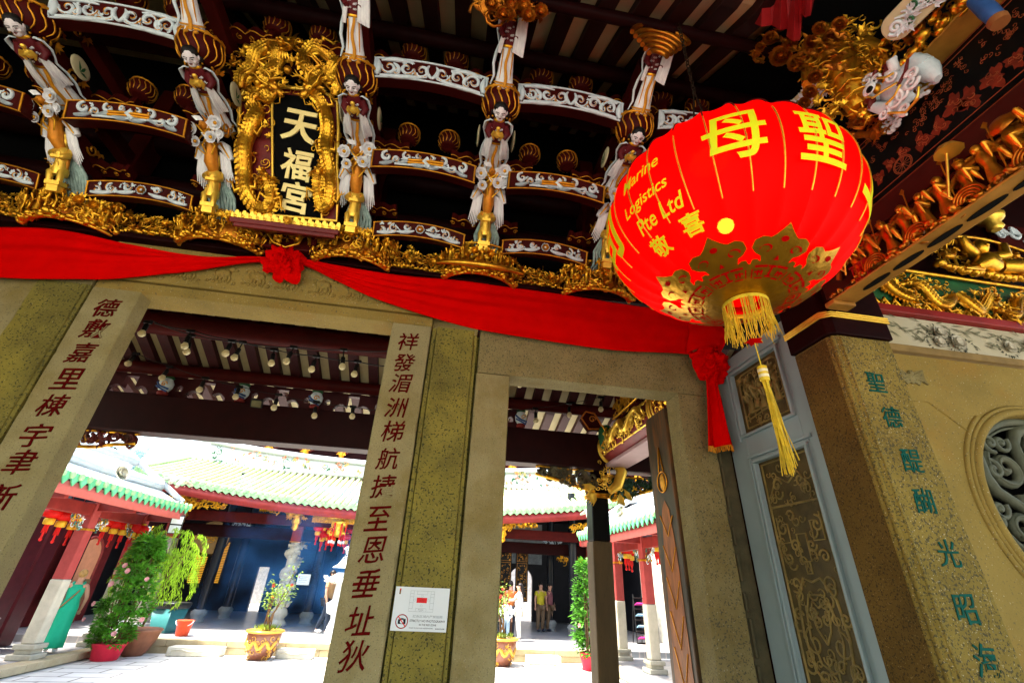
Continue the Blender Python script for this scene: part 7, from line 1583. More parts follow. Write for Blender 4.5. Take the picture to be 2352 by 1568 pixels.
def gallery(side):
    sx = -1 if side == 'left' else 1; cx = -8.0 if sx < 0 else 5.68; ex = -7.0 if sx < 0 else 4.42; ez = 2.99 if sx < 0 else 2.88; wx = -10.9 if sx < 0 else 8.3
    gal = thing("side_gallery", "tiled roof and eave of the %s side gallery along the courtyard" % side, "gallery", (cx, 11, 0))
    y0, y1 = 6.2, 14.75 if sx < 0 else 14.4
    zf = lambda y: ez+.030*max(0, abs(y-11.5)-1.5)**1.6*.5
    mb = MB(); mb.grid(lambda u, v: Vector((ex+sx*3.0*v, y0+(y1-y0)*u, zf(y0+(y1-y0)*u)+.10+1.35*v+.35*v*v)), 20, 5); mb.build("roof_slope", mortar, gal).modifiers.new("t", 'SOLIDIFY').thickness = .05
    mb = MB(); mb.grid(lambda u, v: Vector((ex+sx*3.0*v, y0+(y1-y0)*u, zf(y0+(y1-y0)*u)-.05+1.35*v+.35*v*v)), 12, 3); mb.build("under_roof", maroon_dark, gal)
    te = MB(); dr_ = MB(); n = 34; YA = basis((0, sx, 0), (0, 0, 1), (-sx, 0, 0))
    for k in range(n+1):
        y = y0+(y1-y0)*k/n; p = Vector((ex-sx*.02, y, zf(y)+.10)); te.lathe([(.075, 0), (.08, .04), (.04, .055)], p+Vector((0, 0, .03)), YA, 9)
        if k < n: dr_.prism([(-.12, .07), (-.12, -.02), (0, -.17), (.12, -.02), (.12, .07)], .025, p+Vector((0, .125, 0)), YA)
    te.build("tile_ends", tile_end, gal); dr_.build("drip_tiles", M("drip_green", (.10, .42, .20), .4, var=.3, vs=7), gal)
    mb = MB(); mb.grid(lambda u, v: Vector((ex+sx*.05, y0+(y1-y0)*u, zf(y0+(y1-y0)*u)+.02-.24*v)), 20, 1); mb.build("eave_fascia", M("fascia_red", (.42, .09, .075), .55, var=.12), gal).modifiers.new("t", 'SOLIDIFY').thickness = .05
    mb = MB()
    for dx, dz, r in ((.9, .62, .10), (1.1, .74, .08), (1.8, 1.25, .11)): mb.tube([(ex+sx*dx, y0+(y1-y0)*i/16, zf(y0+(y1-y0)*i/16)+dz-.0+.02*sin(i)) for i in range(17)], r, 7)
    mb.tube([(ex+sx*.2, y1, zf(y1)+.25), (ex+sx*1.2, y1+.02, zf(y1)+.9), (ex+sx*2.8, y1, zf(y1)+1.9)], [.07, .08, .08], 7)
    mb.build("ridge_bands", ridge_grey, gal); mb = MB()
    for k in range(3): mb.tube([(ex-sx*.1+sx*.45*k, y1-1.2+.5*k, zf(y1)+.5+.15*k), (ex+sx*.1+sx*.4*k, y1-.6+.5*k, zf(y1)+.75+.1*k), (ex+sx*.45*k, y1-.2+.5*k, zf(y1)+.68+.15*k)], [.05, .07, .03], 7)
    flower(mb, (ex+sx*.55, 12.2, zf(12.2)+.52), .2, (-sx, -.3, .5), 8); mb.build("ridge_ornament", porcelain, gal)
    mb = MB()
    for y_ in (8.0, 10.3, 12.6, 14.7): mb.bx(min(cx, wx), max(cx, wx), y_-.09, y_+.09, 2.62, 2.90); mb.bx(min(cx, ex+sx*.1), max(cx, ex+sx*.1), y_-.06, y_+.06, 2.72, 2.90)
    mb.bx(cx-.09, cx+.09, y0, y1, 2.60, 2.86); bevel(mb.build("beam", maroon_red, gal), .015)
    mb = MB(); mb.box((wx+sx*.1, 10.6, 1.4), (.1, 4.6, 1.7)); mb.build("wall", wall_pale, gal)
    mb = MB(); mb.box((wx-sx*.02, 10.6, .3), (.03, 4.6, .28)); mb.box((wx-sx*.02, 10.6, .86), (.03, 4.6, .06)); mb.build("dado", M("dado_tile", (.16, .05, .035), .4, var=.5, vs=9), gal); mb = MB(); mb.box((wx-sx*.03, 10.6, .72), (.03, 4.6, .09)); mb.build("dado_band", M("dado_green", (.05, .13, .05), .4, var=.4, vs=9), gal)
    for k, y in enumerate((12.6, 14.68, 10.4, 8.2)):
        c = thing("gallery_column", ["%s gallery column nearest the %s, red above pale stone", "second %s gallery column beyond the nearest one by the %s, red above pale stone", "%s gallery column hidden nearer the viewer than the %s", "%s gallery column closest to the entrance hall, away from the %s"][k] % (side, "woman in the green dress" if sx < 0 else "brochure rack"), "column", (cx, y, -.15))
        mb = MB(); mb.bx(cx-.135, cx+.135, y-.135, y+.135, .12, 1.30); bevel(mb.build("stone_shaft", stone_pale, c), .025, 2); mb = MB(); mb.bx(cx-.125, cx+.125, y-.125, y+.125, 1.30, 2.9); bevel(mb.build("red_shaft", M("column_red", (.36, .055, .05), .5, var=.15), c), .02)
        mb = MB(); mb.bx(cx-.23, cx+.23, y-.23, y+.23, -.15, -.05); mb.bx(cx-.16, cx+.16, y-.16, y+.16, -.05, .03); mb.bx(cx-.20, cx+.20, y-.20, y+.20, .03, .12); bevel(mb.build("base", M("base_pale", (.40, .38, .30), .75, var=.15, bump=.3), c), .015); mb = MB(); mb.bx(cx-.14, cx+.14, y-.14, y+.14, 2.29, 2.335); mb.build("gold_band", gold_line, c)
        if k > 1: continue
        q = thing("corner_bracket", "painted openwork corner bracket on the %s %s gallery column" % ("first" if k == 0 else "second", side), "bracket", (cx, y, 2.5)); cs = [MB(), MB(), MB()]
        for s in (-1, 1):
            for i in range(28):
                u = rr.random(); v = rr.random()*(1-u*.7); (leafspray if i % 2 else curl)(cs[i % 3], Vector((cx-sx*.02+rr.uniform(-.04, .04), y+s*(.18+.42*u), 2.58-.36*v)), rr.uniform(.05, .09), basis((0, -s, 0), (0, 0, 1), (-sx, 0, 0)), rr)
        for m_, c_, nm in zip((white_blue, M("bracket_teal", (.06, .2, .15), .5, var=.4), gold), cs, ("white_tracery", "teal_tracery", "gold_tracery")): c_.build(nm, m_, q)
    return wx
wl_ = gallery('left'); wr_ = gallery('right')
# left gallery back wall furniture
dd = thing("red_door", "tall dark maroon studded door at the far left of the left gallery", "door", (-9.9, 12.6, 0)); d0 = P(20, 1420, x=-9.6); 
mb = MB(); mb.bx(-9.7, -9.6, 12.9, 13.9, -.15, 2.6); bevel(mb.build("leaf", M("door_maroon", (.075, .01, .016), .4, var=.2), dd), .01); mb = MB(); mb.bx(-9.7, -9.6, 14.0, 14.45, -.15, 2.6); bevel(mb.build("leaf", M("door_maroon", (.075, .01, .016)), dd), .01); mb = MB()
for i in range(3):
    for j in range(7): mb.ell((-9.59, 13.0+.12*j, .2+.12*i), .02, n=6, k=4)
mb.build("studs", M("stud_pale", (.5, .4, .4), .4), dd)
for (nm, lab, cat, xx, ya, yb, za, zb, m_) in (("leaning_board", "long black board leaning along the left gallery wall behind the woman", "board", -10.5, 16.4, 17.0, .4, 2.7, lacquer_black), ("stone_jamb", "greyish stone jamb right of the woman in the green dress", "jamb", -10.3, 17.15, 17.5, -.1, 1.2, stone_col)):
    mb = MB(); mb.bx(xx-.1, xx, ya, yb, za, zb); tag(mb.build(nm, m_), lab, cat)
def arch_door(x, yc, w, h, sx, label, m_in):
    t_ = thing("arched_doorway", label, "doorway", (x, yc, 0)); A = basis((0, -sx, 0), (0, 0, 1), (-sx, 0, 0)); mb = MB(); pts = [(-w/2, 0), (w/2, 0), (w/2, h-w/2)]+[(w/2*cos(a), h-w/2+w/2*sin(a)) for a in [pi*i/14 for i in range(1, 14)]]+[(-w/2, h-w/2)]; mb.prism(pts, .03, (x, yc, 0), A); mb.build("lit_recess", m_in, t_)
    mb = MB(); mb.tube([Vector((x, yc, 0))+A @ Vector((p[0]*1.04, p[1]*1.01, .03)) for p in pts[1:]], .05, 6); mb.build("surround", M("surround_red", (.22, .03, .025), .5), t_); return t_
orange_wall = M("corridor_orange", (.62, .25, .13), .8, var=.1)
arch_door(-10.75, 17.6, 1.1, 2.35, -1, "arched doorway glowing orange behind the flowering bush", orange_wall); arch_door(8.2, 15.9, 1.1, 2.3, 1, "arched red doorway behind the brochure rack", M("corridor_red", (.36, .07, .06), .8, var=.15))
mb = MB(); mb.bx(-11.2, -10.95, 15.0, 19, 0, 3.2); tag(mb.build("end_wall", M("end_wall_red", (.12, .012, .014), .6)), "dark red end wall of the left gallery", "wall"); mb = MB(); mb.bx(8.3, 8.6, 14.9, 19, 0, 3.2); tag(mb.build("end_wall", M("end_wall_pale", (.5, .48, .4), .8)), "pale end wall of the right gallery", "wall")
for k, (px, py) in enumerate(((120, 1182), (132, 1186), (145, 1190), (158, 1196), (150, 1180))): lotus_lantern(P(px, py, y=12.2)+Vector((0, .2*k, .05)), 1.2, "red lantern with gold cap in the bunch left of the first left gallery column", "left gallery lanterns near")
for k, (px, py) in enumerate(((245, 1202), (258, 1206), (271, 1208), (283, 1212), (294, 1216))): lotus_lantern(P(px, py, y=14.0)+Vector((0, .15*k, .05)), 1.15, "red lantern with gold cap in the bunch above the flowering bush", "left gallery lanterns far")
for k, (px, py) in enumerate(((1505, 1248), (1516, 1246), (1527, 1244), (1538, 1242), (1548, 1246))): lotus_lantern(P(px, py, y=12.2)+Vector((0, .15*k, .05)), 1.15, "red lantern with gold cap in the bunch beside the open door leaf", "right gallery lanterns near")
for k, (px, py) in enumerate(((1436, 1266), (1447, 1266), (1458, 1270))): lotus_lantern(P(px, py, y=14.3)+Vector((0, .15*k, .05)), 1.15, "red lantern with gold cap in the small bunch beyond the right gallery column", "right gallery lanterns far")
for k, (px, py) in enumerate(((732, 1212), (745, 1200), (757, 1208), (738, 1225), (750, 1222), (762, 1225), (790, 1230), (800, 1215))): lotus_lantern(P(px, py, y=18.4)+Vector((0, .1*k, 0)), 1.15, "red tasselled lantern hanging under the main hall eave right of the dragon column", "main hall lanterns")
pl_ = thing("palace_lantern", "gilded palace lantern with red tassels beside the red lanterns under the main hall eave", "lantern", tuple(P(778, 1220, y=18.2))); c = P(778, 1215, y=18.2); mb = MB(); mb.lathe([(.05, .55), (.12, .5), (.08, .35), (.26, .28), (.28, .2), (.18, .15), (.2, -.12), (.16, -.2), (.05, -.26)], c, n=8)
for k in range(26): (leafspray if k % 2 else curl)(mb, c+Vector((rr.uniform(-.25, .25), -.2, rr.uniform(-.2, .5))), .08, FA, rr)
mb.build("gilt_frame", gold_pale, pl_); mb = MB()
for k in range(6): a = k*1.05; mb.tube([c+Vector((.24*cos(a), .24*sin(a), .2)), c+Vector((.25*cos(a), .25*sin(a), -.55))], .03, 6)
mb.build("tassel", M("tassel_red", (.75, .02, .015)), pl_); mb = MB()
for k in range(6): a = k*1.05; mb.ell(c+Vector((.25*cos(a), .25*sin(a), -.42)), (.045, .045, .07), n=7, k=5)
mb.build("white_tags", white_card, pl_)
gb2 = thing("gilded_band", "gilded band under the main hall beam beside the lanterns", "carving", tuple(P(770, 1190, y=18.1))); mb = MB(); a = P(720, 1182, y=18.1); b = P(830, 1198, y=18.1)
for k in range(70): (leafspray if k % 2 else curl)(mb, Vector((rr.uniform(a.x, b.x), 18.05, a.z-.1+rr.uniform(-.12, .12))), .07, FA, rr)
mb.bx(a.x, b.x, 18.08, 18.12, a.z-.24, a.z+.04); mb.build("carving", gold, gb2)
for k, (px, py, w, lb) in enumerate(((476, 1226, .75, "left of the drum"), (547, 1208, .55, "beside the upper smoke"), (735, 1232, .5, "right of the dragon column"), (1268, 1245, .55, "by the right hall column"), (1310, 1282, .7, "left of the black stone column"))):
    c = P(px, py, y=20.2); t_ = thing("hall_bracket", "dim gilded openwork bracket in the hall, "+lb, "bracket", tuple(c)); mb = MB()
    for i in range(34): (leafspray if i % 2 else curl)(mb, c+Vector((rr.uniform(-w, w)*.8, rr.uniform(-.05, .05), rr.uniform(-.2, .2))), rr.uniform(.07, .13), FA, rr)
    mb.build("openwork", white_blue if k in (1, 3) else gold, t_)
fl2 = thing("floodlight", "white twin floodlight at the end of the left gallery eave", "lamp", tuple(P(405, 1203, y=14.6))); c = P(405, 1203, y=14.6); A = frame((.3, -.8, -.3)); mb = MB(); mb.box(c, (.15, .24, .04), A); mb.build("housing", M("lamp_black", (.02, .02, .02)), fl2); mb = MB()
for s in (-1, 1): mb.box(c+A @ Vector((0, s*.12, .045)), (.13, .10, .005), A)
mb.build("lamp_glass", white_card, fl2)
# ------------------------------------------------------------------ incense burner, smoke
ib = thing("incense_burner", "pale tiered incense burner roof with upturned eaves beside the two visitors", "burner", tuple(P(785, 1330, y=16.6))); c = P(790, 1318, y=16.6); c.z = 1.45; mb = MB()
for s in (0, 1): mb.lathe([(.50-.16*s, 0), (.34-.12*s, .10), (.20-.06*s, .25)], c+Vector((0, 0, .38*s)), n=8, rip=lambda q, t: 1+.16*abs(cos(2*q))*(1-t))
mb.lathe([(.16, -.9), (.30, -.85), (.34, -.6), (.20, -.5), (.18, 0)], c, n=12); mb.lathe([(.24, -1.45), (.2, -1.2), (.14, -1.0), (.16, -.9)], c, n=12)
for k in range(26): (curl if k % 2 else leafspray)(mb, c+Vector((rr.uniform(-.5, .3), -.25, rr.uniform(-.02, .12))), .08, FA, rr)
for k in range(16): curl(mb, c+Vector((rr.uniform(-.16, .16), -.15, rr.uniform(.55, 1.0))), .08, FA, rr)
mb.build("roof", mortar, ib)
sm = bpy.data.materials.new("smoke"); sm.use_nodes = True; N = sm.node_tree.nodes; L = sm.node_tree.links; N.remove(N["Principled BSDF"]); pv = N.new("ShaderNodeVolumePrincipled"); pv.inputs["Color"].default_value = (.10, .38, 1.0, 1); pv.inputs["Absorption Color"].default_value = (.2, .4, .9, 1); pv.inputs["Anisotropy"].default_value = .2
tc = N.new("ShaderNodeTexCoord"); nz = N.new("ShaderNodeTexNoise"); nz.inputs["Scale"].default_value = .8; nz.inputs["Detail"].default_value = 4; mr = N.new("ShaderNodeMapRange"); mr.inputs[1].default_value = .46; mr.inputs[2].default_value = .68; mr.inputs[3].default_value = .0; mr.inputs[4].default_value = .38
L.new(tc.outputs["Object"], nz.inputs[0]); L.new(nz.outputs[0], mr.inputs[0]); sx_ = N.new("ShaderNodeSeparateXYZ"); L.new(tc.outputs["Object"], sx_.inputs[0]); gx = N.new("ShaderNodeMapRange"); gx.inputs[1].default_value = -7.2; gx.inputs[2].default_value = -3.2; gx.inputs[3].default_value = .22; gx.inputs[4].default_value = 1.15; L.new(sx_.outputs[0], gx.inputs[0]); mm = N.new("ShaderNodeMath"); mm.operation = "MULTIPLY"; L.new(mr.outputs[0], mm.inputs[0]); L.new(gx.outputs[0], mm.inputs[1]); L.new(mm.outputs[0], pv.inputs["Density"]); L.new(pv.outputs[0], N["Material Output"].inputs["Volume"])
mb = MB(); mb.bx(-7.2, -1.4, 17.2, 22.5, .03, 4.6); mb.build("smoke", sm, kind='stuff')
# ------------------------------------------------------------------ potted plants, bin, bucket
def leaves(mb, fn, n, l, w, rr, droop=0.0):
    for k in range(n):
        p, d = fn(); d = Vector(d)+Vector((rr.uniform(-.6, .6), rr.uniform(-.6, .6), rr.uniform(-.5, .5)-droop)); mb.leaf(p, d, (rr.uniform(-.4, .4), rr.uniform(-.4, .4), 1), l*rr.uniform(.7, 1.2), w*rr.uniform(.8, 1.1))
leaf_g = M("leaf_green", (.10, .30, .025), .45, var=.55, vs=5, trans=.3); leaf_l = M("leaf_lime", (.30, .50, .025), .5, var=.4, vs=4, trans=.35); bark = M("stem_brown", (.12, .07, .035), .8); pink = M("petal_pink", (.75, .42, .42), .6, var=.2, vs=12)
def bush(label, base, H, R0, n, lean, potm, pot, flowers, seed, lm=None, group=None):
    rr = random.Random(seed); t_ = thing("potted_bush", label, "potted plant", tuple(base)); b = Vector(base)
    mb = MB(); mb.lathe(pot, b, n=20); bevel(mb.build("pot", potm, t_), .01); zt = pot[-1][1]
    mb = MB(); mb.lathe([(pot[-2][0]*.92, zt-.06), (.01, zt-.05)], b, n=14); mb.build("soil", M("soil", (.05, .035, .02), .9), t_)
    mb = MB()
    for k in range(9): a = rr.uniform(0, 6.28); mb.tube([b+Vector((.1*cos(a), .1*sin(a), zt-.05)), b+Vector((R0*.4*cos(a)+lean*.4, R0*.4*sin(a), zt+H*.4)), b+Vector((R0*.35*cos(a)+lean*.9, R0*.3*sin(a), zt+H*.9))], [.02, .014, .006], 5)
    mb.build("stems", bark, t_); f = MB()
    cl_ = [(rr.uniform(0, 6.28), rr.random(), rr.uniform(.10, .22)) for _ in range(60)]
    def fn():
        a, t, r = rr.choice(cl_); R = R0*(1-.62*t**1.3)*(.55+.45*min(1, t*4)); c = b+Vector((R*.72*cos(a)+lean*t, R*.72*sin(a), zt+.05+H*t)); d = Vector((rr.gauss(0, 1), rr.gauss(0, 1), rr.gauss(0, 1))).normalized(); return c+d*r*rr.uniform(.5, 1), d+Vector((cos(a), sin(a), .2))
    leaves(f, fn, n, .11, .075, rr); f.build("foliage", lm or leaf_g, t_)
    if flowers:
        g = MB()
        for k in range(flowers):
            a = rr.uniform(-2.9, -.2); t = rr.uniform(.1, .8); R = R0*(1-.62*t**1.3); c = b+Vector((R*cos(a)+lean*t, R*sin(a)-.05, zt+H*t))
            flower(g, c, rr.uniform(.05, .08), (cos(a)*.5, -1, .2), 6, .4, 2, False)
        g.build("flowers", pink, t_)
    return t_
red_bag = M("pot_red_bag", (.62, .02, .05), .45, var=.12, vs=4)
b1 = P(238, 1515, z=-.3); bush("tall cone of green leaves with pink flowers in a red wrapped pot", (b1.x, b1.y, -.3), 2.12, .68, 4600, .02, red_bag, [(.24, 0), (.26, .02), (.31, .24), (.35, .33), (.33, .34), (.31, .33)], 9, 5)
b2 = P(1343, 1538, z=-.3); bush("flowering bush in a red pot beside the square column", (b2.x+.12, b2.y, -.3), 2.1, .46, 2600, .0, red_bag, [(.17, 0), (.20, .2), (.24, .38), (.22, .40), (.2, .38)], 12, 8, M("leaf_bright", (.07, .23, .02), .45, var=.5, vs=5, trans=.3))
# drooping feathery plant in the big brown pot
b = P(283, 1508, z=-.3); t_ = thing("drooping_plant", "feathery lime green drooping plant in a big brown pot", "potted plant", (b.x, b.y+.3, -.3)); b = Vector((b.x+.05, b.y+.25, -.3)); rr = random.Random(15)
mb = MB(); mb.lathe([(.21, 0), (.29, .09), (.41, .34), (.45, .50), (.48, .53), (.45, .56), (.40, .54)], b, n=24); mb.build("pot", M("pot_brown", (.22, .09, .05), .5, var=.2), t_)
mb = MB(); f = MB()
for k in range(46):
    a = rr.uniform(0, 6.28); r = rr.uniform(.25, 1.0); top = Vector((b.x-.12+r*.80*cos(a), b.y+r*.5*sin(a), 1.65+rr.uniform(.15, 1.15)*(1.15-r*.5))); m1 = Vector((b.x+.2, b.y, 1.35)); e = top+Vector((.26*cos(a)+.10, .22*sin(a), -rr.uniform(.6, 1.25)))
    if k < 24: mb.tube([b+Vector((0, 0, .6)), m1, top], [.03, .02, .008], 5)
    for i in range(46):
        t = i/45; p = top.lerp(e, t)+Vector((.10*sin(pi*t)*cos(a), .1*sin(pi*t)*sin(a), .12*sin(pi*min(1, t*1.5)))); s_ = .10*(1-.5*t)
        for j in range(2): f.leaf(p+Vector((rr.uniform(-.05, .05), rr.uniform(-.05, .05), 0)), (rr.uniform(-.6, .6), rr.uniform(-.6, .6), -1), (rr.uniform(-1, 1), rr.uniform(-1, 1), .3), rr.uniform(.09, .17), .020)
mb.build("stems", bark, t_); f.build("foliage", leaf_l, t_)
def dragon_pot(label, base, seed, plant):
    b = Vector(base); rr = random.Random(seed); t_ = thing("dragon_pot", label, "potted plant", tuple(b)); mb = MB(); mb.lathe([(.24, 0), (.27, .03), (.38, .30), (.41, .50), (.40, .56)], b, n=26); mb.build("pot", M("pot_glaze_brown", (.16, .055, .03), .3, var=.15, coat=.4), t_)
    mb = MB(); mb.lathe([(.40, .56), (.46, .58), (.45, .62), (.38, .60)], b, n=26); mb.tube([b+Vector(((.38+.04*sin(i*.5)*0)*cos(a), .38*sin(a), .32+.07*sin(i*.9))) for i, a in enumerate([-2.7+i*.1 for i in range(24)])], .045, 7)
    for k in range(26): a = rr.uniform(-2.9, -.2); z = rr.uniform(.04, .5); R = .27+.13*min(1, z/.4); (curl if k % 2 else leafspray)(mb, b+Vector((R*cos(a), R*sin(a), z)), .075, basis((-sin(a), cos(a), 0), (0, 0, 1), (cos(a), sin(a), 0)), rr)
    mb.build("yellow_relief", M("glaze_yellow", (.50, .26, .03), .35, var=.25, coat=.3), t_)
    mb = MB(); f = MB(); fl = MB()
    for k in range(8):
        a = rr.uniform(0, 6.28); e = b+Vector((.28*cos(a)+.2*plant, .25*sin(a), 1.5+rr.uniform(-.3, .7))); m1 = b+Vector((.10*cos(a)+.03, .1*sin(a), 1.0)); mb.tube([b+Vector((.03*k-.1, 0, .55)), m1, e], [.022, .014, .006], 5)
        for i in range(34): t = rr.uniform(.35, 1.1); p = m1.lerp(e, t)+Vector((rr.gauss(0, .10), rr.gauss(0, .10), rr.gauss(0, .09))); f.leaf(p, (rr.uniform(-1, 1), rr.uniform(-1, 1), rr.uniform(-.4, .8)), (0, 0, 1), .10, .05)
        if k % 2: flower(fl, e, .05, (0, -1, .3), 5)
    for k in range(50): f.leaf(b+Vector((rr.uniform(-.25, .3), rr.uniform(-.25, .1), .62)), (rr.uniform(-1, 1), rr.uniform(-1, 1), 1.2), (0, -1, 0), .16, .025)
    mb.build("stems", bark, t_); f.build("foliage", M("leaf_yellowgreen", (.16, .26, .03), .5, var=.5, vs=6, trans=.3), t_); fl.build("blossom", M("petal_coral", (.6, .12, .08), .6), t_)
p = P(594, 1513, z=-.3); dragon_pot("brown glazed pot with yellow dragon relief and a thin shrub in the main doorway view", (p.x, p.y, -.3), 3, 1); p = P(1150, 1527, z=-.3); dragon_pot("brown glazed dragon pot half hidden by the right doorway's jamb", (p.x, p.y, -.3), 4, -.3)
p = P(374, 1451, z=0); bn = thing("plastic_bin", "teal plastic bin with black liner rim on the platform", "bin", (p.x, p.y, 0)); mb = MB(); mb.lathe([(.34, 0), (.46, .62), (.47, .64), (.43, .64)], (p.x, p.y, 0), Matrix.Rotation(.5, 3, 'Z'), 4); bevel(mb.build("body", M("bin_teal", (.03, .14, .14), .4, var=.1), bn), .05, 3); mb = MB(); mb.lathe([(.465, .58), (.50, .66), (.50, .74), (.44, .74)], (p.x, p.y, 0), Matrix.Rotation(.5, 3, 'Z'), 4); bevel(mb.build("liner", M("liner_black", (.012, .014, .014), .35), bn), .03)
p = P(416, 1459, z=0); bk = thing("red_bucket", "small orange red bucket with white handle next to the teal bin", "bucket", (p.x, p.y, 0)); mb = MB(); mb.lathe([(.15, 0), (.20, .33), (.215, .34), (.215, .36), (.19, .36)], (p.x, p.y, 0), n=20); mb.build("body", M("bucket_red", (.65, .07, .02), .4), bk); mb = MB(); mb.tube([(p.x+.22*cos(a), p.y-.05-.18*sin(a)*.5, .35-.13*sin(a)) for a in [pi*i/12 for i in range(13)]], .012, 6); mb.build("handle", white_card, bk)
# brochure rack
p = P(1476, 1490, z=-.15); rk = thing("brochure_rack", "tall black wire rack of brochures by the arched red doorway", "rack", (p.x, p.y, -.15)); mb = MB()
for s in (-1, 1): mb.tube([(p.x+.16*s, p.y, -.15), (p.x+.16*s+.06, p.y+.25, 1.45)], .018, 5); mb.tube([(p.x+.16*s, p.y+.4, -.15), (p.x+.16*s+.06, p.y+.25, 1.45)], .016, 5)
for k in range(5): mb.bx(p.x-.17+.012*k, p.x+.18+.012*k, p.y-.08+.05*k, p.y+.04+.05*k, .0+.33*k, .04+.33*k)
mb.build("frame", M("rack_black", (.012, .012, .012), .4), rk)
for k, m_ in enumerate((M("brochure_magenta", (.55, .04, .25), .5), M("brochure_blue", (.25, .45, .6), .5), M("brochure_blue", (0, 0, 0)), M("brochure_magenta", (0, 0, 0)))):
    mb = MB(); mb.box((p.x+.01+.012*k, p.y-.06+.05*k, .17+.33*k), (.13, .012, .11), frame((0, -1, .35))); mb.build("brochure", m_, rk)
# ------------------------------------------------------------------ people
def skin_mesh(J, E, R):
    names = list(J); me = bpy.data.meshes.new("sk"); me.from_pydata([J[n] for n in names], [(names.index(a), names.index(b)) for a, b in E], []); o = bpy.data.objects.new("sk", me); COL.objects.link(o)
    m = o.modifiers.new("skin", 'SKIN'); 
    for i, n in enumerate(names): r = R[n]; me.skin_vertices[0].data[i].radius = r if isinstance(r, tuple) else (r, r)
    me.skin_vertices[0].data[0].use_root = True; s = o.modifiers.new("sub", 'SUBSURF'); s.levels = 2; s.render_levels = 2
    dg = bpy.context.evaluated_depsgraph_get(); ev = o.evaluated_get(dg).to_mesh(); V = [tuple(v.co) for v in ev.vertices]; Fc = [tuple(p.vertices) for p in ev.polygons]; o.evaluated_get(dg).to_mesh_clear(); bpy.data.objects.remove(o); bpy.data.meshes.remove(me); return V, Fc
def loft(mb, secs, n=16, rip=0.0, k=6):
    vs_ = []
    for i, (c, rx, ry) in enumerate(secs):
        for j in range(n): q = 2*pi*j/n; f = 1+rip*(i/len(secs))*sin(k*q); vs_.append((c[0]+rx*f*cos(q), c[1]+ry*f*sin(q), c[2]))
    m = len(secs); mb.add(vs_, [(i*n+j, i*n+(j+1) % n, (i+1)*n+(j+1) % n, (i+1)*n+j) for i in range(m-1) for j in range(n)]+[tuple(range(n-1, -1, -1)), tuple((m-1)*n+j for j in range(n))], True)
skin_t = M("skin", (.50, .27, .18), .5, var=.06); skin_d = M("skin_shade", (.33, .17, .11), .5)
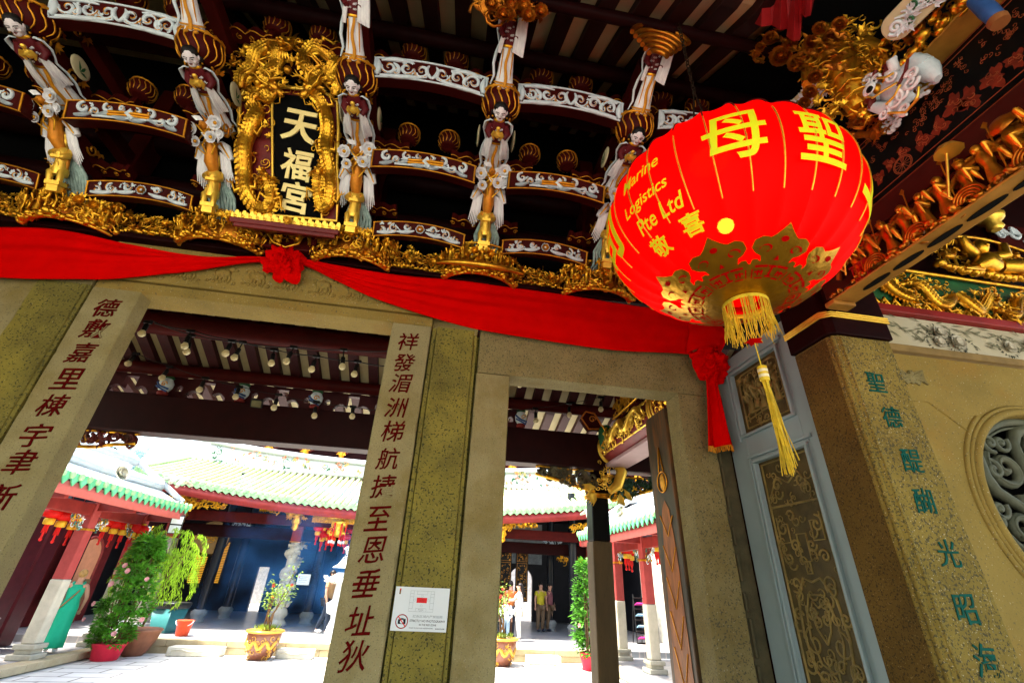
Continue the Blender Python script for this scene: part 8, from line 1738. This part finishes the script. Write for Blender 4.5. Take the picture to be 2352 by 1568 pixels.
def person(label, loc, rz, h, pose, top, bottom, hair, shoe, hairlen=.1, dress=None, sleeve=.5, bag=None, stripe=False):
    """local: faces -y, height 1 scaled by h"""
    t_ = thing("person", label, "person", loc, (0, 0, rz)); s = h
    J = dict(pelvis=(0, 0, .52), waist=(0, .005, .61), chest=(0, 0, .73), neck=(0, .0, .835), skull=(0, -.012, .875), crown=(0, -.01, .955))
    E = [("pelvis", "waist"), ("waist", "chest"), ("chest", "neck"), ("neck", "skull"), ("skull", "crown")]; R = dict(pelvis=(.088, .066), waist=(.072, .055), chest=(.088, .062), neck=(.032, .032), skull=(.046, .052), crown=(.043, .050))
    for sd, sx in (("l", -1), ("r", 1)):
        A = pose.get("arm_"+sd, ((.135, .01, .66), (.15, -.03, .50))); Lg = pose.get("leg_"+sd, ((.06, -.01, .28), (.06, .02, .045)))
        J["sh"+sd] = (.098*sx, 0, .795); J["el"+sd] = (A[0][0]*sx, A[0][1], A[0][2]); J["wr"+sd] = (A[1][0]*sx, A[1][1], A[1][2]); w = Vector(J["wr"+sd]); e = Vector(J["el"+sd]); d = (w-e).normalized(); J["pa"+sd] = tuple(w+d*.04)
        J["hp"+sd] = (.055*sx, 0, .49); J["kn"+sd] = (Lg[0][0]*sx, Lg[0][1], Lg[0][2]); J["an"+sd] = (Lg[1][0]*sx, Lg[1][1], Lg[1][2]); J["to"+sd] = (Lg[1][0]*sx, Lg[1][1]-.085, .016)
        E += [("chest", "sh"+sd), ("sh"+sd, "el"+sd), ("el"+sd, "wr"+sd), ("wr"+sd, "pa"+sd), ("pelvis", "hp"+sd), ("hp"+sd, "kn"+sd), ("kn"+sd, "an"+sd), ("an"+sd, "to"+sd)]
        R.update({"sh"+sd: .035, "el"+sd: .025, "wr"+sd: .018, "pa"+sd: (.020, .012), "hp"+sd: .058, "kn"+sd: .036, "an"+sd: .024, "to"+sd: .018})
    V, Fc = skin_mesh({k: tuple(c*s for c in v) for k, v in J.items()}, E, {k: (tuple(c*s for c in r) if isinstance(r, tuple) else r*s) for k, r in R.items()})
    mb = MB(); mb.add(V, Fc, True); Sv = lambda v: Vector(v)*s
    for sd, sx in (("l", -1), ("r", 1)):
        w = Sv(J["pa"+sd]); d = (w-Sv(J["wr"+sd])).normalized(); sidev = d.cross(Vector((0, 1, 0))).normalized()
        for k in range(4): mb.tube([w+sidev*(k-1.5)*.009*s, w+sidev*(k-1.5)*.010*s+d*.025*s, w+sidev*(k-1.5)*.009*s+d*(.045-.004*abs(k-1.4))*s+Vector((0, -.008*s, 0))], [.0055*s, .005*s, .004*s], 5)
        mb.tube([w-d*.01*s+sidev*.016*s, w+sidev*.026*s+d*.012*s], [.006*s, .0045*s], 5)
    mb.ell(Sv((0, -.063, .915)), (.008*s, .012*s, .014*s), n=6, k=4)
    for sx in (-1, 1): mb.ell(Sv((.046*sx, 0, .915)), (.007*s, .012*s, .018*s), n=6, k=4)
    local_child(mb.build("body", skin_t, t_))
    hb = MB(); hb.ell(Sv((0, .012, .935)), (.052*s, .056*s, .056*s), n=14, k=10); 
    if hairlen > .12: hb.tube([Sv((0, .03, .93)), Sv((0, .06, .86)), Sv((0, .062, .93-hairlen))], [.045*s, .045*s, .015*s], 10)
    else: hb.ell(Sv((0, .055, .925)), (.026*s, .024*s, .026*s), n=8, k=6)
    local_child(hb.build("hair", hair, t_))
    fm = MB()
    for sx in (-1, 1): fm.ell(Sv((.018*sx, -.058, .925)), (.006*s, .004*s, .004*s), n=6, k=4)
    fm.tube([Sv((-.012, -.058, .885)), Sv((.012, -.058, .885))], .003*s, 4); local_child(fm.build("eyes_mouth", M("feature_dark", (.06, .02, .02), .5, var=0), t_))
    kn = {k: Sv(v) for k, v in J.items()}
    if dress:
        mb = MB(); secs = [((0, .0, .80), .085, .052), ((0, 0, .74), .098, .072), ((0, .005, .63), .082, .064), ((0, .008, .52), .105, .085), ((0, .01, .36), .105, .088), ((.0, .02, .2), .115, .095), ((.01, .03, .06), .135, .11)]
        loft(mb, [(Sv(c), rx*s, ry*s) for c, rx, ry in secs], 30, .05, 7)
        for sx in (-1, 1): mb.tube([Sv((.055*sx, -.03, .80)), Sv((.06*sx, 0, .822)), Sv((.055*sx, .035, .80))], .018*s, 6)
        local_child(mb.build("dress", dress, t_))
    else:
        mb = MB(); secs = [((0, 0, .50), .098, .078), ((0, .0, .58), .09, .07), ((0, 0, .70), .098, .074), ((0, 0, .785), .092, .058), ((0, 0, .825), .045, .042)]
        loft(mb, [(Sv(c), rx*s, ry*s) for c, rx, ry in secs], 18, .02, 5)
        if sleeve:
            for sd in "lr": mb.tube([kn["sh"+sd], kn["sh"+sd].lerp(kn["el"+sd], .6 if sleeve < .6 else 1)]+([kn["el"+sd].lerp(kn["wr"+sd], .85)] if sleeve >= .6 else []), [.042*s, .038*s]+([.026*s] if sleeve >= .6 else []), 9)
        local_child(mb.build("shirt", top, t_)); mb = MB()
        V, Fc = skin_mesh({k: tuple(kn[k]) for k in ("pelvis", "hpl", "knl", "anl", "hpr", "knr", "anr")}, [("pelvis", "hpl"), ("hpl", "knl"), ("knl", "anl"), ("pelvis", "hpr"), ("hpr", "knr"), ("knr", "anr")], dict(pelvis=(.096*s, .076*s), hpl=.068*s, hpr=.068*s, knl=.050*s, knr=.050*s, anl=.036*s, anr=.036*s)); mb.add(V, Fc, True)
        local_child(mb.build("trousers", bottom, t_))
    for sd in "lr":
        mb = MB(); a = kn["an"+sd]; b_ = kn["to"+sd]; mb.ell((a+b_)/2+Vector((0, -.01*s, -.0)), (.030*s, .072*s, .026*s), n=10, k=6); local_child(mb.build("shoe", shoe, t_))
    if bag:
        mb = MB(); mb.tube([Sv((-.08, -.06, .79)), Sv((-.085, .0, .815)), Sv((-.03, .078, .70)), Sv((.06, .088, .56)), Sv((.125, .02, .47))], .009*s, 5); local_child(mb.build("bag_strap", M("strap_tan", (.30, .15, .05), .5), t_)); mb = MB(); mb.lathe([(.05*s, -.06*s), (.065*s, -.03*s), (.05*s, .04*s), (.03*s, .05*s)], Sv((.14, .0, .44)), basis((.6, 0, 0), (0, 1, 0), (0, 0, 1)), 10); local_child(mb.build("handbag", bag, t_))
    return t_
shoe_w = M("shoe_white", (.7, .72, .74), .5); shoe_d = M("shoe_dark", (.02, .025, .04), .5); blond = M("hair_blond", (.42, .25, .08), .5, var=.35, vs=20); dark_hair = M("hair_dark", (.012, .009, .008), .45)
p = P(112, 1498, z=-.15); person("woman seen from behind in a long green sleeveless dress with a tan shoulder bag", (p.x, p.y, -.15), radians(205), 1.67, dict(leg_l=((.05, .04, .28), (.05, .09, .06)), leg_r=((.06, -.05, .28), (.06, -.05, .045)), arm_r=((.145, .01, .64), (.10, -.09, .56)), arm_l=((.15, .02, .64), (.13, -.06, .50))), None, None, blond, shoe_w, .08, M("dress_green", (.012, .42, .24), .6, var=.1, vs=4), bag=M("bag_orange", (.65, .2, .03), .5))
p = P(738, 1455, z=0); person("visitor in a tan short sleeved shirt and dark striped trousers beside the incense burner", (p.x, p.y, 0), radians(70), 1.78, dict(leg_l=((.06, -.10, .28), (.06, -.10, .045)), leg_r=((.06, .06, .27), (.06, .16, .06)), arm_r=((.13, -.08, .68), (.06, -.13, .80)), arm_l=((.14, -.01, .65), (.14, -.06, .49))), M("shirt_tan", (.40, .26, .13), .7, var=.15), M("trousers_navy", (.02, .03, .05), .7, var=.4, vs=30), dark_hair, shoe_w)
p = P(760, 1452, z=0); person("visitor in blue half hidden behind the tan shirted visitor", (p.x+.25, p.y+.5, 0), radians(40), 1.72, dict(arm_r=((.14, -.04, .66), (.08, -.16, .62))), M("shirt_blue", (.04, .13, .42), .7), M("shorts_blue", (.04, .12, .35), .7), dark_hair, shoe_d)
p = P(1160, 1471, z=0); person("boy in a white long sleeved shirt and pale jeans held by a woman in white", (p.x, p.y, 0), radians(185), 1.22, dict(arm_l=((.14, .0, .65), (.16, -.02, .5))), M("shirt_white", (.70, .72, .76), .7), M("jeans_pale", (.30, .42, .52), .7, var=.15), dark_hair, shoe_w, .05, sleeve=1)
p = P(1186, 1472, z=0); person("woman with long black hair in white top and trousers embracing a boy", (p.x+.08, p.y+.1, 0), radians(260), 1.66, dict(arm_r=((.13, -.10, .68), (.04, -.24, .66)), arm_l=((.13, -.12, .68), (.06, -.26, .68))), M("top_white", (.70, .66, .66), .7), M("trousers_white", (.72, .68, .60), .7), dark_hair, shoe_w, .28, sleeve=.3)
p = P(1172, 1469, z=0); person("man in an orange shirt and dark trousers behind the embracing family", (p.x+.05, p.y+.55, 0), radians(150), 1.72, {}, M("shirt_orange", (.45, .14, .03), .7), M("trousers_dark", (.02, .025, .04), .7), dark_hair, shoe_d, .05)
p = P(1241, 1450, z=0); person("visitor in a yellow top and brown trousers before the arched doorway", (p.x, p.y, 0), radians(15), 1.72, dict(arm_r=((.13, -.02, .66), (.06, -.15, .66))), M("top_yellow", (.42, .36, .02), .7), M("trousers_brown", (.14, .09, .05), .7), dark_hair, shoe_d)
p = P(1256, 1449, z=0); person("visitor in a dim pink shirt and dark apron beside the yellow topped visitor", (p.x+.12, p.y+.05, 0), radians(40), 1.70, {}, M("shirt_pink", (.20, .07, .08), .7), M("trousers_brown", (.14, .09, .05)), dark_hair, shoe_d)
# offerings table with candles at the left of the right doorway
p = P(1150, 1440, y=17.4); tb = thing("offering_table", "offering table with white cloth edge and small red candles by the family", "table", (p.x, 17.4, 0)); mb = MB(); mb.bx(p.x-.7, p.x+.42, 17.3, 17.9, .78, .85); mb.bx(p.x+.3, p.x+.38, 17.35, 17.43, 0, .78); mb.bx(p.x+.3, p.x+.38, 17.75, 17.83, 0, .78); bevel(mb.build("top", M("table_dark", (.05, .02, .01), .4), tb), .01); mb = MB(); mb.bx(p.x-.7, p.x+.43, 17.29, 17.295, .70, .86); mb.build("cloth", white_card, tb); mb = MB()
for k in range(4): mb.tube([(p.x-.2+.15*k, 17.5, .85), (p.x-.2+.15*k, 17.5, 1.02)], .02, 6)
mb.build("candle", M("candle_red", (.5, .03, .02), .4), tb); mb = MB()
for k in range(4): mb.ell((p.x-.2+.15*k, 17.5, 1.06), (.018, .018, .035), n=6, k=5)
mb.build("flame", M("flame", (1, .4, .05), emit=(1, .35, .04), es=1.2), tb)
